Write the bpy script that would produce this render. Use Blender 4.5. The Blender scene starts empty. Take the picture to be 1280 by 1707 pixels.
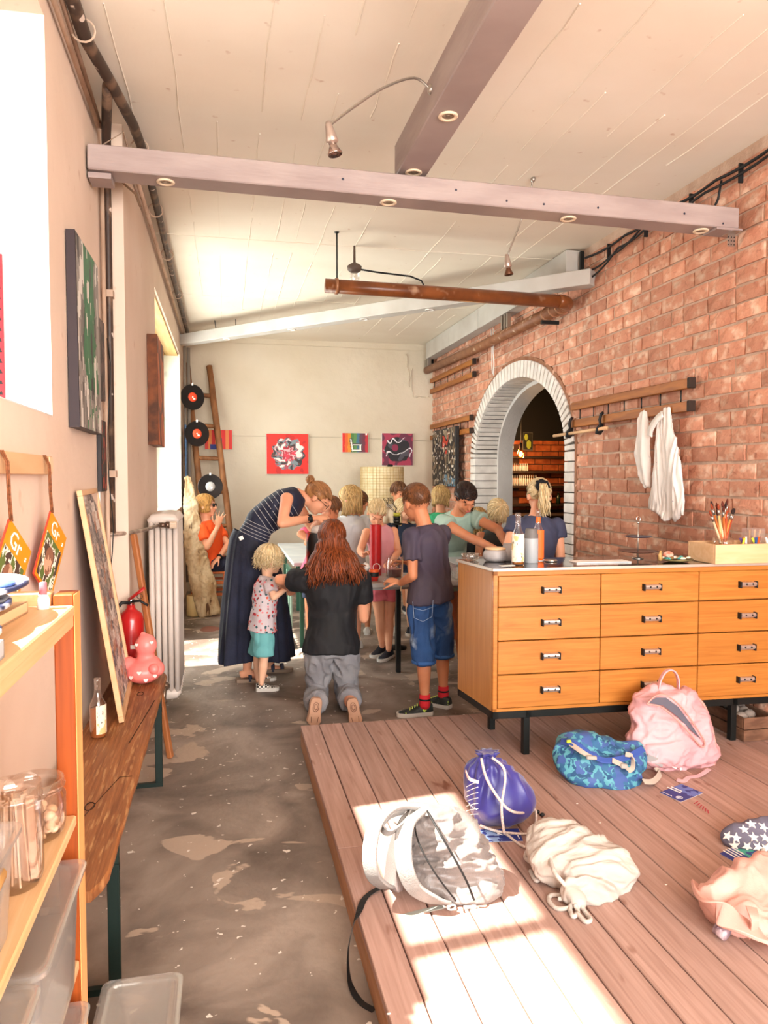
import bpy, math, random
from math import sin, cos, pi, radians
from mathutils import Vector, Matrix, noise, Euler
V = Vector
random.seed(7)
SC = bpy.context.scene
COL = SC.collection

# ------------------------------------------------------------------ camera
CH, FPX, YAW, PIT = 1.5, 1240.0, radians(12.05), radians(2.68)
cam_d = bpy.data.cameras.new('camera'); cam = bpy.data.objects.new('camera', cam_d); COL.objects.link(cam)
cam.location = (0, 0, CH); cam.rotation_euler = (pi/2-PIT, 0, -YAW)
cam_d.sensor_fit = 'HORIZONTAL'; cam_d.sensor_width = 36; cam_d.lens = 36*FPX/1280; cam_d.clip_start = .03; cam_d.clip_end = 200
SC.camera = cam

# ------------------------------------------------------------------ sky, sun, daylight, exposure
wd = bpy.data.worlds.new('world'); SC.world = wd; wd.use_nodes = True
wn = wd.node_tree; bgn = wn.nodes['Background']
sky = wn.nodes.new('ShaderNodeTexSky'); sky.sky_type = 'NISHITA'; sky.sun_disc = False
sky.sun_elevation = radians(54.7); sky.sun_rotation = radians(-83); sky.air_density = 1.0; sky.dust_density = 2.0
wn.links.new(sky.outputs[0], bgn.inputs[0]); bgn.inputs[1].default_value = .13
sd = bpy.data.lights.new('sun', 'SUN'); sun = bpy.data.objects.new('sun', sd); COL.objects.link(sun)
sd.energy = 36; sd.angle = radians(.9); sd.color = (1, .93, .82)
SUN_D = V((cos(radians(6.5))*cos(radians(54.7)), sin(radians(6.5))*cos(radians(54.7)), -sin(radians(54.7))))
sun.rotation_euler = SUN_D.to_track_quat('-Z', 'Y').to_euler()
def area(name, loc, d, sx, sy, e, col=(1, 1, 1)):
    l = bpy.data.lights.new(name, 'AREA'); o = bpy.data.objects.new(name, l); COL.objects.link(o)
    l.shape = 'RECTANGLE'; l.size = sx; l.size_y = sy; l.energy = e; l.color = col
    o.location = loc; o.rotation_euler = V(d).to_track_quat('-Z', 'Y').to_euler(); return o
area('daylight_window_near', (-1.12, 1.87, 2.4), (1, 0, -.25), 2.0, 1.1, 16, (1, .96, .9))
area('daylight_window_far', (-.8, 7.4, 1.5), (1, 0, -.1), 3.0, 2.6, 130, (.93, 1, .96))
area('daylight_rear_doors', (1.15, -3.2, 1.9), (.02, 1, .05), 3.4, 2.5, 440, (.98, .96, .94))
area('fill_from_right', (2.78, -1.2, 1.9), (-.8, .55, .0), 3.0, 1.8, 210, (.98, .96, .95))  # added fill lamp to brighten the left wall; no window there
vs = SC.view_settings; vs.view_transform = 'Standard'; vs.look = 'None'; vs.exposure = .3; vs.gamma = 1; vs.use_curve_mapping = False
SC.cycles.max_bounces = 8; SC.cycles.diffuse_bounces = 5; SC.cycles.transmission_bounces = 6; SC.cycles.transparent_max_bounces = 10
SC.cycles.use_denoising = True; SC.cycles.caustics_reflective = False; SC.cycles.caustics_refractive = False; SC.cycles.sample_clamp_indirect = 6

# ------------------------------------------------------------------ measuring: a direction seen in the photograph meets a plane of the room
_f = V((sin(YAW)*cos(PIT), cos(YAW)*cos(PIT), -sin(PIT))); _r = V((cos(YAW), -sin(YAW), 0)); _u = _r.cross(_f)
def _ray(px, py): return _f+_r*((px-640)/FPX)+_u*((853.5-py)/FPX)
def AX(px, py, x): d = _ray(px, py); return V((0, 0, CH))+d*(x/d.x)
def AY(px, py, y): d = _ray(px, py); return V((0, 0, CH))+d*(y/d.y)
def AZ(px, py, z): d = _ray(px, py); return V((0, 0, CH))+d*((z-CH)/d.z)

# ------------------------------------------------------------------ mesh builder
def rotz(a): return Matrix.Rotation(a, 3, 'Z')
def frame(t, side):
    t = t.normalized(); s = side-t*side.dot(t)
    if s.length < 1e-4: s = t.orthogonal()
    s.normalize(); return t, s, t.cross(s)
class MB:
    def __init__(s): s.v = []; s.f = []; s.mi = []; s.cur = 0
    def add(s, vs, fs):
        o = len(s.v); s.v += [V(a) for a in vs]
        for f in fs: s.f.append([i+o for i in f]); s.mi.append(s.cur)
        return s
    def box(s, x0, y0, z0, x1, y1, z1):
        return s.add([(x0,y0,z0),(x1,y0,z0),(x1,y1,z0),(x0,y1,z0),(x0,y0,z1),(x1,y0,z1),(x1,y1,z1),(x0,y1,z1)],
                     [(3,2,1,0),(4,5,6,7),(0,1,5,4),(1,2,6,5),(2,3,7,6),(3,0,4,7)])
    def obox(s, c, size, R=None):
        R = R or Matrix.Identity(3); c = V(c); h = [a/2 for a in size]
        vs = [c+R@V((x*h[0], y*h[1], z*h[2])) for z in (-1, 1) for x, y in ((-1,-1),(1,-1),(1,1),(-1,1))]
        return s.add(vs, [(3,2,1,0),(4,5,6,7),(0,1,5,4),(1,2,6,5),(2,3,7,6),(3,0,4,7)])
    def bbox(s, c, size, b, R=None):
        """box with chamfered edges"""
        R = R or Matrix.Identity(3); c = V(c); hx, hy, hz = [a/2 for a in size]; b = min(b, hx*.49, hy*.49, hz*.49)
        rings = []
        for z, k in ((-hz, b), (-hz+b, 0), (hz-b, 0), (hz, b)):
            X, Y = hx-k, hy-k; d = b if k == 0 else b*.6
            rings.append([c+R@V(p+(z,)) for p in ((-X+d,-Y),(X-d,-Y),(X,-Y+d),(X,Y-d),(X-d,Y),(-X+d,Y),(-X,Y-d),(-X,-Y+d))])
        return s.rings(rings)
    def rings(s, rings, cap=True, closed=False):
        n = len(rings[0]); o = len(s.v); m = len(rings)
        vs = [p for r in rings for p in r]; fs = []
        for i in range(m if closed else m-1):
            a, b = i*n, ((i+1) % m)*n
            for j in range(n): k = (j+1) % n; fs.append((a+j, a+k, b+k, b+j))
        if cap and not closed: fs.append(tuple(range(n-1, -1, -1))); fs.append(tuple(range((m-1)*n, m*n)))
        return s.add(vs, fs)
    def tube(s, pts, rad, n=8, cap=True, flat=None, side=None, closed=False):
        pts = [V(p) for p in pts]; m = len(pts)
        rad = rad if isinstance(rad, (list, tuple)) else [rad]*m
        side = V(side) if side else (pts[1]-pts[0]).orthogonal(); rings = []
        for i, p in enumerate(pts):
            if closed: t = pts[(i+1) % m]-pts[i-1]
            else: t = pts[min(i+1, m-1)]-pts[max(i-1, 0)]
            if t.length < 1e-9: t = V((0, 0, 1))
            t, a, b = frame(t, side); side = a; r = rad[i]; fb = flat if flat else 1
            rings.append([p+a*(r*cos(2*pi*k/n))+b*(r*fb*sin(2*pi*k/n)) for k in range(n)])
        return s.rings(rings, cap, closed)
    def strap(s, pts, w, th, side):
        """flat band along pts; side = list or vector giving the width direction"""
        pts = [V(p) for p in pts]; rings = []; m = len(pts)
        for i, p in enumerate(pts):
            t = (pts[min(i+1, m-1)]-pts[max(i-1, 0)]); sd_ = V(side[i]) if isinstance(side, list) else V(side)
            t, a, b = frame(t, sd_)
            rings.append([p+a*x*w/2+b*y*th/2 for x, y in ((-1,-1),(1,-1),(1,1),(-1,1))])
        return s.rings(rings)
    def lathe(s, c, prof, n=20, R=None):
        R = R or Matrix.Identity(3); c = V(c)
        return s.rings([[c+R@V((max(r, 1e-4)*cos(2*pi*k/n), max(r, 1e-4)*sin(2*pi*k/n), z)) for k in range(n)] for r, z in prof])
    def ell(s, c, r, R=None, n=16, m=10):
        prof = [(sin(pi*(i+.02)/(m+.04)), -cos(pi*(i+.02)/(m+.04))) for i in range(m+1)]
        R = R or Matrix.Identity(3); c = V(c); r = (r, r, r) if isinstance(r, (int, float)) else r
        return s.rings([[c+R@V((r[0]*a*cos(2*pi*k/n), r[1]*a*sin(2*pi*k/n), r[2]*z)) for k in range(n)] for a, z in prof])
    def cap(s, a, b, ra, rb, n=12, flata=False, flatb=False):
        """tapered limb from a to b with round (or flat) ends"""
        a, b = V(a), V(b); t = (b-a).normalized(); P = [];
        if not flata: P += [(a-t*ra*sin(x), ra*cos(x)) for x in (1.45, 1.1, .7, .35)]
        P += [(a, ra), (a.lerp(b, .5), (ra+rb)/2), (b, rb)]
        if not flatb: P += [(b+t*rb*sin(x), rb*cos(x)) for x in (.35, .7, 1.1, 1.45)]
        return s.tube([p for p, _ in P], [r for _, r in P], n)
    def secs(s, S, n=20, ex=1.0, ends=True):
        """loft: S = [(pos, ra, rb, side)]"""
        m = len(S); rings = []
        for i, (p, ra, rb, sd_) in enumerate(S):
            t = V(S[min(i+1, m-1)][0])-V(S[max(i-1, 0)][0]); t, a, b = frame(t, V(sd_)); R = []
            for k in range(n):
                c_, s_ = cos(2*pi*k/n), sin(2*pi*k/n)
                c_ = math.copysign(abs(c_)**ex, c_); s_ = math.copysign(abs(s_)**ex, s_)
                R.append(V(p)+a*ra*c_+b*rb*s_)
            rings.append(R)
        return s.rings(rings, ends)
    def prism(s, poly, axis, a, b):
        """closed polygon of 2D points swept between a and b along axis"""
        f = {'x': lambda p, t: (t, p[0], p[1]), 'y': lambda p, t: (p[0], t, p[1]), 'z': lambda p, t: (p[0], p[1], t)}[axis]
        n = len(poly); vs = [f(p, a) for p in poly]+[f(p, b) for p in poly]
        return s.add(vs, [tuple(range(n-1, -1, -1)), tuple(range(n, 2*n))]+[(i, (i+1) % n, n+(i+1) % n, n+i) for i in range(n)])
    def mesh(s, name, mats, smooth=False, fix=True):
        me = bpy.data.meshes.new(name); me.from_pydata([tuple(v) for v in s.v], [], s.f)
        mats = mats if isinstance(mats, (list, tuple)) else [mats]
        for m_ in mats: me.materials.append(m_)
        if len(mats) > 1: me.polygons.foreach_set('material_index', s.mi)
        if smooth: me.polygons.foreach_set('use_smooth', [True]*len(me.polygons))
        if fix:
            import bmesh
            bm = bmesh.new(); bm.from_mesh(me); bmesh.ops.recalc_face_normals(bm, faces=bm.faces); bm.to_mesh(me); bm.free()
        return me
    def build(s, name, mats, parent=None, smooth=False, bevel=0, auto=False):
        org = wloc(parent) if parent else V((0, 0, 0))
        if parent is None and s.v:
            mn = [min(v[i] for v in s.v) for i in range(3)]; mx = [max(v[i] for v in s.v) for i in range(3)]
            org = V(((mn[0]+mx[0])/2, (mn[1]+mx[1])/2, mn[2]))
        s.v = [v-org for v in s.v]
        me = s.mesh(name, mats, smooth)
        o = link(name, me, parent)
        if parent is None: o.location = org; o['_w'] = tuple(org)
        else: o['_w'] = tuple(org)
        if bevel:
            b = o.modifiers.new('bevel', 'BEVEL'); b.width = bevel; b.segments = 2; b.limit_method = 'ANGLE'; b.angle_limit = radians(40)
        if auto and smooth:
            me.set_sharp_from_angle(angle=radians(38))
        return o
def wloc(o): return V(o['_w'])
def link(name, me, parent=None):
    o = bpy.data.objects.new(name, me); COL.objects.link(o); o.parent = parent; return o
def tag(o, label=None, cat=None, group=None, kind=None):
    if label: o['label'] = label
    if cat: o['category'] = cat
    if group: o['group'] = group
    if kind: o['kind'] = kind
    return o
def thing(name, label, cat, loc=(0, 0, 0), group=None, kind=None):
    o = bpy.data.objects.new(name, None); COL.objects.link(o); o.location = loc; o['_w'] = tuple(loc); o.empty_display_size = .05
    return tag(o, label, cat, group, kind)
def part_mesh(name, me, parent, org=None):
    """put a mesh given in world coordinates under its thing"""
    org = wloc(parent) if parent else V(org or (0, 0, 0))
    me.transform(Matrix.Translation(-org)); o = link(name, me, parent); o['_w'] = tuple(org)
    if not parent: o.location = org
    return o
def remesh(mb, voxel, smooth=3, mat=None, name='form'):
    me = mb.mesh(name, mat or [], False)
    o = bpy.data.objects.new('tmp', me); COL.objects.link(o)
    m = o.modifiers.new('r', 'REMESH'); m.mode = 'VOXEL'; m.voxel_size = voxel; m.use_smooth_shade = True
    if smooth: m = o.modifiers.new('s', 'SMOOTH'); m.factor = .6; m.iterations = smooth
    dg = bpy.context.evaluated_depsgraph_get(); oe = o.evaluated_get(dg)
    r = bpy.data.meshes.new_from_object(oe); r.name = name
    bpy.data.objects.remove(o); bpy.data.meshes.remove(me)
    if mat and not r.materials: r.materials.append(mat)
    return r
def folds(me, amp, sc, st=(1, 1, 1), seed=0, ridged=False):
    """push vertices along their normals by noise: cloth folds, dents"""
    off = V((seed*3.7, seed*1.3, seed*2.1)); n = len(me.vertices)
    nor = [v.normal.copy() for v in me.vertices]
    for i, v in enumerate(me.vertices):
        p = V((v.co.x*st[0], v.co.y*st[1], v.co.z*st[2]))*sc+off
        w = V((noise.noise(p*.7), noise.noise(p*.7+V((9, 3, 5))), 0))
        k = noise.noise(p+w*1.2)
        if ridged: k = 1-2*abs(k)*1.6
        v.co += nor[i]*(k*amp)
    me.update()

# ------------------------------------------------------------------ materials
def lin(h):
    if isinstance(h, tuple): return h if len(h) == 4 else h+(1,)
    h = h.lstrip('#'); c = [int(h[i:i+2], 16)/255 for i in (0, 2, 4)]
    return tuple((x/12.92 if x < .04045 else ((x+.055)/1.055)**2.4) for x in c)+(1,)
_mats = {}
def mat(name, c1, c2=None, sc=(6, 6, 6), lo=.35, hi=.65, detail=4, dist=0, rough=.6, bump=0, bsc=40, bst=(1, 1, 1), metal=0, coat=0, trans=0, ior=1.45,
        emis=0, vary=0, alpha=1, c3=None, sc3=20, lo3=.6, hi3=.68, spec=.5, sss=0, wave=None, isl=False, bdist=.01, c4=None, sc4=3, lo4=.5, hi4=.6, sheen=0):
    if name in _mats: return _mats[name]
    m = bpy.data.materials.new(name); m.use_nodes = True; nt = m.node_tree; N = nt.nodes; L = nt.links; b = N['Principled BSDF']
    def n(t, **k):
        x = N.new(t)
        for a, v_ in k.items(): setattr(x, a, v_)
        return x
    tc = n('ShaderNodeTexCoord')
    def mapped(s_, off=False):
        mp = n('ShaderNodeMapping'); mp.inputs['Scale'].default_value = s_ if isinstance(s_, tuple) else (s_,)*3; L.new(tc.outputs['Object'], mp.inputs[0])
        if vary or isl:
            oi = n('ShaderNodeNewGeometry') if isl else n('ShaderNodeObjectInfo'); ml = n('ShaderNodeMath', operation='MULTIPLY'); ml.inputs[1].default_value = 37
            L.new(oi.outputs['Random Per Island' if isl else 'Random'], ml.inputs[0]); L.new(ml.outputs[0], mp.inputs['Location'])
        return mp.outputs[0]
    def noi(vec, s=1, d=4, ds=0):
        x = n('ShaderNodeTexNoise'); x.inputs['Scale'].default_value = s; x.inputs['Detail'].default_value = d; x.inputs['Distortion'].default_value = ds
        L.new(vec, x.inputs[0]); return x.outputs[0]
    def ramp(v_, a, c):
        x = n('ShaderNodeMapRange'); x.inputs[1].default_value = a; x.inputs[2].default_value = c; L.new(v_, x.inputs[0]); return x.outputs[0]
    def mix(f_, a, c):
        x = n('ShaderNodeMix', data_type='RGBA'); L.new(f_, x.inputs[0])
        for i, q in ((6, a), (7, c)):
            if isinstance(q, tuple): x.inputs[i].default_value = q
            else: L.new(q, x.inputs[i])
        return x.outputs[2]
    col = lin(c1)
    if c2 is not None:
        if wave:
            w = n('ShaderNodeTexWave'); w.bands_direction = wave[0]; w.inputs['Scale'].default_value = wave[1]; w.inputs['Distortion'].default_value = wave[2]
            w.inputs['Detail'].default_value = 3; w.inputs['Detail Scale'].default_value = wave[3] if len(wave) > 3 else 1; L.new(mapped(sc), w.inputs[0]); f_ = ramp(w.outputs[1], lo, hi)
        else: f_ = ramp(noi(mapped(sc), 1, detail, dist), lo, hi)
        col = mix(f_, col, lin(c2))
    if c4 is not None: col = mix(ramp(noi(mapped(sc4), 1, 4, .6), lo4, hi4), col, lin(c4))
    if c3 is not None: col = mix(ramp(noi(mapped(sc3), 1, 2), lo3, hi3), col, lin(c3))
    if vary:
        hs = n('ShaderNodeHueSaturation'); oi = n('ShaderNodeNewGeometry') if isl else n('ShaderNodeObjectInfo')
        mr = n('ShaderNodeMapRange'); mr.inputs[3].default_value = 1-vary; mr.inputs[4].default_value = 1+vary
        L.new(oi.outputs['Random Per Island' if isl else 'Random'], mr.inputs[0]); L.new(mr.outputs[0], hs.inputs['Value'])
        if isinstance(col, tuple): hs.inputs['Color'].default_value = col
        else: L.new(col, hs.inputs['Color'])
        col = hs.outputs[0]
    if isinstance(col, tuple): b.inputs['Base Color'].default_value = col
    else: L.new(col, b.inputs['Base Color'])
    b.inputs['Roughness'].default_value = rough; b.inputs['Metallic'].default_value = metal; b.inputs['IOR'].default_value = ior
    b.inputs['Specular IOR Level'].default_value = spec
    b.inputs['Coat Weight'].default_value = coat; b.inputs['Transmission Weight'].default_value = trans; b.inputs['Alpha'].default_value = alpha
    if sheen: b.inputs['Sheen Weight'].default_value = sheen
    if sss: b.inputs['Subsurface Weight'].default_value = sss; b.inputs['Subsurface Radius'].default_value = (.02, .008, .004)
    if emis: b.inputs['Emission Color'].default_value = lin(c1); b.inputs['Emission Strength'].default_value = emis
    if bump:
        bp = n('ShaderNodeBump'); bp.inputs['Strength'].default_value = bump; bp.inputs['Distance'].default_value = bdist
        L.new(noi(mapped(tuple(bsc*k for k in bst)), 1, 4), bp.inputs['Height']); L.new(bp.outputs[0], b.inputs['Normal'])
    _mats[name] = m; return m
def glassy(name, col='#ffffff', mixf=.06, rough=.03, tint=None, milk=0):
    """thin clear glass or plastic: see-through with a reflection that grows at the rim; milk = share of cloudy plastic"""
    if name in _mats: return _mats[name]
    m = bpy.data.materials.new(name); m.use_nodes = True; nt = m.node_tree; N = nt.nodes; L = nt.links; N.remove(N['Principled BSDF'])
    tr = N.new('ShaderNodeBsdfTransparent'); tr.inputs[0].default_value = lin(tint or '#ffffff'); gl = N.new('ShaderNodeBsdfGlossy'); gl.inputs[0].default_value = lin(col); gl.inputs[1].default_value = rough
    mx = N.new('ShaderNodeMixShader'); lw = N.new('ShaderNodeLayerWeight'); lw.inputs[0].default_value = .25; mr = N.new('ShaderNodeMapRange')
    mr.inputs[3].default_value = mixf; mr.inputs[4].default_value = min(.85, mixf+.6)
    L.new(lw.outputs['Facing'], mr.inputs[0]); L.new(mr.outputs[0], mx.inputs[0]); L.new(tr.outputs[0], mx.inputs[1]); L.new(gl.outputs[0], mx.inputs[2]); out = mx
    if milk:
        df = N.new('ShaderNodeBsdfDiffuse'); df.inputs[0].default_value = lin(col); tl = N.new('ShaderNodeBsdfTranslucent'); tl.inputs[0].default_value = lin(col); m1 = N.new('ShaderNodeMixShader'); m1.inputs[0].default_value = .5
        L.new(df.outputs[0], m1.inputs[1]); L.new(tl.outputs[0], m1.inputs[2]); m2 = N.new('ShaderNodeMixShader'); m2.inputs[0].default_value = milk; L.new(mx.outputs[0], m2.inputs[1]); L.new(m1.outputs[0], m2.inputs[2]); out = m2
    L.new(out.outputs[0], N['Material Output'].inputs[0]); _mats[name] = m; return m
def paint_mat():
    if 'painted' in _mats: return _mats['painted']
    m = bpy.data.materials.new('painted'); m.use_nodes = True; nt = m.node_tree; b = nt.nodes['Principled BSDF']
    a = nt.nodes.new('ShaderNodeAttribute'); a.attribute_name = 'paint'; nt.links.new(a.outputs['Color'], b.inputs['Base Color']); b.inputs['Roughness'].default_value = .55
    _mats['painted'] = m; return m
def picture(name, parent, o, ux, uy, w, h, n, fn, bulge=None):
    """a flat printed or painted face: o = corner, ux/uy = unit directions, fn(u,v) -> hex or rgb"""
    o, ux, uy = V(o), V(ux), V(uy); m = max(2, int(n*h/w)); vs = []; cols = []
    for j in range(m+1):
        for i in range(n+1):
            p = o+ux*(w*i/n)+uy*(h*j/m)
            if bulge: p += ux.cross(uy)*bulge(i/n, j/m)
            vs.append(p)
    fs = []
    for j in range(m):
        for i in range(n):
            a = j*(n+1)+i; fs.append((a, a+1, a+n+2, a+n+1)); c = lin(fn((i+.5)/n, (j+.5)/m)); cols += [c]*4
    me = bpy.data.meshes.new(name); org = wloc(parent); me.from_pydata([tuple(v-org) for v in vs], [], fs); me.materials.append(paint_mat())
    at = me.color_attributes.new('paint', 'FLOAT_COLOR', 'CORNER'); at.data.foreach_set('color', [x for c in cols for x in c])
    ob = link(name, me, parent); ob['_w'] = tuple(org); return ob
def text(name, s, loc, R, size, m, parent, depth=.0006, align='LEFT'):
    cu = bpy.data.curves.new(name, 'FONT'); cu.body = s; cu.size = size; cu.extrude = depth; cu.align_x = align; cu.resolution_u = 2
    o = bpy.data.objects.new('tmp', cu); COL.objects.link(o); dg = bpy.context.evaluated_depsgraph_get()
    me = bpy.data.meshes.new_from_object(o.evaluated_get(dg)); bpy.data.objects.remove(o); me.name = name
    me.materials.clear(); me.materials.append(m); me.transform(Matrix.Translation(V(loc)) @ R.to_4x4())
    return part_mesh(name, me, parent)
def hexmix(a, b, t):
    t = max(0, min(1, t)); A, B = lin(a), lin(b); return tuple(A[i]+(B[i]-A[i])*t for i in range(3))
def nz(x, y, z=0, s=1): return noise.noise(V((x*s, y*s, z)))

# ------------------------------------------------------------------ shared materials
XL, XF, XR, YB, ZC, YS = -.61, -.505, 2.84, 10.05, 3.33, 4.15
PLA = mat('plaster_warm', '#dfcbba', '#d2bba7', sc=(1.5, 1.5, 1.5), lo=.3, hi=.75, rough=.9, bump=.25, bsc=14, c3='#c2a48e', sc3=9, lo3=.68, hi3=.8)
PLB = mat('plaster_back', '#ddd2bf', '#d0c2ab', sc=(1.2, 1.2, 1.2), lo=.3, hi=.7, rough=.9, bump=.5, bsc=9, bdist=.02)
PLW = mat('plaster_white', '#dad6d2', '#cdc8c3', sc=3, lo=.3, hi=.7, rough=.85, bump=.5, bsc=30)
CEI = mat('ceiling_paint', '#f0e9da', '#e7ddcb', sc=(.8, 1.4, 1), lo=.3, hi=.7, rough=.9, bump=.2, bsc=5, bst=(1.5, .7, 1), bdist=.012, c3='#cdb59f', sc3=13, lo3=.7, hi3=.8)
CONC = mat('floor_concrete', '#9a8b7f', '#5a4d44', sc=(2.4, 2.4, 1), lo=.34, hi=.64, detail=8, dist=.6, rough=.5, bump=.35, bsc=22, c4='#ab9887', sc4=(2.6, 4.0, 1), lo4=.60, hi4=.615, c3='#d8cfc4', sc3=(26, 26, 26), lo3=.70, hi3=.715)
MORT = mat('mortar', '#cdb29e', '#b89b86', sc=8, rough=.95, bump=.6, bsc=60)
BRK = mat('brick_red', '#c2846a', '#d29c80', sc=(9, 9, 9), lo=.3, hi=.7, rough=.85, bump=.5, bsc=45, vary=.2, c3='#e0c0a8', sc3=(11, 11, 15), lo3=.54, hi3=.74, c4='#a86d56', sc4=(20, 20, 24), lo4=.58, hi4=.72)
BRKS = mat('brick_red_far', '#c2846a', '#d29c80', sc=(9, 9, 9), lo=.3, hi=.7, rough=.85, bump=.5, bsc=45, vary=.2, isl=True, c3='#e0c0a8', sc3=(11, 11, 15), lo3=.54, hi3=.74, c4='#a86d56', sc4=(20, 20, 24), lo4=.58, hi4=.72)
BRW = mat('brick_white', '#ece6df', '#d8d0c8', sc=8, rough=.8, bump=.3, bsc=40, vary=.05)
BEAM = mat('beam_paint', '#a3938e', '#94837f', sc=(3, 3, 14), rough=.5, bump=.15, bsc=10, bst=(1, 1, 8))
BEAML = mat('beam_paint_pale', '#c9c6c0', '#bbb6ae', sc=3, rough=.6)
PIPE = mat('pipe_copper_paint', '#8a4f28', '#6a3a1e', sc=7, rough=.3, c3='#b08c70', sc3=9, lo3=.62, hi3=.72)
PLANK = mat('plank_wood', '#b6968a', '#8f6e62', sc=(55, 2.2, 10), lo=.22, hi=.8, detail=8, dist=.9, rough=.6, vary=.1, c3='#7a5142', sc3=(16, 5, 5), lo3=.68, hi3=.76, bump=.15, bsc=60, bst=(1, .1, 1))
PLANKE = mat('plank_edge', '#b98a66', '#9c6d4c', sc=(10, 2, 26), lo=.3, hi=.7, detail=4, rough=.6)
PINE = mat('pine', '#d8b084', '#c69866', sc=(60, 3, 60), lo=.25, hi=.75, dist=.8, rough=.5)
PINEV = mat('pine_shaded', '#a04a16', '#7c360e', sc=(70, 70, 3), lo=.3, hi=.7, dist=.4, rough=.45, c3='#6a2a0c', sc3=(11, 11, 9), lo3=.74, hi3=.78)  # pine with shade put into the colour, for the shelf posts
PALE = mat('pale_wood', '#dcb48a', '#cfa276', sc=(3, 3, 18), lo=.3, hi=.7, rough=.5)
OLDW = mat('old_bench_wood', '#9a6236', '#693a1b', sc=(85, 3, 10), lo=.28, hi=.72, detail=8, dist=.8, rough=.5, c3='#b98e5e', sc3=(95, 9, 9), lo3=.56, hi3=.78, bump=.3, bsc=50, bst=(1, .12, 1))
CAB = mat('cabinet_veneer', '#bd7c38', '#9f6024', sc=(2.2, 9, 42), lo=.25, hi=.75, dist=1.8, detail=6, rough=.34, vary=.05, coat=.15)
CABS = mat('cabinet_side_veneer', '#c48c4c', '#aa7236', sc=(26, 34, 1.8), lo=.25, hi=.75, dist=1.4, rough=.3, coat=.2)
DARKM = mat('black_metal', '#151817', rough=.4, metal=.3)
BLK = mat('black', '#0c0c0d', rough=.6)
STEEL = mat('brushed_steel', '#b6b0a8', rough=.3, metal=.9)
CHROME = mat('chrome', '#d8d4cf', rough=.12, metal=1)
WHT = mat('white_plain', '#eeeae4', rough=.6)
RAILW = mat('rail_wood', '#b5702e', '#7c4318', sc=(10, 2.2, 20), lo=.3, hi=.7, dist=.7, rough=.5)
# ================================================================== ROOM
def struct(o): o['kind'] = 'structure'; return o
# floor (main, plus bar room)
fl = MB(); fl.box(-2.5, -4, -.2, 9, 13, 0); struct(fl.build('floor', CONC))
# ceiling with cast board seams
ce = MB(); ce.box(XL-.5, -4, ZC, XR+.45, YB+.3, ZC+.2); ceil = struct(ce.build('ceiling', CEI))
rg = MB()
random.seed(3)
for x in [XL+.20*i+random.uniform(-.05, .05) for i in range(1, 17)]:
    y = -1
    while y < YB:
        l = random.uniform(.5, 2.2)
        if random.random() < .8 and y+l < YB: rg.tube([(x+random.uniform(-.006, .006), y+l*k/6, ZC-.001) for k in range(7)], [random.uniform(.0015, .005) for _ in range(7)], 5)
        y += l+random.uniform(.1, .5)
for y in (1.62, 2.42, 4.55, 5.9, 7.8):
    rg.tube([(XL+(XR-XL)*k/14, y+random.uniform(-.01, .01)+.02*k/14, ZC-.001) for k in range(15)], [random.uniform(.002, .0055) for _ in range(15)], 5)
rg.build('seam_ridge', CEI, ceil)['kind'] = 'stuff'
# left wall: near part with a deep window, then a step out, then the far part with a tall window
W1 = (.85, 2.9, 1.72, 3.13); W2 = (5.9, 9.05, .05, 2.93); OX = -.99
w = MB()
w.box(OX, -4, 0, XL, W1[0], ZC); w.box(OX, 1.70, 0, XL, W1[1], W1[2]); w.box(OX, W1[0], 0, XL, 1.70, 1.36); w.box(OX, W1[0], W1[3], XL, W1[1], ZC)
w.box(OX, W1[1], 0, XL, YS, ZC); w.box(OX+.02, YS, 0, XF, W2[0], ZC); w.box(OX+.02, W2[0], W2[3], XF, W2[1], ZC)
w.box(OX+.02, W2[0], 0, XF, 7.02, W2[2]); w.box(OX+.02, 7.02, 0, XF, W2[1], 1.15); w.box(OX+.02, W2[1], 0, XF, YB+.3, ZC)
struct(w.build('wall_left', PLA))
# white-painted reveals of both windows
def reveal(Y0, Y1, z0, z1, x0, x1, far, nm):
    r = MB(); t = .004
    # far jamb with a hand-trowelled uneven edge
    n, m = 10, 26; vs = []; fs = []
    for j in range(m+1):
        for i in range(n+1):
            u, v_ = i/n, j/m
            bul = .012*nz(u*3, v_*9, 2)+(.01*abs(nz(u*9, v_*26, 5)) if u > .6 else 0)
            vs.append((x0+(x1+.002-x0)*u, Y1-t-max(0, bul), z0+(z1-z0)*v_))
    for j in range(m):
        for i in range(n): a = j*(n+1)+i; fs.append((a, a+1, a+n+2, a+n+1))
    r.add(vs, fs)
    r.box(x0, Y0, z0, x1+.001, Y1, z0+t)
    return r
r1 = reveal(1.70, W1[1], W1[2], W1[3], OX, XL, 1, 'a'); t1 = struct(r1.build('trim_1', PLW, smooth=True, auto=True))
r2 = reveal(W2[0], W2[1], W2[2], W2[3], OX+.02, XF, 1, 'b')
JG = mat('jamb_far_window', '#e4ead8', '#dfe3d2', sc=2, rough=.85, c3='#c4c9be', sc3=(9, 9, 7), lo3=.6, hi3=.8)
t2 = struct(r2.build('trim_2', JG, smooth=True, auto=True))
gs = MB(); gs.add([(-.93, W2[1]-.022, 2.12), (-.80, W2[1]-.024, 2.14), (-.515, W2[1]-.026, 1.80), (-.515, W2[1]-.026, 1.98), (-.7, W2[1]-.024, 2.22), (-.85, W2[1]-.022, 2.35)], [(0, 1, 2, 3, 4, 5)])
gs.build('green_paint_mark', mat('green_wash', '#a9e0b4', rough=.8), t2)
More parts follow.
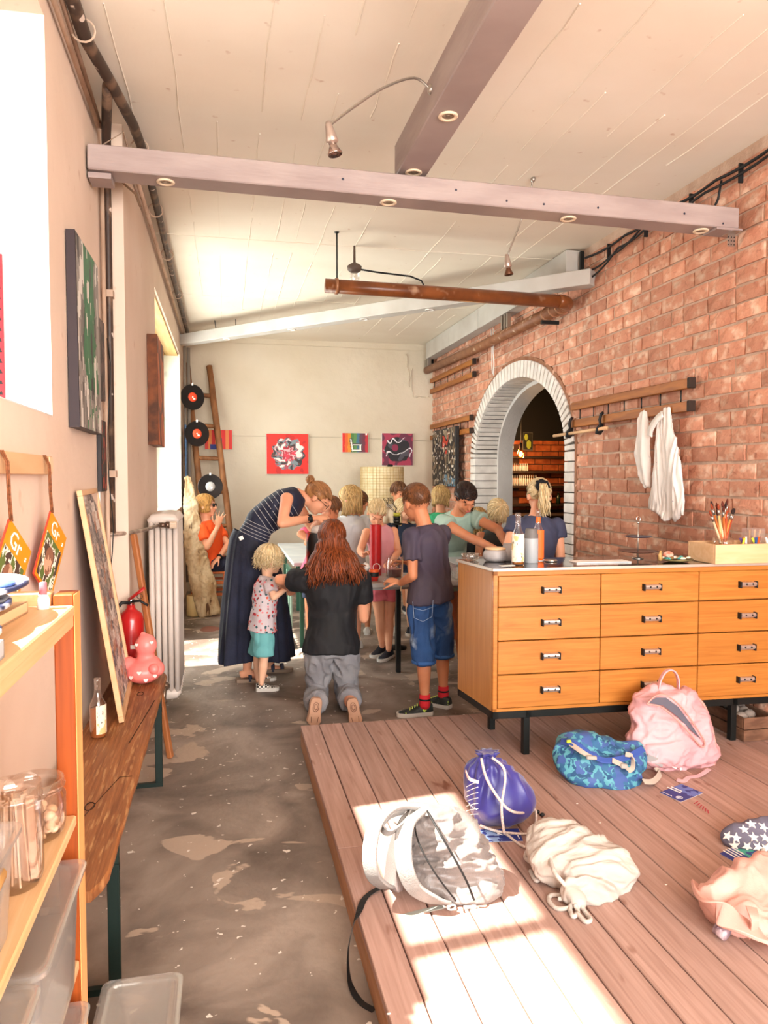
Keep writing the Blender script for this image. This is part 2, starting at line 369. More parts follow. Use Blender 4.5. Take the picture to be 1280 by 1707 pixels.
# lintels: timber board near, wide yellow board far
lw = MB(); lw.box(OX+.1, W1[0], W1[3]-.03, XL-.16, W1[1], W1[3]); lt = struct(lw.build('trim_3', PALE))
lw = MB()
for k in range(3): lw.box(OX+.04+k*.145, W2[0], W2[3]-.02, OX+.04+k*.145+.135, W2[1], W2[3]-.001)
struct(lw.build('trim_4', mat('lintel_yellow', '#d8b676', '#c9a05c', sc=(20, 2, 8), rough=.6), bevel=.003))
# windows: frame bars + panes
def window(n, Y0, Y1, z0, z1, x, bars_y, bars_z, fr, top=0):
    t = thing('window_%d' % n, None, None, (x, Y0, z0), kind='structure')
    f = MB(); b = .05
    f.box(x-.03, Y0, z0, x+.03, Y0+b, z1); f.box(x-.03, Y1-b, z0, x+.03, Y1, z1); f.box(x-.03, Y0, z0, x+.03, Y1, z0+b); f.box(x-.03, Y0, z1-b-top, x+.03, Y1, z1)
    for y in bars_y: f.box(x-.028, y-.035, z0, x+.028, y+.035, z1-top)
    for z in bars_z: f.box(x-.015, Y0, z-.012, x+.015, Y1, z+.012)
    f.build('window_frame', fr, t, bevel=.004)
    ys = [Y0]+list(bars_y)+[Y1]; g = glassy('window_glass', '#ffffff', .03, .02)
    for a, c in zip(ys[:-1], ys[1:]):
        p = MB(); p.box(x-.003, a+.03, z0+.04, x+.003, c-.03, z1-top-.04); p.build('pane', g, t)
window(1, W1[0], W1[1], W1[2], W1[3], OX+.05, [1.87], [], mat('window_frame_white', '#ddd9d2', rough=.5), top=.23)
window(3, W1[0], 1.70, 1.36, W1[2]-.0, OX+.05, [], [], _mats['window_frame_white'])
struct((lambda q_: (q_.box(-2.5, 7.75, 0, -2.2, 12, 5.2), q_.build('wall_sun_blocker', PLA))[1])(MB()))  # unseen wall added outside to keep sun off the far corner
window(2, W2[0], W2[1], W2[2], W2[3], OX+.06, [6.98, 8.05], [], _mats['window_frame_white'], top=.62)
# back wall, rear wall with open double doorway behind the photographer
bw = MB(); n, m = 34, 30; vs = []; fs = []
for j in range(m+1):
    for i in range(n+1): vs.append((XF-.05+(XR+.1-XF)*i/n, YB+.012*nz(i*.5, j*.5, 3)+.006*nz(i*1.7, j*1.7, 8), ZC*j/m))
for j in range(m):
    for i in range(n): a = j*(n+1)+i; fs.append((a, a+1, a+n+2, a+n+1))
bw.add(vs, fs); bw.box(XL-.4, YB+.03, 0, XR+.4, YB+.3, ZC)
bwo = struct(bw.build('wall_back', PLB, smooth=True, auto=True))
ck = MB()   # chased channel patch and crack in the plaster by the right corner
for pts in ([(2.53, YB-.012, 3.0), (2.53, YB-.012, 2.72), (2.55, YB-.012, 2.62), (2.70, YB-.012, 2.60), (2.80, YB-.012, 2.62)], [(2.45, YB-.012, 3.2), (2.49, YB-.012, 2.9), (2.50, YB-.012, 2.7)]):
    q = []; 
    for a, c in zip(pts[:-1], pts[1:]): q += [V(a).lerp(V(c), k/6)+V((random.uniform(-.012, .012), 0, random.uniform(-.012, .012))) for k in range(6)]
    ck.tube(q, [random.uniform(.004, .011) for _ in q], 6)
ck.tube([(XF, YB-.01, ZC-.07), (.9, YB-.01, ZC-.075), (1.9, YB-.012, ZC-.085), (2.7, YB-.01, ZC-.09)], .005, 5)
ck.build('plaster_scar', PLB, bwo)
rw_ = MB(); rw_.box(XL-.4, -4.2, 0, -.6, -4, ZC); rw_.box(2.6, -4.2, 0, XR+.4, -4, ZC); rw_.box(-.6, -4.2, 2.9, 2.6, -4, ZC); struct(rw_.build('wall_rear', PLA))
# ------------------------------------------------------------------ brick wall with arch
AY0, AY1, AZS, AHT, RING = 5.88, 8.19, 1.72, .76, .165      # clear opening: Y range, springing height, rise
ac = (AY0+AY1)/2; ah = (AY1-AY0)/2
def arch_pt(th, off=0): return (ac+(ah+off)*cos(th), AZS+(AHT+off)*sin(th))
poly = [(-4, 0), (-4, ZC), (YB+.3, ZC), (YB+.3, 0), (AY1+RING, 0)]+[arch_pt(pi*k/24, RING) for k in range(25)]+[(AY0-RING, 0)]
mw = MB(); mw.prism(poly, 'x', XR+.012, XR+.42)
wr = struct(mw.build('wall_right', MORT))
random.seed(11)
BL, BH = .233, .084; PY, PZ = .247, .099
def brick_mesh(L, H, D, seed, b=.006):
    """rock-faced brick: 4x3 front grid pushed in and out; front faces -x, centred on front plane"""
    rnd = random.Random(seed); vs = []; fs = []; nx, nzz = 3, 2
    for j in range(nzz+1):
        for i in range(nx+1):
            e = (i in (0, nx)) or (j in (0, nzz))
            vs.append((0+(.004 if e else -rnd.uniform(0, .009)), -L/2+L*i/nx+(rnd.uniform(-.004, .004) if e else rnd.uniform(-.015, .015)), -H/2+H*j/nzz+rnd.uniform(-.002, .002)))
    for j in range(nzz):
        for i in range(nx): a = j*(nx+1)+i; fs.append((a+nx+1, a+nx+2, a+1, a))
    bd = [(i, 0) for i in range(nx)]+[(nx, j) for j in range(nzz)]+[(i, nzz) for i in range(nx, 0, -1)]+[(0, j) for j in range(nzz, 0, -1)]
    idx = [j*(nx+1)+i for i, j in bd]; o = len(vs)
    for k in idx: x, y, z = vs[k]; vs.append((D, y, z))
    for k in range(len(idx)): l = (k+1) % len(idx); fs.append((idx[k], idx[l], o+l, o+k))
    return vs, fs
slots = []
row = 0; z = .05
while z < ZC-.02:
    y = 2.2-(PY*.5 if row % 2 else 0)-random.uniform(0, .04)
    while y < YB:
        L = BL if random.random() < .8 else BL*.5
        c = y+L/2; y0, y1 = y, y+L
        # clip by the arch ring
        zz = z
        if zz < AZS: hw = ah+RING+.006
        else:
            q = 1-((zz-AZS)/(AHT+RING+.01))**2; hw = (ah+RING+.006)*math.sqrt(q) if q > 0 else 0
        if hw > 0:
            a, b_ = ac-hw, ac+hw
            if y0 < b_ and y1 > a:
                if y0 < a-.03: y1 = a
                elif y1 > b_+.03: y0 = b_
                else: y += L+.012; continue
        if y1-y0 > .03: slots.append(((y0+y1)/2, z, y1-y0-.001))
        y += L+.012
    z += PZ; row += 1
vis = [s for s in slots if s[0] > 3.42 and (s[1] > 1.0 or s[0] > 5.2) and s[1] < 3.3]
vis.sort(key=lambda s: (s[0]**2+XR**2))
near = set(id(s) for s in vis[:298]); cache = {}
far = MB(); fi = 0
for s in slots:
    y, z, L = s; key = round(L, 2)
    dz = random.uniform(-.003, .003); dx = random.uniform(-.005, .004)
    if id(s) in near:
        k = (key, random.randint(0, 5))
        if k not in cache:
            vs_, fs_ = brick_mesh(key-.002, BH, .02, hash(k) % 9999 if False else int(key*1000)+k[1]*77); q = MB(); q.add(vs_, fs_); cache[k] = q.mesh('brick', BRK)
        o = link('brick', cache[k], wr); o.location = V((XR+dx, y, z+dz))-wloc(wr)
    else:
        vs_, fs_ = brick_mesh(L, BH, .02, fi); fi += 1; far.add([(a+XR+dx, b_+y, c_+z+dz) for a, b_, c_ in vs_], fs_)
far.build('brick', BRKS, wr)['kind'] = 'stuff'
# arch ring of white-painted bricks on edge, reveal courses, inner plaster band, brown line round it
k = 0; na = 46
def arch_brick(c, ang, w_, t_, d0, d1):
    q = MB(); R = Matrix.Rotation(ang, 3, 'X'); q.bbox((0, 0, 0), (d1-d0, w_, t_), .004, R); o = q.v
    return q
for i in range(na):
    th = pi*(i+.5)/na; yy, zz = arch_pt(th, RING*.5)
    n2 = V((cos(th)/ah, sin(th)/AHT)).normalized(); ang = math.atan2(n2.y, n2.x)
    # arc spacing
    a1, a2 = arch_pt(pi*i/na, RING*.5), arch_pt(pi*(i+1)/na, RING*.5); sp = math.hypot(a1[0]-a2[0], a1[1]-a2[1])
    q = MB(); R = Matrix.Rotation(ang, 3, 'X'); q.bbox((XR+.115, yy, zz), (.27, RING-.004, sp-.016), .004, R)
    o = q.build('arch_brick', BRW, wr)
zz = AZS-.045
while zz > .3:
    for yy in (AY0-RING/2, AY1+RING/2):
        q = MB(); q.bbox((XR+.115, yy, zz), (.27, RING-.004, .078), .004); q.build('arch_brick', BRW, wr)
    zz -= .087
pb = MB()
inn = [arch_pt(pi*k/32, -.012) for k in range(33)]; outr = [arch_pt(pi*k/32, RING-.01) for k in range(33)]
def band(P1, P2, x0, x1, mb):
    P1 = [(P1[0][0], 0)]+P1+[(P1[-1][0], 0)]; P2 = [(P2[0][0], 0)]+P2+[(P2[-1][0], 0)]; n_ = len(P1)
    vs_ = [(x0, *p) for p in P1]+[(x0, *p) for p in P2]+[(x1, *p) for p in P1]+[(x1, *p) for p in P2]; fs_ = []
    for i in range(n_-1): fs_ += [(i, i+1, n_+i+1, n_+i), (2*n_+i, 3*n_+i, 3*n_+i+1, 2*n_+i+1), (i, 2*n_+i, 2*n_+i+1, i+1), (n_+i, n_+i+1, 3*n_+i+1, 3*n_+i)]
    mb.add(vs_, fs_)
inn2 = [arch_pt(pi*k/32, -.035) for k in range(33)]
band(inn2, outr, XR+.25, XR+.43, pb); struct(pb.build('trim_5', PLW, smooth=True, auto=True))
jl = MB(); band([arch_pt(pi*k/32, RING) for k in range(33)], [arch_pt(pi*k/32, RING+.035) for k in range(33)], XR-.004, XR+.02, jl)
struct(jl.build('trim_6', mat('arch_edge', '#8a5a40', '#a0745a', sc=12, rough=.9)))
jm = MB(); band([arch_pt(pi*k/32, .006) for k in range(33)], outr, XR+.012, XR+.25, jm); struct(jm.build('trim_7', mat('arch_joint', '#55504b', rough=.95)))
# ------------------------------------------------------------------ bar room behind the arch
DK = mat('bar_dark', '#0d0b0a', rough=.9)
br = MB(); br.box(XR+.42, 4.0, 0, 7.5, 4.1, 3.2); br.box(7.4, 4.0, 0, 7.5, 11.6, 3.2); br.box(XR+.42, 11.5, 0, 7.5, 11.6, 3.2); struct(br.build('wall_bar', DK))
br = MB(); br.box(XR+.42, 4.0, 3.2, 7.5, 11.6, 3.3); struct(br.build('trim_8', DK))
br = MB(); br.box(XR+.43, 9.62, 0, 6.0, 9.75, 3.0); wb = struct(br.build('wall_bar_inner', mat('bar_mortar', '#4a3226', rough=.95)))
BBR = mat('bar_brick', '#b5602f', '#8c3f1c', sc=9, rough=.8, vary=.2, bump=.4)
q = MB(); q.bbox((0, 0, 0), (.222, .03, .078), .006); bm_ = q.mesh('brick', BBR)
for r in range(9, 24):
    for c in range(0, 8):
        x = 3.82+c*.236+(.118 if r % 2 else 0); z = .1+r*.09
        if 1.0 < z < 2.15 and x < 5.3 and x > 3.86: o = link('brick', bm_, wb); o.location = V((x, 9.612, z))-wloc(wb)
bd = MB(); bd.box(3.3, 9.56, 2.0, 5.8, 9.61, 3.0); bd.build('dark_panel', DK, wb)
# ================================================================== PLATFORM
PZ_ = .12; PX0, PX1, PYN, PYF = .395, XR-.005, .35, 4.08
plat = thing('wooden_platform', 'low wooden plank platform under the school bags and the drawer cabinet', 'platform', ((PX0+PX1)/2, 2.3, 0))
q = MB(); q.box(PX0+.03, PYN, .002, PX1, PYF-.03, PZ_-.029); q.build('substructure', BLK, plat)
random.seed(5)
edges = [PX0]; x = .50
while x < PX1-.05: edges.append(x); x += .1245
edges.append(PX1)
pm = {}
for i, (a, b) in enumerate(zip(edges[:-1], edges[1:])):
    cuts = [PYN]; y = PYN
    if i == 0: cuts += [2.68]
    else:
        y = random.uniform(1.0, 3.2)
        if i % 3 != 1: cuts.append(y)
    cuts.append(PYF+random.uniform(-.004, .004))
    for c, d in zip(cuts[:-1], cuts[1:]):
        q = MB(); q.bbox(((a+b)/2, (c+d)/2, PZ_-.014+random.uniform(-.0012, .0012)), (b-a-.0045, d-c-.003, .028), .0025)
        q.build('plank', PLANK, plat)
for c, d in ((PYN, 2.1), (2.103, PYF)):
    q = MB(); q.bbox((PX0+.014, (c+d)/2, .046), (.022, d-c, .088), .002); q.build('side_board', PLANKE, plat)
q = MB(); q.bbox(((PX0+PX1)/2, PYF-.014, .046), (PX1-PX0-.03, .022, .088), .002); q.build('side_board', PLANKE, plat)
q = MB()
for px, py in ((648, 1690), (528, 1241), (534, 1257), (1000, 1372), (962, 1340), (1110, 1475)):
    p = AZ(px, py, PZ_); q.ell((p.x, p.y, PZ_+.0005), (.006, .004, .001), n=8, m=4)
q.build('paint_drip', WHT, plat)['kind'] = 'stuff'
q = MB()
for k in range(6): p = AZ(1160+k*4, 1338+k*3, PZ_); q.obox((p.x, p.y, PZ_+.0008), (.035, .004, .0006), rotz(.5+.1*k))
q.build('red_paint_mark', mat('red_paint_smear', '#a8283a', rough=.7), plat)['kind'] = 'stuff'

# ================================================================== BEAMS AND THEIR DOWNLIGHTS
def beam(name, label, a, b, w, h, m, spots, zt=0):
    a, b = V(a), V(b); d = (b-a); L = d.length; ang = math.atan2(d.y, d.x); t = thing(name, label, 'beam', a)
    q = MB(); tilt = Matrix.Rotation(-math.atan2(d.z, math.hypot(d.x, d.y)), 3, 'Y'); R = rotz(ang) @ tilt
    q.bbox((a+b)/2+V((0, 0, h/2)), (L, w, h), .005, R); q.build('timber', m, t)
    for s in spots:
        p = a+d*s; r = MB(); c = p+V((0, 0, -.004))
        r.lathe(c, [(.036, .004), (.042, .004), (.043, -.001), (.038, -.005), (.028, -.003), (.026, .003)], 24); f = r.build('downlight_ring', mat('downlight_cream', '#e3cdb0', rough=.4) if m is BEAM else WHT, t, smooth=True)
        r = MB(); r.lathe(c, [(.001, .001), (.026, .001), (.026, .004), (.001, .004)], 16); r.lathe(c, [(.010, -.002), (.014, -.002), (.014, .003), (.010, .003)], 12); r.build('downlight_bulb', mat('downlight_inner', '#8d7a66', rough=.3, metal=.4), f, smooth=True)
    return t
cb = beam('ceiling_beam', 'mauve painted timber beam running from wall to wall across the room', (XL+.01, 3.735, 2.905), (2.78, 3.735, 2.865), .145, .115, BEAM, [.1, .42, .71, .945])
q = MB(); q.box(2.74, 3.70, 2.78, 2.785, 3.704, 2.87); q.box(2.74, 3.66, 2.852, 2.79, 3.76, 2.856); q.build('steel_bracket', STEEL, cb)
q = MB(); q.obox((2.72, 3.72, 2.86), (.16, .12, .012)); q.obox((XL+.06, 3.74, 2.885), (.1, .12, .025)); q.build('packing_block', BEAM, cb)
q = MB()
for x in (2.742, 2.76, 2.778):
    for z in (2.79, 2.81, 2.83): q.obox((x, 3.699, z), (.006, .002, .006))
q.build('bracket_hole', BLK, cb)['kind'] = 'stuff'
q = MB()
for s in (.35, .52, .60, .66, .75, .9, .97): q.ell((XL+3.39*s, 3.66, 2.93-.04*s+random.uniform(-.01, .04)), (.006, .004, .006), n=6, m=4)
q.build('screw', mat('dark_blue_screw', '#262a3c', rough=.5), cb)['kind'] = 'stuff'
beam('ceiling_beam', 'mauve painted timber beam running lengthwise above the open floor', (.945, .4, 3.045), (.94, 3.78, 3.03), .155, .16, BEAM, [.80, .975])
b3 = beam('ceiling_beam', 'pale grey slanting timber beam near the back wall', (XF+.01, 9.3, 3.075), (2.82, 5.40, 2.99), .14, .12, BEAML, [.16, .36, .55, .70])
# grey cladding box under the ceiling, along the brick wall
dx = thing('ceiling_duct', 'pale grey sheet duct running along the top of the brick wall', 'duct', (2.75, 7.8, 3.1))
for k in range(4):
    y0 = 5.62+k*1.07; q = MB(); q.bbox((2.76, min(y0+.53, 9.9), 3.215), (.13, 1.06, .215), .003); q.build('duct_panel', BEAML, dx)
for y in (5.57, 9.95):
    q = MB(); q.box(2.79, y-.01, 3.06, 2.82, y+.01, 3.30); q.build('duct_end', DARKM, dx)
for k, (y, z) in enumerate(((6.9, 2.98), (9.8, 2.98))):
    q = MB()
    for j in range(3): q.box(2.70+.0, y+j*.07, z-.02, 2.735, y+j*.07+.04, z+.12)
    q.build('steel_clip', STEEL, dx)
# wire rods and small junction near the back left end of beam 3
q = MB(); q.tube([(-.1, 9.0, ZC), (-.09, 9.02, 3.25), (-.06, 9.02, 3.15)], .006, 6); q.tube([(.14, 8.9, ZC), (.14, 8.9, 3.12)], .006, 6); q.tube([(-.4, 9.3, 3.22), (.3, 9.0, 3.20)], .005, 6)
tag(q.build('hanging_wire', mat('wire_grey', '#6d665f', rough=.6), None, True), 'thin grey wires hanging from the ceiling above the slanting beam', 'wire')

# ================================================================== GOOSENECK SPOTLIGHTS
def spot(label, a, pts, d, mshade):
    t = thing('spotlight', label, 'lamp', a)
    q = MB(); q.ell(a, (.014, .02, .02), n=10, m=6); q.build('mount', STEEL, t, smooth=True)
    P = [V(a)]+[V(p) for p in pts]; S = []
    for i in range(len(P)-1):
        p0, p1, p2, p3 = P[max(i-1, 0)], P[i], P[i+1], P[min(i+2, len(P)-1)]
        for k in range(6):
            u = k/6; S.append(.5*((2*p1)+(p2-p0)*u+(2*p0-5*p1+4*p2-p3)*u*u+(3*p1-p0-3*p2+p3)*u**3))
    S.append(P[-1]); q = MB(); q.tube(S, .0055, 8); q.build('gooseneck', STEEL, t, smooth=True)
    e = P[-1]; R = V(d).to_track_quat('Z', 'Y').to_matrix()
    q = MB(); q.lathe(e, [(.010, -.015), (.014, 0), (.020, .035), (.024, .06), (.020, .064), (.014, .07)], 20, R); q.build('lamp_body', mat('lamp_silver', '#b9a79b', rough=.3, metal=.7), t, smooth=True)
    q = MB(); q.lathe(e, [(.013, .066), (.015, .076), (.029, .108), (.027, .112), (.015, .10), (.001, .095)], 20, R); q.build('reflector_bulb', mshade, t, smooth=True)
    q = MB(); q.tube([e+R@V((.02, 0, .03)), e+R@V((.055, 0, .02))], .003, 6); q.build('switch', WHT, t, smooth=True)
spot('silver gooseneck spotlight curving out from the lengthwise mauve beam', (.862, 3.1, 3.13), [AY(690, 130, 3.08), AY(640, 146, 3.03), AY(590, 178, 2.97), AY(548, 210, 2.9)], (.22, -.05, -1), mat('reflector', '#a9958c', rough=.15, metal=.9))
s2 = AX(881, 358, 1.93)
spot('small gooseneck spotlight with rust brown shade hanging below the wall to wall beam', (1.86, 4.35, ZC-.01), [(1.84, 4.37, 3.2), (1.80, 4.40, 3.07), AY(845, 428, 4.42)], (.12, 0, -1), mat('reflector_rust', '#6b4632', rough=.35, metal=.6))

# ================================================================== BROWN PIPE WITH ELBOW, HANGER ROD, CEILING FITTING
t = thing('heating_pipe', 'thick brown painted pipe that turns from the brick wall into the room', 'pipe', (2.72, 5.6, 2.88))
q = MB(); q.tube([(.745, 5.6, 2.93), (1.2, 5.6, 2.925), (2.62, 5.6, 2.905)], .052, 18); q.build('pipe_run', PIPE, t, True)
q = MB(); q.tube([(2.62+.115*sin(a), 5.6+.115*(1-cos(a)), 2.905) for a in [k*pi/2/8 for k in range(9)]], .055, 18); q.build('elbow', PIPE, t, True)
q = MB(); q.tube([(2.735, 5.715, 2.905), (2.735, 8, 2.925), (2.735, 9.97, 2.97)], .052, 18); q.build('pipe_run', mat('pipe_copper_wall', '#8e5f42', '#7a4c30', sc=9, rough=.5, c3='#b79a80', sc3=14, lo3=.62, hi3=.7), t, True)
q = MB()
for y in (5.78, 5.9, 6.05): q.lathe((2.735, y, 2.906), [(.052, 0), (.06, 0), (.06, .02), (.052, .02)], 18, Matrix.Rotation(-pi/2, 3, 'X'))
q.lathe((.83, 5.6, 2.93), [(.052, -.01), (.06, -.01), (.06, .012), (.052, .012)], 18, Matrix.Rotation(pi/2, 3, 'Y')); q.build('pipe_collar', mat('collar', '#a07050', rough=.4, metal=.3), t, True)
q = MB(); q.tube([(.835, 5.6, 2.98), (.835, 5.6, ZC)], .006, 6); q.ell((.835, 5.6, ZC), (.02, .02, .01)); q.build('hanger_rod', DARKM, t, True)
q = MB(); q.box(2.66, 6.0, 2.81, 2.82, 6.03, 2.84); q.build('wall_bracket', DARKM, t)
t = thing('ceiling_outlet', 'small glass ceiling lamp holder with a black cable above the brown pipe', 'lamp', (1.02, 5.9, 3.1))
q = MB(); q.lathe((1.02, 5.9, 3.12), [(.03, 0), (.055, .02), (.058, .05), (.03, .07), (.01, .08), (.008, .21)], 18); q.build('holder', mat('holder_brown', '#5a4a40', rough=.6), t, True)
q = MB(); q.lathe((1.02, 5.9, 3.03), [(.036, 0), (.04, .01), (.04, .09), (.03, .095)], 18); q.build('glass_cover', glassy('cover_glass', '#ffffff', .3), t, True)
q = MB(); q.tube([(1.05, 5.9, 3.15), (1.2, 5.92, 3.14), (1.5, 6.0, 3.145), (1.6, 6.02, 3.12), (1.66, 6.03, 3.02), (1.67, 6.03, 2.98)], .007, 6); q.build('cable', BLK, t, True)

# ================================================================== LEFT WALL PIPES AND CABLES
PD = mat('pipe_dark_rust', '#3c2c24', '#6f5644', sc=(9, 9, 6), lo=.5, hi=.62, rough=.5, c3='#cdbcae', sc3=16, lo3=.66, hi3=.7)
PC = mat('pipe_cream', '#c6ab95', '#a98d77', sc=(8, 8, 3), rough=.6)
t = thing('riser_pipe', 'rusty dark and cream pipes along the ceiling corner and down the left wall', 'pipe', (-.55, 4.1, .4))
cz = ZC-.07
q = MB(); q.tube([(-.53, .6, cz+.0), (-.53, 2.2, cz), (-.535, 2.9, cz), (-.53, 3.25, cz-.005), (-.48, 3.6, cz), (-.435, 4.0, cz+.01), (-.415, 4.3, cz), (-.42, 5.2, cz+.01), (-.43, 7, cz), (-.43, 10, cz)], [.026, .026, .027, .027, .026, .026, .024, .023, .022, .022], 12); q.build('main_pipe', PD, t, True)
q = MB(); q.tube([(-.585, .6, cz-.04), (-.585, 2.9, cz-.05), (-.585, 3.9, cz-.06)], .011, 8); q.tube([(-.57, .6, cz-.0), (-.57, 2.9, cz-.0), (-.58, 3.95, cz-.04)], .010, 8); q.tube([(-.475, 4.18, cz-.06), (-.475, 7, cz-.05), (-.475, 9.9, cz-.05)], .013, 8); q.build('cream_conduit', PC, t, True)
q = MB(); q.tube([(-.50, 3.62, cz), (-.53, 3.8, cz-.02), (-.56, 3.98, cz-.07), (-.57, 4.05, cz-.18), (-.572, 4.07, 2.9), (-.572, 4.07, 2.4), (-.575, 4.07, 1.2)], [.024, .024, .023, .02, .019, .018, .016], 10); q.build('riser', PD, t, True)
q = MB(); q.tube([(-.59, 4.02, 3.05), (-.59, 4.03, 1.16), (-.59, 4.03, .55)], .011, 8); q.build('cream_riser', PC, t, True)
q = MB(); q.tube([(-.585, 4.04, 1.205), (-.5, 4.2, 1.2), (-.44, 4.5, 1.2), (-.40, 4.74, 1.205)], .011, 8); q.build('branch_pipe', mat('branch', '#b8a696', '#5a4436', sc=(14, 14, 9), rough=.4, metal=.3), t, True)
q = MB()
for y, z in ((2.3, cz), (3.2, cz), (4.25, cz), (5.2, cz), (6.2, cz), (7.5, cz)):
    q.tube([(-.48+.045*cos(a)-(.05 if y < 3.5 else -.05), y, z+.045*sin(a)) for a in [k*2*pi/14 for k in range(14)]], .004, 5, closed=True)
for z in (2.42, 1.5): q.box(-.605, 4.045, z, -.55, 4.10, z+.035)
q.build('pipe_clip', PC, t)['kind'] = 'stuff'
q = MB(); q.tube([(-.56, 4.0, 3.05), (-.50, 4.12, 3.02), (-.45, 4.2, 3.0), (-.43, 4.25, 2.95)], .006, 6); q.tube([(-.58, 3.7, 3.0), (-.45, 3.75, 3.12), (-.42, 3.85, 3.0), (-.52, 3.85, 3.04)], .003, 5); q.build('loose_wire', mat('loose_wire', '#8a7460', rough=.6), t, True)['kind'] = 'stuff'
q = MB(); q.obox((-.53, 4.06, 3.04), (.06, .05, .05)); q.build('coupling', mat('coupling_green', '#2c3a30', rough=.5), t)
# loose string on left wall
q = MB(); q.tube([(-.575, 4.0, 2.2)]+[(-.57+.01*sin(k), 3.98+.02*sin(k*1.7), 2.2-.12*k) for k in range(1, 12)], .003, 5)
tag(q.build('loose_cord', DARKM, None, True), 'thin dark cord dangling beside the riser pipe on the left wall', 'cord')
# right wall cables
q = MB()
def cabl(pts, r=.009):
    S = []; P = [V(p) for p in pts]
    for i in range(len(P)-1):
        for k in range(5):
            p = P[i].lerp(P[i+1], k/5); p.z -= .02*sin(pi*k/5); S.append(p)
    S.append(P[-1]); return S
t = thing('wall_cable', 'bundle of black cables clipped along the top of the brick wall', 'cable', (2.81, 4.5, 3.2))
q.tube(cabl([(2.80, 2.6, 3.22), (2.80, 3.3, 3.23), (2.80, 3.9, 3.22), (2.80, 4.4, 3.235), (2.80, 4.9, 3.22), (2.80, 5.5, 3.23)]), .009, 6); q.build('cable', BLK, t, True)
q = MB(); q.tube(cabl([(2.80, 2.6, 3.18), (2.80, 3.3, 3.2), (2.80, 4.0, 3.185), (2.80, 4.7, 3.2), (2.80, 5.1, 3.13), (2.80, 5.5, 3.12)]), .008, 6); q.build('cable', BLK, t, True)
q = MB(); q.tube(cabl([(2.80, 4.6, 3.19), (2.80, 5.0, 3.16), (2.80, 5.4, 3.05), (2.80, 5.6, 3.05)]), .008, 6); q.build('cable', BLK, t, True)
q = MB(); q.tube([(2.80, 3.85, 3.2), (2.795, 3.87, 3.1), (2.795, 3.95, 3.02), (2.79, 4.05, 2.98)], .007, 6); q.build('cable', BLK, t, True)
q = MB()
for y in (3.7, 4.15, 4.65, 5.15): q.box(2.798, y-.005, 3.13, 2.825, y+.005, 3.235)
q.build('clip', BLK, t)['kind'] = 'stuff'
q = MB(); q.tube([(2.80, 7.62, 3.08), (2.80, 7.6, 2.9), (2.80, 7.59, 2.7), (2.80, 7.57, 2.6)], .007, 6); q.tube([(2.80, 7.55, 3.08), (2.80, 7.56, 2.85), (2.80, 7.53, 2.7), (2.80, 7.54, 2.58)], .006, 6)
tag(q.build('white_cable', WHT, None, True), 'pair of white cables running down the bricks above the archway', 'cable')

# ================================================================== WOODEN HOOK RAILS ON THE BRICK WALL
def rail(label, y0, y1, zt, gap, h, nrod, x=2.79, cut=None):
    t = thing('hook_rail', label, 'rail', (x, (y0+y1)/2, zt-gap))
    for z in (zt, zt-gap):
        q = MB(); q.bbox((x, (y0+y1)/2, z), (.038, y1-y0, h), .004); bq = q.build('rail_board', RAILW, t)
        q = MB(); q.bbox((x-.002, y0-.003, z), (.044, .03, h+.004), .003); q.build('end_cap', mat('rail_end', '#2b1a10', rough=.7), t)
    for k in range(nrod):
        y = y0+(y1-y0)*(k+.5)/nrod; q = MB(); q.tube([(x+.005, y, zt-gap), (x+.005, y, zt)], .0045, 6); q.build('rod', DARKM, t, True)
    return t
rail('double wooden hook rail with white cloths hanging from it, beside the archway', 4.08, 5.66, 2.075, .14, .062, 7)
rail('upper short double wooden rail between the brown pipe and the archway', 8.14, 9.95, 2.82, .145, .06, 6)
rail('lower short double wooden rail above the splattered canvas', 8.23, 9.95, 2.19, .15, .06, 6)
t = thing('hanging_stick', 'light wooden stick held in two black straps below the hook rail', 'stick', (2.74, 5.3, 1.85))
q = MB(); q.tube([AX(776, 0, 2.74) if False else V((2.735, 5.0, 1.86)), V((2.735, 5.9, 1.85))], .013, 10); q.build('stick', PALE, t, True)
for y in (5.12, 5.62):
    q = MB(); q.tube([(2.765, y, 1.98), (2.75, y, 1.97), (2.745, y+.01, 1.93), (2.75, y+.01, 1.89), (2.72, y, 1.855), (2.715, y, 1.835), (2.74, y, 1.83), (2.755, y, 1.85), (2.755, y, 1.9)], .011, 6, flat=1.6); q.build('strap_loop', BLK, t, True)

# ================================================================== CABINET
SKX, SKY = -.10, -.035                # the cabinet stands slightly askew
def ck_(x, y, z): return V((1.27+x+SKX*y, 3.40+y+SKY*x, z))
class CB(MB):
    def cb(s, x0, y0, z0, x1, y1, z1, b=.002):
        m = MB(); m.bbox(((x0+x1)/2, (y0+y1)/2, (z0+z1)/2), (x1-x0, y1-y0, z1-z0), b); s.add([ck_(*v) for v in m.v], m.f); return s
cab = thing('drawer_cabinet', 'long honey brown cabinet with twelve drawers on black metal legs', 'cabinet', (2.0, 3.6, PZ_))
CW, CD, CB0, CB1 = 1.585, .43, .35, 1.045
q = CB(); q.cb(0, .02, CB0, .02, CD, CB1, .002); q.build('side_panel', CABS, cab)
q = CB(); q.cb(CW-.02, .02, CB0, CW, CD, CB1, .002); q.build('side_panel', CABS, cab)
q = CB(); q.cb(.02, .03, CB0, CW-.02, CD-.01, CB1-.004, .002); q.build('carcass', mat('cabinet_inside', '#7a4517', rough=.6), cab)
q = CB(); q.cb(0, 0, CB0, .022, .02, CB1, .002); q.cb(0, 0, CB1-.026, CW, .02, CB1, .002); q.cb(0, 0, CB0, CW, .02, CB0+.016, .002); q.build('front_frame', CAB, cab)
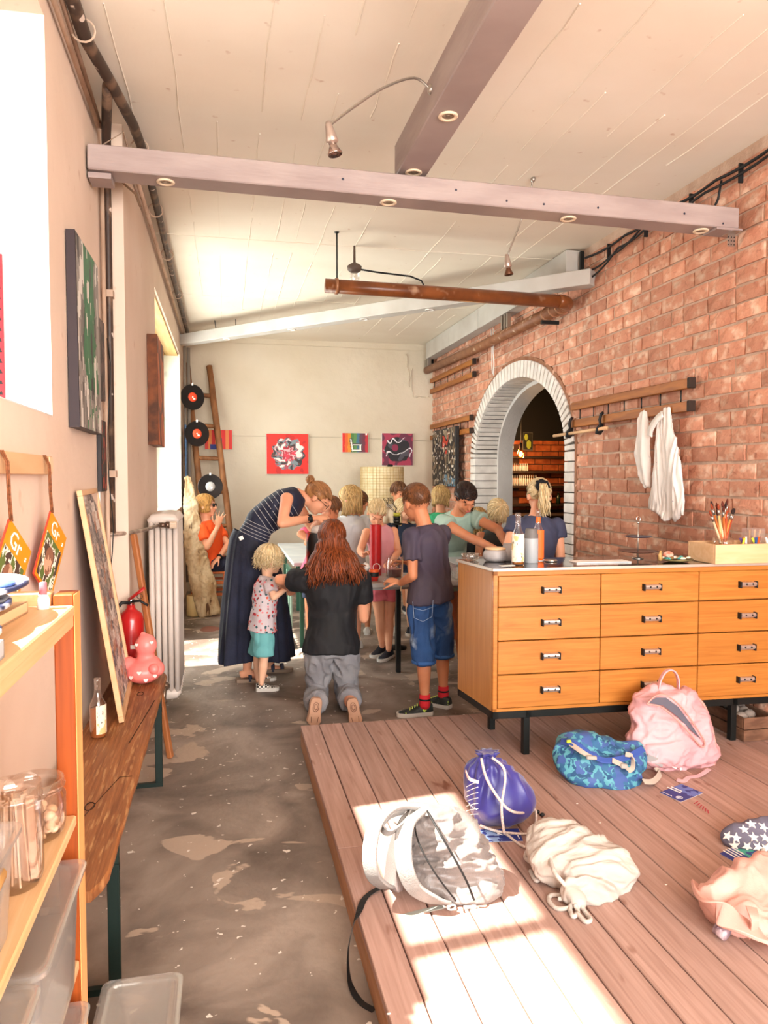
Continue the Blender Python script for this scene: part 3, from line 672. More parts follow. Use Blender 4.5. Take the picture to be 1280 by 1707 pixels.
q = CB(); q.cb(-.006, -.008, CB1, CW+.004, CD+.005, CB1+.012, .003); q.build('worktop', mat('cabinet_top_dark', '#2a2422', rough=.12, coat=.6), cab)
q = CB(); q.cb(-.010, -.012, CB1-.001, CW+.006, -.008, CB1+.013, .001); q.cb(-.010, -.012, CB1-.001, -.006, CD+.008, CB1+.013, .001); q.build('worktop_edge', mat('alu_edge', '#cfc6bb', rough=.3, metal=.6), cab)
cols = [(.024, .553), (.558, 1.09), (1.095, CW-.004)]; rws = [(CB0+.019, CB0+.180), (CB0+.186, CB0+.347), (CB0+.353, CB0+.514), (CB0+.520, CB0+.668)]
for x0, x1 in cols:
    for z0, z1 in rws:
        q = CB(); q.cb(x0, -.004, z0, x1, .03, z1, .002); d = q.build('drawer', CAB, cab)
        xc = (x0+x1)/2 if x0 < 1.09 else x0+.265; zc = (z0+z1)/2+.003
        h = MB(); hw = .042
        prof = [(-.004, -.013), (-.014, -.013), (-.024, -.008), (-.029, .002), (-.026, .011), (-.018, .014), (-.004, .014)]
        vs_ = [ck_(xc+s_*hw, y, zc+z) for s_ in (-1, 1) for y, z in prof]; n_ = len(prof)
        h.add(vs_, [tuple(range(n_-1, -1, -1)), tuple(range(n_, 2*n_))]+[(i, (i+1) % n_, n_+(i+1) % n_, n_+i) for i in range(n_)]); h.build('handle', mat('handle_alu', '#c9bdb4', rough=.25, metal=.7), d)
        for s_ in (-1, 1):
            h = MB(); h.bbox(ck_(xc+s_*(hw+.003), -.015, zc), (.007, .028, .034), .002); h.build('handle_end', BLK, d)
            h = MB(); h.ell(ck_(xc+s_*.018, -.0295, zc+.003), (.005, .003, .005), n=8, m=5); h.build('handle_screw', BLK, d)
q = CB()
for z in (CB0-.035,): q.cb(0, .0, z, CW, .03, CB0, .001); q.cb(0, CD-.03, z, CW, CD, CB0, .001); q.cb(0, 0, z, .03, CD, CB0, .001); q.cb(CW-.03, 0, z, CW, CD, CB0, .001); q.cb(.17, 0, z, .2, CD, CB0, .001); q.cb(1.30, 0, z, 1.33, CD, CB0, .001)
q.build('base_frame', DARKM, cab)
for x, y in ((.17, .02), (.17, .40), (1.31, .02), (1.31, .40)):
    q = CB(); q.cb(x, y-.0, PZ_, x+.032, y+.03, CB0-.03, .002); q.build('leg', DARKM, cab)
# crate below
t = thing('wooden_crate', 'old open wooden crate with stones pushed under the cabinet', 'crate', (2.66, 3.6, PZ_))
q = MB(); cx0, cx1, cy0, cy1, ch = 2.63, 2.825, 3.34, 3.85, .13
CRW = mat('crate_wood', '#7d5a44', '#5e3f2d', sc=(12, 12, 30), rough=.8)
for k in range(2):
    z0 = PZ_+k*.064
    for (a, b, c, d) in ((cx0, cy0, cx1, cy0+.012), (cx0, cy1-.012, cx1, cy1), (cx0, cy0+.012, cx0+.012, cy1-.012), (cx1-.012, cy0+.012, cx1, cy1-.012)):
        q = MB(); q.bbox(((a+c)/2, (b+d)/2, z0+.031), (c-a, d-b, .06), .002); q.build('slat', CRW, t)
q = MB(); q.box(cx0+.01, cy0+.01, PZ_, cx1-.01, cy1-.01, PZ_+.01); q.build('bottom', CRW, t)
random.seed(2); q = MB()
for k in range(9): q.ell((random.uniform(2.66, 2.79), random.uniform(3.38, 3.75), PZ_+.11), (.03, .035, .028), rotz(k), n=8, m=6)
tag(q.build('stone', mat('stone_grey', '#8d8076', sc=9, rough=.8), t, True), None, None, None, 'stuff')
# ================================================================== SHELF UNIT (foreground)
sh = thing('shelf_unit', 'open pine shelf unit holding jars, boxes and paint palettes against the left wall', 'shelf', (-.46, 1.2, 0))
sx0, sx1 = XL+.012, -.322
for (x, y) in ((sx1-.05, 1.715), (sx0, 1.715), (sx1-.05, .35), (sx0, .35)):
    x += .008; y -= .015
    q = MB(); q.bbox((x+.021, y+.032, .624), (.042, .064, 1.248), .003); o = q.build('post', PINEV, sh)
    q = MB(); q.box(x+.0415, y+.0005, .003, x+.0432, y+.0635, 1.246); q.build('post_lit_skin', mat('pine_lit_face', '#e8a76a', '#dd9455', sc=(20, 20, 2), lo=.3, hi=.7, rough=.5), sh)  # added skin; paler colour paints the post side lit from the right
for z in (1.225, .765, .44, .12):
    q = MB(); zt = z
    if z == 1.225: q.bbox(((sx0+sx1)/2, 1.01, z-.012), (sx1-sx0+.004, 1.37, .024), .003)
    else: q.bbox(((sx0+sx1)/2, 1.01, z-.011), (sx1-sx0-.004, 1.37, .022), .003)
    q.build('shelf_board', PINE, sh)
q = MB(); q.bbox(((sx0+sx1)/2, 1.735, 1.233), (sx1-sx0-.10, .04, .034), .003); q.build('end_rail', PINE, sh)
q = MB(); q.bbox((sx1-.012, 1.03, 1.195), (.02, 1.36, .04), .003); q.build('front_rail', PINE, sh)
# ---------------------------------------------- things on the top shelf
def palette(label, c, r, tilt, seed, z):
    random.seed(seed); t = thing('paint_palette', label, 'palette', (c[0], c[1], z), 'paint palettes on the shelf')
    R = Euler(tilt).to_matrix(); o = V((c[0], c[1], z)); q = MB(); ring = []
    n = 36
    def rr(a): return 1-.16*math.exp(-((a-4.2)/.35)**2)
    for (k, zz) in ((.9, 0), (1, .003), (1, .009), (.95, .011), (.88, .006), (.3, .006), (.02, .006)):
        ring.append([o+R@V((r[0]*k*rr(2*pi*i/n)*cos(2*pi*i/n), r[1]*k*rr(2*pi*i/n)*sin(2*pi*i/n), zz)) for i in range(n)])
    q.rings(ring); q.build('board', mat('palette_white', '#dfe0e2', '#a8adba', sc=14, rough=.4, c3='#2a3150', sc3=15, lo3=.56, hi3=.62), t, True)
    for k in range(7):
        a = k*.85+seed; q = MB(); m = random.choice(['#23346e', '#f2f2ee', '#15161c', '#5a78b8', '#d9d9e0', '#1d2a4e'])
        q.ell(o+R@V((r[0]*.6*cos(a), r[1]*.6*sin(a), .009)), (.022, .03, .007), R@rotz(a), n=12, m=6); q.build('paint_blob', mat('blob_'+m, m, rough=.3), t, True)
palette('round paint palette smeared blue and white, topmost of the stack on the shelf', (-.475, 1.54), (.10, .15), (.02, -.04, .1), 1, 1.285)
palette('dark smeared paint palette under the topmost one on the shelf', (-.485, 1.44), (.105, .17), (0, -.02, .3), 4, 1.267)
palette('blue paint palette lying under the other two on the shelf', (-.465, 1.28), (.10, .15), (0, 0, .7), 9, 1.253)
def tray(name, label, cat, c, w, l, h, m, rot=0, lid=None, lidm=None):
    t = thing(name, label, cat, c); R = rotz(rot)
    q = MB(); th = .004; o = V(c)
    q.obox(o+V((0, 0, th/2)), (w, l, th), R)
    for sx in (-1, 1): q.obox(o+R@V((sx*(w-th)/2, 0, h/2)), (th, l, h), R); q.obox(o+R@V((0, sx*(l-th)/2, h/2)), (w, th, h), R)
    q.build('box_body', m, t)
    if lid: q = MB(); q.bbox(o+V((0, 0, h+.003)), (w+.01, l+.01, .008), .003, R); q.build('box_lid', lidm or m, t)
    return t
tt = tray('wooden_tray', 'flat wooden tray under the paint palettes on the shelf', 'tray', (-.48, 1.42, 1.2255), .15, .40, .022, PALE, -.06)
tb = tray('watercolour_box', 'watercolour box with turquoise pans at the shelf edge', 'paint box', (-.365, 1.12, 1.2255), .075, .20, .028, mat('box_silver', '#b7b9bd', rough=.3), .05)
for k in range(5):
    q = MB(); q.bbox((-.365-.002+k*.001, 1.045+k*.037, 1.2475), (.055, .031, .012), .002); q.build('paint_pan', mat('pan%d' % (k % 3), ['#58c4b8', '#6ad0d8', '#3d7fb0'][k % 3], rough=.4), tb)
t = thing('small_bottle', 'tiny clear paint bottle with a red cap beside the palettes', 'bottle', (-.373, 1.655, 1.2255))
q = MB(); q.lathe((-.373, 1.655, 1.2255), [(.001, 0), (.012, 0), (.013, .02), (.009, .03)], 14); q.build('bottle', WHT, t, True)
q = MB(); q.lathe((-.373, 1.655, 1.256), [(.008, 0), (.008, .025), (.001, .027)], 14); q.build('cap', mat('cap_rose', '#a8606a', rough=.5), t, True)
# ---------------------------------------------- jars and boxes on the middle shelf
GJ = glassy('jar_glass', '#fff6ee', .08, .03)
def jar(label, c, r, h, fill, group=None):
    t = thing('glass_jar', label, 'jar', c)
    q = MB(); q.lathe(c, [(r*.8, 0), (r*.97, .012), (r, .03), (r, h*.72), (r*.93, h*.80), (r*.93, h*.86), (r*.99, h*.87), (r*.99, h*.9), (r*.94, h*.91), (r*.95, h), (r*.9, h), (r*.88, h*.82), (r*.95, h*.7), (r*.94, .03), (r*.7, .008), (.001, .008)], 32)
    q.build('glass', GJ, t, True); return t
j = jar('low wide glass jar of pale wooden beads beside the shelf post', (-.388, 1.61, .765), .060, .118, None)
random.seed(4); BEAD = mat('wood_bead', '#dcb795', '#c99c74', sc=20, rough=.5, vary=.12)
for k in range(46):
    a = random.uniform(0, 2*pi); rr = .045*math.sqrt(random.random()); q = MB(); q.lathe((-.388+rr*cos(a), 1.61+rr*sin(a), .776+.05*(k/46)), [(.003, -.008), (.009, -.004), (.0105, 0), (.009, .004), (.003, .008)], 10, Euler((random.random()*3, random.random()*3, 0)).to_matrix()); q.build('bead', BEAD, j, True)
j = jar('tall glass jar packed with wooden craft sticks', (-.378, 1.42, .765), .050, .185, None)
for k in range(16):
    a = k*2.4; rr = .036*math.sqrt((k+.5)/16); q = MB(); q.obox((-.378+rr*cos(a), 1.42+rr*sin(a), .765+.085), (.013, .003, .15), Euler((.06*cos(a), .06*sin(a), a)).to_matrix()); q.build('craft_stick', mat('craft_stick', '#cfae93', '#b98f72', sc=(30, 30, 3), rough=.6), j)
j = jar('glass jar of brown nuts and shells behind the jar of craft sticks', (-.50, 1.50, .765), .058, .155, None)
for k in range(22):
    a = k*2.4; rr = .042*math.sqrt(random.random()); q = MB(); q.ell((-.50+rr*cos(a), 1.50+rr*sin(a), .79+.1*(k/22)), (.013, .016, .012), rotz(a), n=8, m=6); q.build('nut', mat('nut', '#b07650', '#8a4f30', sc=20, rough=.5, vary=.2), j, True)
PLB_ = glassy('clear_plastic', '#eef0f0', .10, .12, '#fbf7f2', milk=.17)
def bin_(label, c, w, l, h, rot=0, flare=.012, fillm=None, lid=False, name='plastic_box'):
    t = thing(name, label, 'box', c, ); o = V(c); R = rotz(rot)
    def ring(hw, hl, z, rr=.025, n=5):
        out = []
        for (sx, sy, a0) in ((1, 1, 0), (-1, 1, pi/2), (-1, -1, pi), (1, -1, 3*pi/2)):
            for k in range(n): a = a0+pi/2*k/(n-1); out.append(o+R@V((sx*(hw-rr)+rr*cos(a), sy*(hl-rr)+rr*sin(a), z)))
        return out
    hw, hl = w/2, l/2
    q = MB(); q.rings([ring(hw-flare, hl-flare, 0), ring(hw-.003, hl-.003, h-.012), ring(hw+.004, hl+.004, h-.012), ring(hw+.008, hl+.008, h-.008), ring(hw+.008, hl+.008, h), ring(hw, hl, h), ring(hw-.004, hl-.004, h-.01), ring(hw-flare-.002, hl-flare-.002, .004)])
    q.build('box_body', PLB_, t, True, auto=True)
    if lid: q = MB(); q.rings([ring(hw+.01, hl+.01, h-.006), ring(hw+.012, hl+.012, h+.006), ring(hw+.004, hl+.004, h+.009), ring(hw-.01, hl-.01, h+.004)]); q.build('box_lid', PLB_, t, True, auto=True)
    if fillm: q = MB(); q.rings([ring(hw-flare-.006, hl-flare-.006, .006), ring(hw-.012, hl-.012, h*.6)]); q.build('contents', fillm, t, True, auto=True)
    return t
b1 = bin_('clear plastic box of wooden rollers at the near end of the jar shelf', (-.40, 1.17, .766), .13, .24, .17)
for k in range(5):
    q = MB(); q.tube([(-.43+.02*k, 1.08, .79+.02*k), (-.42+.018*k, 1.22, .84+.012*k)], .013, 10); q.build('wooden_roller', mat('roller', '#e2b673', rough=.5), b1, True)
bin_('long clear plastic box on the second shelf from the floor, nearest the post', (-.395, 1.46, .441), .18, .36, .24, fillm=mat('box_fill_grey', '#a89c96', rough=.8), lid=True)
bin_('clear plastic box on the second shelf nearest the camera', (-.395, 1.06, .441), .18, .36, .24, fillm=mat('box_fill_paper', '#d9cfc0', '#b99f88', sc=12, rough=.8), lid=True)
bin_('clear plastic box on the lowest shelf beside the post', (-.395, 1.46, .121), .18, .38, .24, lid=True, fillm=mat('box_fill_red', '#a86a56', '#cbb8a8', sc=9, rough=.8))
bf = bin_('large clear plastic storage box on the concrete floor beyond the shelf unit', (-.212, 1.70, 0), .17, .38, .24, lid=True, name='storage_box')
q = MB(); q.bbox((-.212, 1.70, .08), (.12, .30, .13), .02); q.build('contents', mat('box_fill_dark', '#6b625e', '#8d857f', sc=6, rough=.8), bf)
# ================================================================== MAGAZINES ON A WALL BATTEN
bt = thing('wall_batten', 'short pale wooden batten screwed to the left wall above the shelf', 'batten', (-.59, 2.4, 1.52))
q = MB(); q.bbox((-.595, 2.36, 1.540), (.028, .78, .062), .002); q.build('batten', PALE, bt)
q = MB(); q.box(-.582, 2.70, 1.52, -.579, 2.752, 1.568); q.build('batten_end', mat('batten_block', '#e0c2a0', rough=.6), bt)
def magazine(label, y, rot, seed):
    top = V((-.560, y, 1.39)); t = thing('magazine', label, 'magazine', top)
    ux = (rotz(rot) @ V((0, 1, 0))); dn = V((0.0, 0, -1)); a = radians(38)
    e1 = ux*cos(a)+dn*sin(a); e2 = -ux*sin(a)+dn*cos(a); nrm = e1.cross(e2).normalized()
    if nrm.x < 0: nrm = -nrm
    q = MB()
    W, H = .165, .24; cs = [top, top+e1*W, top+e1*W+e2*H, top+e2*H]
    q.add([c-nrm*.006 for c in cs]+[c for c in cs], [(0, 1, 2, 3), (4, 7, 6, 5), (0, 4, 5, 1), (1, 5, 6, 2), (2, 6, 7, 3), (3, 7, 4, 0)]); q.build('pages', mat('mag_pages', '#c8402a', rough=.7), t)
    def fn(u, v_):
        if v_ < .30 or u > .93 or u < .05 or v_ > .95: return '#e08a12'
        k = nz(u*5, v_*5, seed)+.5*nz(u*14, v_*14, seed)
        if (u-.45)**2+(v_-.62)**2 < .045: return '#c9a184' if k > 0 else '#8a5e48'
        return '#5c6e34' if k > .1 else ('#e6e0d2' if k > -.15 else '#4a3a30')
    picture('cover', t, cs[0]+nrm*.0006, e1, e2, W, H, 40, fn)
    R = Matrix((e1, -e2, nrm)).transposed()
    text('cover_title', 'Gr', cs[0]+e1*.025+e2*.06+nrm*.002, R, .07, WHT, t)
    text('cover_title', 's', cs[0]+e1*.135+e2*.05+nrm*.002, R, .03, WHT, t)
    q = MB(); P = [top+V((0, 0, -.008)), top+V((-.004, 0, .06)), V((-.566, y, 1.54)), V((-.580, y, 1.572))]
    q.tube(P, .003, 6); q.tube([p+V((.003, .009, 0)) for p in P], .003, 6); q.build('cord', mat('brown_cord', '#8a5230', '#5e3216', sc=90, rough=.8), t, True)
magazine('orange magazine hanging on a brown cord from the end of the batten', 2.62, -.15, 1)
magazine('orange magazine with a cut off green cover picture, nearest the camera on the batten', 2.14, -.15, 5)
# ================================================================== BENCH
be = thing('beer_bench', 'long worn wooden folding bench with black metal legs along the left wall', 'bench', (-.44, 2.95, 0))
bx0, bx1, by0, by1, bz = -.572, -.302, 1.90, 4.03, .48
q = MB(); n = 44; rg_ = []
for i in range(n+1):
    y = by0+(by1-by0)*i/n; rr = .03; e = 0
    d = min(i, n-i)
    ins = {0: .028, 1: .008}.get(d, 0)
    j = .004*nz(y*7, 1)+.002*nz(y*30, 4); zt = bz+.0012*nz(y*4, 8)
    prof = [(bx0+ins, zt-.028), (bx0+ins-.002, zt-.02), (bx0+ins, zt-.004), (bx0+ins+.005, zt), (-.44, zt+.0005), (bx1-ins-.006+j, zt), (bx1-ins+j, zt-.006), (bx1-ins+j*.6, zt-.016), (bx1-ins-.003+j, zt-.028)]
    rg_.append([(x, y, z) for x, z in prof])
q.rings([[V(p) for p in r] for r in rg_]); q.build('seat_plank', OLDW, be, True, auto=True)
q = MB(); q.tube([(-.50, 2.0+.0*k, bz+.001) for k in range(1)]+[(-.36, 2.62, bz+.0005), (-.32, 2.62, bz+.0005)], .0012, 4); q.tube([(-.37, 2.95, bz+.0008), (-.345, 2.7+.55, bz+.0008), (-.325, 3.5, bz+.0008)], .002, 4)
for (x, y) in ((-.42, 2.4), (-.40, 3.62)): q.tube([(x+.014*cos(a), y+.03*sin(a), bz+.001) for a in [k*2*pi/10 for k in range(10)]], .002, 4, closed=True)
q.build('crack', mat('crack', '#2c160a', rough=.9), be)['kind'] = 'stuff'
GRN = mat('bench_leg_green', '#16241f', rough=.45, metal=.2)
for y, f in ((2.22, -1), (3.70, 1)):
    for x in (-.545, -.327):
        q = MB(); q.bbox((x, y, .225), (.034, .018, .45), .002); q.build('leg', GRN, be)
    q = MB(); q.box(-.56, y-.01, .0, -.31, y+.01, .02); q.build('foot_bar', GRN, be); q = MB(); q.box(-.56, y-.012, .36, -.31, y+.012, .385); q.build('cross_bar', GRN, be)
    q = MB(); q.tube([(-.436, y, .37), (-.436, y-f*.30, .455)], .008, 6); q.box(-.56, y-.09, .445, -.31, y+.09, .452); q.build('brace', GRN, be)
# collage picture leaning on the wall
ct = thing('photo_collage', 'tall framed photo collage standing on the bench and leaning on the wall', 'picture', (-.5, 3.5, bz))
cA, cB, cC, cD = V((-.435, 3.20, bz+.002)), V((-.475, 3.84, bz+.002)), V((-.590, 3.23, 1.445)), V((-.595, 3.86, 1.44))
ux = (cB-cA).normalized(); uy = (cC-cA).normalized(); nn = ux.cross(uy); nn = nn if nn.x > 0 else -nn; W = (cB-cA).length; H = (cC-cA).length
Rf = Matrix((ux, uy, nn)).transposed()
for (u, v_, a, b) in ((W/2, .012, W, .024), (W/2, H-.012, W, .024), (.012, H/2, .024, H-.048), (W-.012, H/2, .024, H-.048)):
    q = MB(); q.bbox(cA+ux*u+uy*v_+nn*.006, (a, b, .022), .002, Rf); q.build('frame_bar', PALE, ct)
random.seed(12); tiles = {}
def colf(u, v_):
    r = int(v_*22+.6*nz(u*3, v_*3)); c = int(u*9+(r % 2)*.5+.4*nz(r, c_ := 3)); k = (r, c)
    if k not in tiles: tiles[k] = random.choice(['#8d8480', '#c9bfb8', '#5d5451', '#a8958a', '#6b5a55', '#bfa595', '#d8d0c8', '#8a4a44' if v_ < .5 else '#7d7470', '#4e4a52', '#a66b4a'])
    d = nz(u*40, v_*90, 2); return hexmix(tiles[k], '#2c2624' if d < 0 else '#efe6de', abs(d)*.9)
picture('photo_sheet', ct, cA+ux*.02+uy*.02+nn*.004, ux, uy, W-.04, H-.04, 56, colf)
q = MB(); q.obox(cA+ux*W/2+uy*H/2-nn*.003, (W-.02, H-.02, .006), Rf); q.build('back_board', PINEV, ct)
# beer bottle on bench
GB = glassy('bottle_glass', '#ffffff', .08, .02)
def bottle(label, c, h, r, liq, lvl, labm=None, lab=(.15, .5), cap=None, glass=None, neck=None, name='glass_bottle', wrap=2.4, rot=0):
    t = thing(name, label, 'bottle', c); c = V(c)
    P = [(r*.9, 0), (r, .006), (r, h*.52), (r*.92, h*.58), (r*.55, h*.68), (r*.40, h*.76), (r*.37, h*.92), (r*.42, h*.925), (r*.42, h*.96), (r*.38, h), (r*.30, h), (r*.30, h*.8)]
    q = MB(); q.lathe(c, P, 28); q.build('glass', glass or GB, t, True)
    if liq:
        q = MB(); pr = [(a-.0025, z+.003) for a, z in P[:9] if z+.003 < h*lvl]; ra = pr[-1][0]; q.lathe(c, [(.001, .003)]+pr+[(ra, h*lvl), (.001, h*lvl)], 24); q.build('drink', liq, t, True)
    def arc(z0, z1, rr, m, nm, a0, a1):
        q = MB(); n = 16; vs_ = [c+V((rr*cos(a0+(a1-a0)*k/n), rr*sin(a0+(a1-a0)*k/n), z)) for z in (z0, z1) for k in range(n+1)]
        q.add(vs_, [(k, k+1, n+k+2, n+k+1) for k in range(n)]); q.build(nm, m, t, True)
    if labm: arc(h*lab[0], h*lab[1], r+.0008, labm, 'label', -pi/2-wrap/2+rot, -pi/2+wrap/2+rot)
    if neck: arc(h*.74, h*.86, r*.42, neck, 'neck_label', -pi, pi)
    if cap: q = MB(); q.lathe(c+V((0, 0, h*.965)), [(r*.44, 0), (r*.44, .008), (r*.3, .012), (.001, .012)], 16); q.build('cap', cap, t, True)
    return t
AMB = mat('amber_drink', '#c9782c', rough=.1, trans=.5, spec=.6)
LBC = mat('label_cream', '#e6dcc6', '#cdb67c', sc=(30, 30, 14), lo=.58, hi=.6, rough=.6, c3='#4a433a', sc3=(160, 160, 40), lo3=.64, hi3=.66)
bottle('half empty clear bottle of amber drink standing on the worn bench', (-.497, 3.05, bz), .235, .031, mat('amber_brown', '#a85e2e', rough=.15, trans=.2), .50, LBC, (.08, .56), rot=.9, wrap=1.9)
# pink duck
du = thing('rubber_duck', 'large pink rubber duck with white hearts sitting on the bench', 'toy', (-.405, 3.80, bz))
PK = mat('duck_pink', '#f0827c', rough=.35, spec=.5); dc = V((-.405, 3.82, bz))
q = MB(); q.ell(dc+V((0, 0, .062)), (.092, .10, .062)); q.ell(dc+V((.03, 0, .085)), (.06, .08, .05)); q.ell(dc+V((-.07, .0, .095)), (.04, .05, .04)); q.cap(dc+V((.012, 0, .10)), dc+V((.012, 0, .15)), .042, .042)
q.ell(dc+V((.014, -.005, .19)), (.054, .054, .056)); q.ell(dc+V((.0, 0, .245)), (.016, .014, .012)); q.ell(dc+V((.075, -.03, .075)), (.03, .055, .035))
o = part_mesh('duck_body', remesh(q, .006, 6, PK), du)
q = MB(); q.ell(dc+V((.055, -.075, .085)), (.026, .03, .026), rotz(.5)); part_mesh('wing', remesh(q, .004, 2, PK), du)
HW = mat('heart_white', '#f3dcd6', rough=.5)
def heart(c, nrm, s, par, m):
    nrm = V(nrm).normalized(); u = nrm.cross(V((0, 0, 1))); u = u.normalized() if u.length > .1 else V((1, 0, 0)); v_ = u.cross(nrm)*-1
    P = []
    for k in range(20):
        a = 2*pi*k/20; x = 16*sin(a)**3/16; y = (13*cos(a)-5*cos(2*a)-2*cos(3*a)-cos(4*a))/16; P.append(V(c)+u*x*s+V((0, 0, 1))*y*s if abs(nrm.z) < .7 else V(c)+u*x*s+v_*y*s)
    q = MB(); n = len(P); q.add([p+nrm*.0005 for p in P]+[p-nrm*.004 for p in P], [tuple(range(n))]+[(i, (i+1) % n, n+(i+1) % n, n+i) for i in range(n)]); q.build('heart', m, par)
for dx_, dz_, r_ in ((-.05, .05, .1), (.062, .05, .1), (-.01, .075, .1), (.02, .035, .1)):
    yy = -.1*math.sqrt(max(0, 1-(dx_/.092)**2-((dz_-.062)/.062)**2))-.004; heart(dc+V((dx_, yy, dz_)), (dx_/.092, -1, 0), .011, du, HW)
for dx_, dz_ in ((-.026, .2), (.045, .21)):
    yy = -.005-.054*math.sqrt(max(0, 1-((dx_-.014)/.054)**2-((dz_-.19)/.056)**2))-.003; heart(dc+V((dx_, yy, dz_)), (dx_*8, -1, 0), .009, du, HW)
# fire extinguisher on the wall step
fe = thing('fire_extinguisher', 'red fire extinguisher fixed behind the pink duck', 'extinguisher', (-.46, 4.06, .50)); fc = V((-.49, 4.07, .50))
RD = mat('extinguisher_red', '#b01c1c', rough=.3, coat=.4)
q = MB(); q.lathe(fc, [(.055, 0), (.062, .01), (.064, .03), (.064, .25), (.055, .285), (.03, .305), (.022, .315), (.022, .33), (.001, .33)], 24); q.build('cylinder', RD, fe, True)
q = MB(); q.lathe(fc+V((0, 0, .33)), [(.018, 0), (.018, .03), (.012, .04), (.001, .04)], 12); q.build('valve', CHROME, fe, True)
q = MB(); q.tube([fc+V((-.01, -.01, .36)), fc+V((.03, -.03, .39)), fc+V((.075, -.04, .425))], .012, 6, flat=.4); q.build('lever', RD, fe, True)
q = MB(); q.tube([fc+V((0, -.01, .35)), fc+V((.05, -.03, .355)), fc+V((.09, -.035, .33))], .007, 6); q.tube([fc+V((.0, -.02, .345)), fc+V((-.04, -.04, .35)), fc+V((-.07, -.04, .31)), fc+V((-.068, -.03, .15))], .009, 8); q.tube([fc+V((.05+.014*cos(a), -.04, .38+.014*sin(a))) for a in [k*pi/4 for k in range(8)]], .002, 5, closed=True); q.build('hose', BLK, fe, True)
q = MB(); q.bbox(fc+V((0.02, -.064, .12)), (.035, .003, .02), .001); q.build('label', WHT, fe)
# brown flat pole leaning by the radiator
q = MB(); a_, b_ = V((-.30, 4.065, 0)), V((-.478, 4.125, 1.20)); R = (b_-a_).to_track_quat('Z', 'Y').to_matrix(); q.bbox((a_+b_)/2, (.036, .03, (b_-a_).length), .006, R)
tag(q.build('wooden_pole', mat('pole_brown', '#a86a3c', '#95582e', sc=(20, 20, 2), rough=.5), None), 'long brown squared wooden pole leaning between the bench and the radiator', 'pole')
# ================================================================== RADIATOR
ra = thing('radiator', 'white ribbed column radiator below the tall side window', 'radiator', (-.385, 5.1, .1)); RW = mat('radiator_white', '#d8cec6', '#cbbfb5', sc=3, rough=.4)
rz0, rz1, rx0, rx1 = .10, 1.27, -.475, -.285
for k in range(9):
    y = 4.83+k*.062; q = MB(); nc = 5
    for c in range(nc):
        x = rx0+.022+(rx1-rx0-.044)*c/(nc-1); top = rz1-.03-(.018 if c in (0, nc-1) else 0); bot = rz0+.03+(.018 if c in (0, nc-1) else 0)
        q.tube([(x, y, bot), (x, y, top)], [.0175, .0175], 10, flat=1.35, side=(1, 0, 0))
    for z, s_ in ((rz1-.045, 1), (rz0+.045, -1)): q.secs([((rx0+.002, y, z), .012, .018, (0, 0, 1)), ((rx0+.03, y, z+s_*.012), .033, .027, (0, 0, 1)), ((-.38, y, z+s_*.016), .036, .029, (0, 0, 1)), ((rx1-.03, y, z+s_*.012), .033, .027, (0, 0, 1)), ((rx1-.002, y, z), .012, .018, (0, 0, 1))], 14)
    q.build('section', RW, ra, True)
q = MB()
for z in (rz1-.07, rz0+.09): q.tube([(-.38, 4.79, z), (-.38, 5.36, z)], .022, 14)
q.build('hub', RW, ra, True)
q = MB(); q.tube([(-.40, 4.76, 1.205), (-.36, 4.76, 1.205)], .016, 12); q.lathe((-.36, 4.76, 1.205), [(.018, 0), (.022, .004), (.022, .02), (.015, .025)], 12, Matrix.Rotation(pi/2, 3, 'Y')); q.build('valve', mat('valve_brown', '#6a5548', rough=.3, metal=.7), ra, True)
q = MB(); n = 16; q.rings([[V((x, 4.76+(.021+(.002 if k % 2 else 0))*cos(2*pi*k/32), 1.205+(.021+(.002 if k % 2 else 0))*sin(2*pi*k/32))) for k in range(32)] for x in (-.336, -.295)]); q.build('thermostat_knob', mat('knob_cream', '#cdb9a2', rough=.5), ra)
q = MB(); q.lathe((-.38, 4.80, rz0+.09), [(.001, 0), (.026, 0), (.03, .01), (.024, .02), (.018, .03)], 16, Matrix.Rotation(pi/2, 3, 'X')); q.tube([(-.38, 4.77, .19), (-.38, 4.745, .185), (-.385, 4.745, .13), (-.385, 4.74, .06), (-.39, 4.74, 0)], .014, 10); q.lathe((-.385, 4.745, .10), [(.02, 0), (.024, .01), (.02, .022)], 10); q.build('return_valve', mat('valve_bronze', '#7d6a5a', rough=.3, metal=.7), ra, True)
# ================================================================== PICTURES ON THE LEFT WALL
def canvas_x(name, label, y0, y1, z0, z1, x, d, side, fn, tilt=0, n=40):
    t = thing(name, label, 'painting', (x, (y0+y1)/2, z0))
    q = MB(); q.add([(x, y0, z0), (x+d+tilt, y0, z0), (x+d, y0, z1), (x, y0, z1), (x, y1, z0), (x+d+tilt, y1, z0), (x+d, y1, z1), (x, y1, z1)], [(0, 1, 2, 3), (7, 6, 5, 4), (1, 5, 6, 2), (0, 3, 7, 4), (3, 2, 6, 7), (0, 4, 5, 1)]); q.build('stretcher', side, t)
    picture('canvas_face', t, (x+d+tilt+.0015, y0+.004, z0+.004), (0, 1, 0), V((-tilt, 0, z1-z0)).normalized(), y1-y0-.008, z1-z0-.008, n, fn); return t
def greenart(u, v_):
    k = nz(u*6, v_*3.2, 3)+.6*nz(u*16, v_*7, 9); g = .5-abs(u-.5)+.25*nz(u*3, v_*3, 6)
    if k > .30: return '#cfcac2'
    if k > .10: return '#7d7772' if g < .3 else '#2d7048'
    if k < -.38: return '#2e282c'
    return '#24633f' if g > .26 and v_ > .22 else ('#8e8781' if k > -.12 else '#6a635f')
canvas_x('canvas_painting', 'big dark framed green and grey abstract painting on the left wall', 3.18, 3.72, 1.70, 2.48, XL+.004, .034, mat('frame_dark', '#2e2024', rough=.5), greenart, tilt=.006)
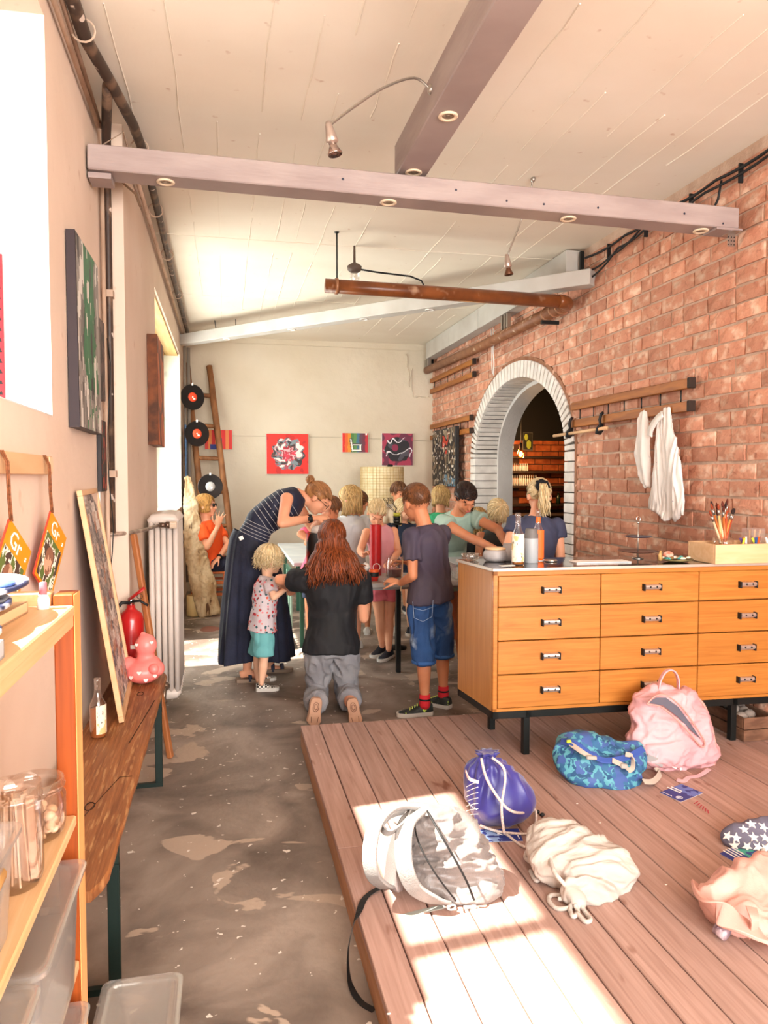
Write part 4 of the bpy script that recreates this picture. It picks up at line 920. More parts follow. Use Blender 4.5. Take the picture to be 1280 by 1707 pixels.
canvas_x('canvas_painting', 'narrow dark painting hung between the green painting and the riser pipe', 3.80, 3.98, 1.88, 2.27, XL+.004, .02, mat('frame_dark2', '#3a2c2c', rough=.5), lambda u, v_: '#5a4a46' if nz(u*4, v_*6) > 0 else '#2e2626', n=14)
canvas_x('canvas_painting', 'small red and black picture low beside the riser pipe', 3.84, 4.0, 1.43, 1.78, XL+.004, .018, mat('frame_dark3', '#241c1c', rough=.5), lambda u, v_: '#8a2a1c' if nz(u*5, v_*5, 2) > .15 else '#1c1818', n=14)
def brownart(u, v_):
    a = (u*1.3+v_*1.6) % 1; return ['#a5481c', '#c5642a', '#7a2f12', '#b2571f'][int(a*4)] if nz(u*4, v_*5) > -.25 else '#4a2010'
canvas_x('canvas_painting', 'rust brown abstract canvas with deep wooden sides beside the tall window', 5.25, 5.78, 1.72, 2.46, XF+.002, .065, mat('canvas_side_brown', '#7d4420', '#4a2814', sc=12, rough=.7), brownart)
q = MB(); q.box(XL+.001, 3.88-.012, 1.25, XL+.008, 3.88+.012, 1.70); tag(q.build('cable_duct', WHT), 'white cable duct running down the wall between green painting and photo collage', 'cable duct')
# blue board edge and cables behind the ladder
t = thing('blue_board', 'narrow dark blue painted board standing in the back left corner', 'board', (-.49, 9.3, 1))
q = MB(); q.bbox((-.455, 9.35, 1.45), (.022, .3, 1.35), .004); q.build('board', mat('blue_board_paint', '#24507a', '#173350', sc=12, rough=.5, c3='#5da06a', sc3=30, lo3=.66, hi3=.7), t)
q = MB(); q.tube([(-.47, 9.5, 3.1), (-.47, 9.5, .2)], .018, 8); q.tube([(-.43, 9.6, 3.1), (-.43, 9.6, .2)], .022, 8)
tag(q.build('corner_pipe', mat('corner_pipe', '#8f8478', rough=.6), None, True), 'pair of grey pipes running down the back left corner behind the ladder', 'pipe')
# red hanging cloth in near window reveal
q = MB(); q.box(-.90, 2.862, 1.76, -.757, 2.87, 2.28); t = tag(thing('red_banner', 'red paper banner with small black triangles at the near window edge', 'banner', (-.70, 2.866, 1.76))); q.build('banner', mat('banner_red', '#c8202c', rough=.7), t)
for k in range(13):
    z = 1.79+k*.037; q = MB(); q.add([(-.776, 2.8605, z), (-.761, 2.8605, z), (-.768, 2.8605, z+.018)], [(0, 1, 2)]); q.build('triangle', BLK, t)
# ================================================================== BACK WALL
def pic_back(name, label, x0, z0, x1, z1, fn, n=60, d=.03, side=None):
    y = YB-.03; t = thing(name, label, 'painting', ((x0+x1)/2, y, z0))
    q = MB(); q.bbox(((x0+x1)/2, y, (z0+z1)/2), (x1-x0, d, z1-z0), .003); q.build('stretcher', side or WHT, t)
    picture('canvas_face', t, (x0+.003, y-d/2-.0015, z0+.003), (1, 0, 0), (0, 0, 1), x1-x0-.006, z1-z0-.006, n, fn); return t
def bloom(u, v_):
    dx, dy = u-.52, v_-.50; a = math.atan2(dy, dx); r = math.hypot(dx, dy)+.035*nz(cos(a)*3, sin(a)*3, 5)+.02*sin(a*11)
    if r > .395: return '#e8200c' if nz(u*5, v_*5) > -.35 else '#c81408'
    sw = nz(dx*7+3*r*cos(a*2+r*9), dy*7+3*r*sin(a*2+r*9), 2); s2 = nz(u*18, v_*18, 7)
    if r < .18: return '#d8344c' if sw > 0 else ('#f0b0b4' if s2 > 0 else '#a8202e')
    return '#e9e4dc' if sw > .18 else ('#b64a58' if sw > .02 else ('#7c8a90' if sw > -.18 else ('#2c2a2e' if s2 > -.1 else '#6b3a2e')))
pic_back('canvas_painting', 'square red canvas with a swirling flower-like disc on the back wall', .54, 1.54, 1.10, 2.08, bloom, 84)
def strip(u, v_):
    cs = ['#d8261c', '#e0601c', '#e08a1a', '#4a7a3a', '#5a8a4a', '#3f6f86', '#5c3a4a', '#6a2a3c', '#c02430']; c = cs[min(8, int(u*9+.3*nz(u*3, v_*4)))]
    def seg(x0, y0, x1, y1, w=.028):
        dx, dy = x1-x0, y1-y0; t_ = max(0, min(1, ((u-x0)*dx+(v_-y0)*dy)/(dx*dx+dy*dy))); return math.hypot(u-x0-dx*t_, (v_-y0-dy*t_)) < w
    L = [(.33, .68, .40, .08), (.40, .10, .72, .10), (.42, .40, .72, .40), (.70, .10, .70, .40)]
    if any(seg(*l) for l in L): return '#f4f0e6'
    if any(seg(*l, w=.055) for l in L): return '#1a1616'
    if .90 < u < .97 and .9 < v_ < .99: return '#f4f0e6'
    return c
pic_back('canvas_painting', 'small canvas of rainbow stripes with a white outlined chair', 1.555, 1.835, 1.915, 2.10, strip, 60)
def bull(u, v_):
    k = nz(u*4, v_*4, 12); r = math.hypot((u-.52)/1.1, v_-.5); s = abs(nz(u*3.2, v_*2.6, 31))
    if s < .035 and r < .42: return '#f0eaee'
    if r < .38+.08*k: return '#8c1f44' if (u-.42)**2+(v_-.55)**2 < .012 else ('#171318' if k > -.2 else '#4a4650')
    return '#a8304e' if k > 0 else '#6b2440'
pic_back('canvas_painting', 'dark crimson canvas with black shapes and thin white scribbles', 2.105, 1.66, 2.545, 2.105, bull, 70)
pic_back('canvas_painting', 'orange and red striped canvas with blue shape behind the ladder', -.255, 1.86, .10, 2.12, lambda u, v_: '#28348c' if (v_ < .25 and .2 < u < .45) or (.45 < u < .62 and v_ < .55) else ['#e02a10', '#f08a3a', '#d81c14', '#f09040', '#e83010', '#e81810', '#f08a44', '#e02010'][int(u*8)], 32)
q = MB(); q.tube([(.1, YB-.02, 2.045), (1.6, YB-.018, 2.04), (2.84, YB-.02, 2.0)], .0025, 4); tag(q.build('picture_wire', mat('wire_pale', '#a89c88', rough=.7), None, True), 'thin wire strung across the back wall behind the pictures', 'wire')
def splat(u, v_):
    k = nz(u*9, v_*7, 3); k2 = nz(u*22, v_*16, 8)
    if k2 > .34: return random.choice(['#e6ddd0', '#cfc2ae', '#b8aa98'])
    if .45 < u < .7 and .55 < v_ < .95 and k > 0: return '#b8341c'
    if k > .22: return '#6e5a44'
    if k < -.3: return '#8a7a64'
    if v_ < .2 and u > .5 and k > .0: return '#5a7f94'
    return '#221d1b'
random.seed(8)
t = thing('canvas_painting', 'tall black canvas splattered with paint hung on the brick wall', 'painting', (2.76, 9.1, 1.38))
q = MB(); q.bbox((2.742, 9.12, 1.75), (.045, 1.02, .73), .004); q.build('stretcher', mat('canvas_black', '#14100f', rough=.5), t)
picture('canvas_face', t, (2.7185, 9.62, 1.39), (0, -1, 0), (0, 0, 1), 1.0, .72, 70, splat)
# ================================================================== LADDER AND RECORDS
LW = mat('ladder_wood', '#a06a40', '#6e4426', sc=(14, 14, 3), lo=.3, hi=.7, rough=.7, bump=.4)
la = thing('ladder', 'old rough wooden ladder leaning on the back wall', 'ladder', (-.1, 9.4, 0))
def onrail(p, q_, t_): return V(p).lerp(V(q_), t_)
LT, LB = V((-.465, 9.93, 2.95)), V((-.17, 8.95, 0)); RT, RB = V((-.185, 9.93, 2.93)), V((.15, 8.95, 0))
for a, b in ((LT, LB), (RT, RB)):
    q = MB(); P = [a.lerp(b, k/14)+V((.008*nz(k, a.x*9), 0, 0)) for k in range(15)]; q.tube(P, [.037+.006*nz(k*1.3, a.x*5) for k in range(15)], 8, flat=1.1); q.build('ladder_rail', LW, la, True)
for k, s in enumerate((.135, .27, .41, .55, .69, .83, .94)):
    a, b = LT.lerp(LB, s), RT.lerp(RB, s); q = MB(); q.tube([a.lerp(b, j/4)+V((0, 0, .006*nz(j, k))) for j in range(5)], [.021, .028, .026, .028, .021], 8); q.build('rung', LW, la, True)
VIN = mat('vinyl_black', '#101112', rough=.22, spec=.7, bump=.0)
def record(label, px, py, Y, r, lab, turn, tl=0):
    c = AY(px, py, Y); t = thing('vinyl_record', label, 'record', c, 'vinyl records on the ladder')
    R = (rotz(turn) @ Matrix.Rotation(pi/2+tl, 3, 'X')); q = MB()
    q.lathe(c, [(.001, -.0015), (r, -.0015), (r, .0015), (r*.97, .002)]+[(r*(.95-.1*k)-o_, .002-(.0007 if o_ else 0)) for k in range(5) for o_ in (0, .005)]+[(.06, .0015), (.001, .0015)], 40, R); q.build('disc', VIN, t, True, auto=True)
    q = MB(); q.lathe(c, [(.001, .0015), (.057, .0015), (.057, .003), (.022, .0032), (.001, .0034)], 28, R); lb = q.build('record_label', lab, t, True)
    q = MB(); q.lathe(c, [(.001, .003), (.010, .003), (.010, .0042), (.001, .0042)], 12, R); q.obox(c+R@V((.02, -.02, .0036)), (.03, .02, .0012), R); q.build('label_print', WHT, lb, True)
    q = MB(); q.obox(c+V((0, -.004, r)), (.02, .012, .03)); q.build('clip', WHT, t)
OR = mat('label_orange', '#ef4f2a', rough=.6)
record('black vinyl record with orange label, topmost on the ladder', 321, 662, 9.35, .155, OR, .5)
record('black vinyl record with orange label, middle one on the ladder', 328.5, 723, 9.25, .152, OR, .4)
record('black vinyl record with pale silver label, lowest on the ladder', 350.5, 811, 9.15, .15, mat('label_silver', '#bdbab6', rough=.5), .25)
# log slab and candle
t = thing('wood_slab', 'long split slab of driftwood leaning in the back left corner', 'wood', (-.2, 8.3, 0)); BARK = mat('driftwood', '#cdb795', '#a3835c', sc=(9, 9, 3), lo=.35, hi=.65, rough=.85, bump=.8, bsc=30, c3='#5c3f2a', sc3=(18, 18, 5), lo3=.64, hi3=.7)
pts = [AY(350, 1022, 8.15), AY(340, 980, 8.2), AY(330, 940, 8.28), AY(322, 890, 8.35), AY(318, 840, 8.42), AY(313, 795, 8.5)]; wd_ = [.115, .13, .115, .10, .07, .03]
pts[0].z = .02
q = MB(); q.secs([(p+V((.006*nz(i, 3), 0, 0)), w_, w_*.35, (1, 0, 0)) for i, (p, w_) in enumerate(zip(pts, wd_))], 14, .8)
me = remesh(q, .010, 1, BARK); folds(me, .012, 11, (1, 1, .35), 4, True); folds(me, .006, 45, (1, 1, .4), 9, True); part_mesh('slab', me, t)
q = MB(); c = AZ(324, 1028, 0); c.z = 0; q.lathe((c.x, c.y+.08, 0), [(.001, 0), (.082, 0), (.086, .01), (.085, .21), (.08, .222), (.03, .21), (.001, .205)], 28); t = thing('pillar_candle', 'thick cream pillar candle standing at the foot of the driftwood slab', 'candle', (c.x, c.y+.08, 0)); q.build('wax', mat('wax', '#e8cf98', '#dcbd80', sc=5, rough=.5, sss=.1), t, True)
q = MB(); q.tube([(c.x, c.y+.08, .2), (c.x+.003, c.y+.08, .235)], .004, 6); q.build('wick', BLK, t)
q = MB()
for (px, py) in ((350, 1047), (347, 1050), (356, 1048)):
    p = AZ(px, py, .001); q.ell(p, (.08, .10, .0015), rotz(.4), n=12, m=4)
tag(q.build('floor_stain', mat('stain_brown', '#7c4a3c', rough=.6), None), 'reddish brown stains on the concrete in front of the driftwood slab', 'stain')
# floor lamp
t = thing('floor_lamp', 'floor lamp with a broad woven beige drum shade', 'lamp', (1.96, 9.3, 0))
q = MB(); n = 48; q.rings([[V((1.96+.275*cos(2*pi*k/n), 9.3+.275*sin(2*pi*k/n), z)) for k in range(n)] for z in (1.17, 1.63)], cap=False); q.rings([[V((1.96+.27*cos(2*pi*k/n), 9.3+.27*sin(2*pi*k/n), z)) for k in range(n)] for z in (1.63, 1.17)], cap=False)
sh_ = q.build('lamp_shade', mat('shade_beige', '#e6d5ae', '#d8c294', sc=12, rough=.8, emis=0), t, True)
q = MB()
for k in range(40): a = 2*pi*k/40; q.tube([(1.96+.277*cos(a), 9.3+.277*sin(a), 1.17), (1.96+.277*cos(a), 9.3+.277*sin(a), 1.63)], .0022, 4)
for j in range(14): z = 1.175+j*.0345; q.tube([(1.96+.278*cos(2*pi*k/40), 9.3+.278*sin(2*pi*k/40), z) for k in range(40)], .0022, 4, closed=True)
q.build('weave_thread', mat('shade_thread', '#b5965e', rough=.8), sh_)
q = MB(); q.lathe((1.96, 9.3, 0), [(.001, 0), (.15, 0), (.15, .02), (.02, .03), (.014, .05), (.014, 1.5), (.001, 1.5)], 20); q.build('stand', DARKM, t, True)
q = MB(); q.bbox((2.03, 9.15, 1.645), (.07, .04, .03), .01); q.build('shade_knob', BLK, t)
# ================================================================== BAR ROOM CONTENTS
for i, (px, py, r, Y, L) in enumerate(((850, 743, .045, 8.6, .35), (868, 757, .04, 8.6, .4))):
    c = AY(px, py, Y); t = thing('pendant_bulb', ['round glowing bulb hanging nearest the arch side in the bar', 'glowing caged bulb hanging in the middle of the bar'][i], 'lamp', c)
    q = MB(); q.ell(c, (r*.45, r*.45, r*.5) if i == 0 else (r*.6, r*.6, r*.8)); q.build('bulb', mat('bulb_%d' % i, '#ffb45a' if i == 0 else '#ffd48a', emis=14 if i == 0 else 22), t, True)
    q = MB(); q.lathe(c, [(.015, r*1.2), (r*.8, r*1.25), (r, r*.3), (r*.9, -r), (r*.8, -r*1.1)], 16); q.build('cage_glass', glassy('cage', '#ffcf9a', .05, .1, '#ffd9a8'), t, True)
    q = MB(); q.tube([c+V((0, 0, r*1.2)), c+V((0, 0, r*1.2+.09))], .018, 8); q.tube([c+V((0, 0, .1)), (c.x, c.y, 3.2)], .004, 6); q.build('socket_cord', BLK, t, True)
    l = bpy.data.lights.new('bulb_light', 'POINT'); l.energy = 24; l.color = (1, .55, .22); l.shadow_soft_size = .05; lo_ = bpy.data.objects.new('bulb_light', l); COL.objects.link(lo_); lo_.location = c+V((.12, .1, -.05))
WD = mat('bar_shelf', '#2a1a10', rough=.6); GG = mat('bar_glass_white', '#d8d8d6', rough=.15)
t = thing('bar_shelf', 'dark shelves on the brick back wall of the bar', 'shelf', (4.2, 9.45, 1.3))
for z in (1.765, 1.565, 1.37, 1.12): q = MB(); q.bbox((4.3, 9.48, z), (1.25, .24, .03), .004); q.build('shelf_board', WD, t)
random.seed(9); gl = None
for z, n, x0, y in ((1.585, 9, 3.745, 9.42), (1.387, 14, 3.72, 9.42)):
    for k in range(n):
        c = V((x0+k*.030, y, z)); h = .10 if z > 1.5 else .14
        if gl is None:
            gl = MB(); gl.lathe(c, [(.001, 0), (.011, 0), (.011, h*.6), (.005, h*.72), (.005, h), (.001, h)], 10); first = tag(gl.build('small_bottle', GG, None, True), 'small pale bottle in the rows on the dark bar shelves', 'bottle', 'small bottles on the bar shelves'); gm = first.data; base = c
        else: o = first.copy(); COL.objects.link(o); o.location = first.location+(c-base); o.scale = (1, 1, h/.10)
for k in range(9):
    q = MB(); x = 4.05+k*.13; h = random.uniform(.09, .16); q.lathe((x, 9.42, 1.135), [(.001, 0), (.028, 0), (.03, h*.6), (.012, h*.8), (.012, h)], 10); tag(q.build('dark_bottle', mat('dark_bottle', '#1c2a1c', rough=.15), None, True), 'dark green bottle in the row on the lowest bar shelf', 'bottle', 'dark bottles on the lowest bar shelf')
t = thing('framed_picture', 'small framed picture of yellow green fruit on the bar wall', 'picture', (4.05, 9.55, 1.88))
q = MB(); q.bbox((4.05, 9.57, 1.99), (.15, .02, .25), .004); q.build('frame', mat('frame_grey', '#5c5a50', rough=.5), t)
picture('print', t, (3.985, 9.558, 1.88), (1, 0, 0), (0, 0, 1), .13, .22, 20, lambda u, v_: '#9aa83a' if math.hypot(u-.6, v_-.3) < .27 or math.hypot(u-.3, v_-.75) < .2 else '#1c1c14')
t = thing('bar_counter', 'dark bar counter with a pale edge seen through the archway', 'counter', (4.2, 8.9, 0))
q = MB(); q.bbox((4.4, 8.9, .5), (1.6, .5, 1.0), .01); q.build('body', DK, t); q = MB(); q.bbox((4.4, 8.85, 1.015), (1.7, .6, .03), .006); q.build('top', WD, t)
q = MB(); q.bbox(AY(862, 688, 9.4), (.05, .03, .06), .005); tag(q.build('wall_sensor', mat('sensor', '#b9bdb6', rough=.5), None), 'small pale sensor box high in the dark bar', 'sensor')
# ================================================================== BAGS ON THE PLATFORM
PT = PZ_+.001
def curve(P, n=6):
    P = [V(p) for p in P]; S = []
    for i in range(len(P)-1):
        p0, p1, p2, p3 = P[max(i-1, 0)], P[i], P[i+1], P[min(i+2, len(P)-1)]
        for k in range(n):
            u = k/n; S.append(.5*((2*p1)+(p2-p0)*u+(2*p0-5*p1+4*p2-p3)*u*u+(3*p1-p0-3*p2+p3)*u**3))
    S.append(P[-1]); return S
def flatbottom(me, z):
    for v in me.vertices:
        if v.co.z < z: v.co.z = z+(v.co.z-z)*.02
def pillow(P0, n, outline, tf, tb, ex=.6, lv=8, mb=None, sub=3, gw=1.035):
    """stuffed bag: its outline lies on a plane through P0 (normal n); tf / tb are the depths of its two halves"""
    P0, n = V(P0), V(n).normalized(); pts = []
    for x, y in outline:
        d = _ray(x, y); o = V((0, 0, CH)); pts.append(o+d*((P0-o).dot(n)/d.dot(n)))
    m = len(pts); S = []
    for i in range(m):
        p0, p1, p2, p3 = pts[i-1], pts[i], pts[(i+1) % m], pts[(i+2) % m]
        for k in range(sub): u = k/sub; S.append(.5*((2*p1)+(p2-p0)*u+(2*p0-5*p1+4*p2-p3)*u*u+(3*p1-p0-3*p2+p3)*u**3))
    C = sum(S, V((0, 0, 0)))/len(S); R = []
    for j in range(-lv, lv+1):
        a = j/lv*pi/2; k = max(.02, cos(a)**ex)*gw; h = sin(a); off = n*(h*(tf if j > 0 else tb)); R.append([C+(p-C)*k+off for p in S])
    q = mb or MB(); q.rings(R); return q
# --- grey backpack in the sun
GY = mat('bag_grey', '#6b6461', '#7a726e', sc=5, rough=.38, bump=.2, bsc=120, sheen=.2); GYD = mat('bag_grey_dark', '#6f6462', rough=.5, bump=.2, bsc=200)
GYL = mat('strap_grey', '#8b8986', '#7d7a77', sc=20, rough=.6, bump=.3, bsc=200)
bg = thing('backpack', 'grey backpack with wide padded straps lying in the sunlight at the platform edge', 'backpack', (.72, 2.4, PT))
q = pillow((.74, 2.34, .26), (-.15, -1, .35), [(668, 1356), (700, 1344), (745, 1352), (790, 1372), (803, 1400), (812, 1425), (831, 1458), (827, 1485), (805, 1503), (770, 1509), (735, 1502), (700, 1486), (680, 1450), (668, 1400)], .075, .10)
me = remesh(q, .0065, 5, GY); folds(me, .015, 8, (.6, 1, 2.0), 3, True); folds(me, .006, 18, (.6, 1.2, 1.8), 8, True); flatbottom(me, PT); part_mesh('bag_body', me, bg)
q = MB(); q.secs([(AY(655, 1478, 2.32), .028, .07, (1, 0, 0)), (AY(660, 1430, 2.34), .026, .085, (1, 0, 0)), (AY(665, 1390, 2.38), .02, .075, (1, 0, 0)), (AY(680, 1358, 2.42), .014, .05, (1, 0, 0))], 14, .8)
me = remesh(q, .007, 3, GYD); part_mesh('back_panel', me, bg)
def sstrap(P, w, th, side, m, par, nm='shoulder_strap'):
    q = MB(); q.strap(curve(P), w, th, side); o = q.build(nm, m, par, True, auto=True); b = o.modifiers.new('b', 'BEVEL'); b.width = th*.35; b.segments = 2; return o
sstrap([AY(692, 1349, 2.36), AY(655, 1348, 2.30), AY(627, 1372, 2.25), AY(616, 1420, 2.22), AY(622, 1460, 2.22), AY(642, 1478, 2.26), AY(655, 1474, 2.30)], .05, .012, (.75, -.55, .25), GYL, bg)
sstrap([AY(700, 1350, 2.34), AY(678, 1372, 2.27), AY(672, 1410, 2.22), AY(676, 1450, 2.20), AY(692, 1482, 2.20), AY(722, 1500, 2.20), AY(745, 1506, 2.21)], .055, .012, (.9, -.35, 0), GYL, bg)
sstrap([AY(675, 1352, 2.32), AY(652, 1360, 2.27), AY(638, 1380, 2.25), AY(650, 1388, 2.24), AY(672, 1372, 2.28), AY(684, 1352, 2.33)], .028, .006, (.2, -.5, .8), GYL, bg, 'top_handle')
q = MB(); pts = [AY(712, 1352, 2.335), AY(735, 1392, 2.24), AY(758, 1432, 2.21), AY(778, 1470, 2.20), AY(790, 1500, 2.21)]; q.tube(curve(pts), .0035, 6); q.tube([p+V((-.03, 0, 0)) for p in curve([AY(704, 1360, 2.31), AY(712, 1400, 2.24), AY(738, 1450, 2.19), AY(775, 1500, 2.19)])], .003, 6); q.build('zip', BLK, bg, True)
q = MB(); q.strap(curve([AZ(657, 1470, PT+.02), AZ(640, 1476, PT+.012), AZ(610, 1495, PT+.004), V((.395, 2.245, PT+.004)), V((.375, 2.215, PZ_-.01)), V((.352, 2.17, .06)), V((.345, 2.10, .015)), V((.362, 2.03, .003)), V((.395, 1.985, .0025))], 5), .020, .002, (.3, .9, 0)); q.build('black_strap', BLK, bg)
q = MB(); q.strap([AZ(672, 1527, PT), AZ(700, 1520, PT), AZ(740, 1511, PT)], .02, .002, (.2, 1, 0)); q.build('webbing', mat('webbing_grey', '#8f9088', rough=.8), bg)
q = MB()
for (px, py) in ((745, 1508), (752, 1512)): c = AZ(px, py, PT+.01); q.tube([c+V((.014*cos(a), .008*sin(a), .004*sin(a))) for a in [k*2*pi/10 for k in range(10)]], .003, 6, closed=True)
q.build('buckle', WHT, bg, True)['kind'] = 'stuff'; q = MB(); q.obox(AZ(783, 1512, PT+.004), (.04, .008, .006), rotz(-.1)); q.build('zip_pull', WHT, bg)
# --- purple gym bag
NV = mat('gymbag_violet', '#2c2a72', '#3a3684', sc=4, rough=.35, sheen=.3)
gb = thing('gym_bag', 'shiny violet blue drawstring gym bag with white cord', 'bag', (1.03, 2.77, PT))
q = pillow((1.04, 2.76, .26), (0, -1, .2), [(779, 1282), (790, 1268), (806, 1261), (822, 1262), (836, 1270), (858, 1288), (880, 1314), (886, 1342), (872, 1360), (845, 1373), (815, 1376), (798, 1368), (788, 1345), (777, 1318)], .075, .085)
me = remesh(q, .006, 4, NV); folds(me, .010, 9, (1.6, 1.4, .5), 11, True)
for v in me.vertices:
    if v.co.z > .27: a = math.atan2(v.co.y-2.78, v.co.x-1.01); k = (v.co.z-.27)/.13; v.co.x += .006*k*cos(a*14)*cos(a); v.co.y += .006*k*cos(a*14)*sin(a)
flatbottom(me, PT); part_mesh('bag_body', me, gb)
q = MB(); c = AY(812, 1262, 2.775); n_ = 40
q.rings([[c+V((r*(1+w_*sin(k*2*pi/n_*8))*cos(k*2*pi/n_), r*(1+w_*sin(k*2*pi/n_*8))*sin(k*2*pi/n_)*.8, z)) for k in range(n_)] for r, z, w_ in ((.085, -.055, .05), (.06, -.03, .12), (.035, -.008, .2), (.028, .0, .2), (.036, .014, .25), (.044, .024, .28), (.03, .02, .2))]); q.build('gathered_neck', NV, gb, True)
WC = mat('cord_white', '#d9cfc8', '#b8a8a0', sc=160, rough=.8)
q = MB(); q.tube(curve([AY(802, 1264, 2.71), AY(812, 1300, 2.66), AY(838, 1340, 2.63), AY(858, 1354, 2.62), AZ(882, 1354, .16), AZ(892, 1350, .14), AZ(893, 1372, PT+.005), AZ(884, 1382, PT+.005), AZ(905, 1388, PT+.005)]), .0055, 6)
q.tube(curve([AY(820, 1263, 2.70), AY(838, 1278, 2.67), AY(842, 1300, 2.65), AY(836, 1345, 2.63), AY(840, 1385, 2.62)]+[AZ(846, 1392, PT+.006), AZ(870, 1410, PT+.005), AZ(896, 1416, PT+.005)]), .0055, 6)
q.tube(curve([AZ(800, 1376, PT+.02), AZ(830, 1386, PT+.008), AZ(870, 1390, PT+.006), AZ(905, 1389, PT+.005)]), .0055, 6); q.build('cord', WC, gb, True)
q = MB()
for (px, py) in ((896, 1353), (904, 1358), (888, 1384)): q.ell(AZ(px, py, PT+.008), (.010, .008, .008))
q.build('cord_stop', BLK, gb, True)
q = MB(); q.strap(curve([AY(776, 1285, 2.69), AY(782, 1298, 2.655), AY(798, 1304, 2.64)]), .012, .003, (0, 0, 1)); q.build('reflective_tape', mat('tape_pink', '#e8cdc6', rough=.5), gb)
q = MB()
for k in range(7):
    a = AY(777, 1312+k*8, 2.69); b = AY(797, 1303+k*9, 2.652); q.tube(curve([a, a.lerp(b, .5)+V((0, -.004, .004)), b]), .0015, 4)
for k in range(5): q.ell(AY(782+k*3, 1340+k*3-k*k*.2, 2.662), .003, n=6, m=4)
q.build('print_line', WHT, gb, True)
# --- white draw-string bag
CR = mat('bag_cream', '#bdb2a9', '#aaa097', sc=(3, 60, 3), rough=.85, bump=.3, bsc=90, bst=(.2, 1, .2))
wb_ = thing('drawstring_bag', 'cream white cotton drawstring bag with knotted cord lying on the planks', 'bag', (1.2, 2.33, PT))
def b2(px, py, z): return AZ(px, py, z)
q = pillow((1.20, 2.31, PT+.055), (0, -.42, 1), [(886, 1392), (900, 1381), (918, 1382), (945, 1384), (985, 1404), (1025, 1425), (1052, 1445), (1056, 1460), (1046, 1482), (1015, 1500), (985, 1509), (968, 1504), (952, 1492), (940, 1474), (925, 1464), (903, 1460), (888, 1444), (884, 1420)], .085, .05)
q.cap(b2(950, 1482, PT+.035), b2(962, 1500, PT+.022), .035, .018)
me = remesh(q, .0055, 4, CR); folds(me, .013, 9, (.6, 1.9, 1), 21, True); folds(me, .004, 26, (.5, 1.6, 1), 2, True); flatbottom(me, PT); part_mesh('bag_body', me, wb_)
q = MB()
loops = [[(913, 1380, .12), (918, 1400, .13), (917, 1430, .10), (925, 1455, .09), (948, 1482, .05), (962, 1497, .03)], [(915, 1448, .05), (890, 1440, .035), (876, 1430, .012), (880, 1418, .02), (895, 1416, .03)], [(884, 1452, .01), (893, 1468, .008), (902, 1462, .012)],
         [(962, 1500, .03), (945, 1495, .015), (920, 1492, .006), (915, 1502, .006), (930, 1515, .006), (955, 1510, .01), (950, 1500, .015), (930, 1498, .012)], [(962, 1502, .025), (950, 1512, .01), (955, 1528, .006), (963, 1520, .008), (958, 1508, .02)], [(964, 1502, .02), (975, 1520, .006), (984, 1533, .006), (975, 1536, .006), (962, 1522, .01)]]
for l in loops: q.tube(curve([AZ(x, y, PT+z) for x, y, z in l]), .0075, 7)
q.ell(AZ(963, 1500, PT+.02), (.016, .016, .014)); q.build('cord', CR, wb_, True)
# --- blue camouflage shoulder bag
CAM = mat('camo_blue', '#2f618a', '#559aa8', sc=(26, 26, 26), lo=.47, hi=.49, detail=1, rough=.6, c3='#3f5a96', sc3=(22, 22, 22), lo3=.54, hi3=.56, c4='#1d4a72', sc4=(28, 28, 28), lo4=.55, hi4=.57)
cb_ = thing('sports_bag', 'blue and turquoise patterned sports bag lying on the planks', 'bag', (1.68, 3.12, PT))
q = pillow((1.70, 3.10, PT+.08), (-.1, -.8, .9), [(925, 1242), (938, 1228), (962, 1222), (985, 1227), (1012, 1236), (1045, 1239), (1068, 1244), (1074, 1262), (1070, 1290), (1060, 1312), (1038, 1328), (1005, 1325), (970, 1313), (945, 1296), (928, 1268)], .085, .07)
me = remesh(q, .006, 4, CAM); folds(me, .008, 9, (.7, 1, 1.5), 31, True); flatbottom(me, PT); part_mesh('bag_body', me, cb_)
sstrap([AY(935, 1236, 3.12), AY(958, 1240, 3.05), AY(985, 1258, 2.99), AY(1010, 1268, 2.96), AY(1045, 1262, 2.97), AY(1072, 1248, 3.0)], .03, .008, (0, .8, .6), mat('bag_blue', '#34509a', rough=.55), cb_, 'flap_edge')
WEB = mat('webbing_beige', '#b9ada0', rough=.8)
for P, w in (([AY(948, 1240, 3.08), AY(968, 1254, 3.01), AY(984, 1263, 2.98)], .022), ([AY(1018, 1268, 2.965), AY(1036, 1276, 2.95), AY(1046, 1284, 2.94)], .028), ([AY(1040, 1258, 2.98), AY(1051, 1262, 2.96), AY(1052, 1280, 2.94), AY(1044, 1286, 2.94)], .022), ([AZ(1070, 1303, PT+.03), AZ(1086, 1303, PT+.01), AZ(1097, 1290, PT+.004), AZ(1090, 1280, PT+.02)], .025)):
    sstrap([p+V((0, -.012, .006)) for p in P], w, .004, (0, .7, .5), WEB, cb_, 'webbing')
q = MB(); q.bbox(AY(986, 1263, 2.955), (.045, .02, .016), .004, rotz(-.4)); q.build('buckle', mat('buckle_grey', '#a7a49c', rough=.4), cb_); q = MB(); q.bbox(AY(1040, 1277, 2.93), (.03, .02, .02), .004, rotz(-.4)); q.build('buckle', mat('buckle_grey', '#a7a49c', rough=.4), cb_)
q = MB(); q.bbox(AY(948, 1236, 3.06), (.022, .012, .014), .003); q.build('green_toggle', mat('toggle_green', '#b6cc3a', rough=.5), cb_)
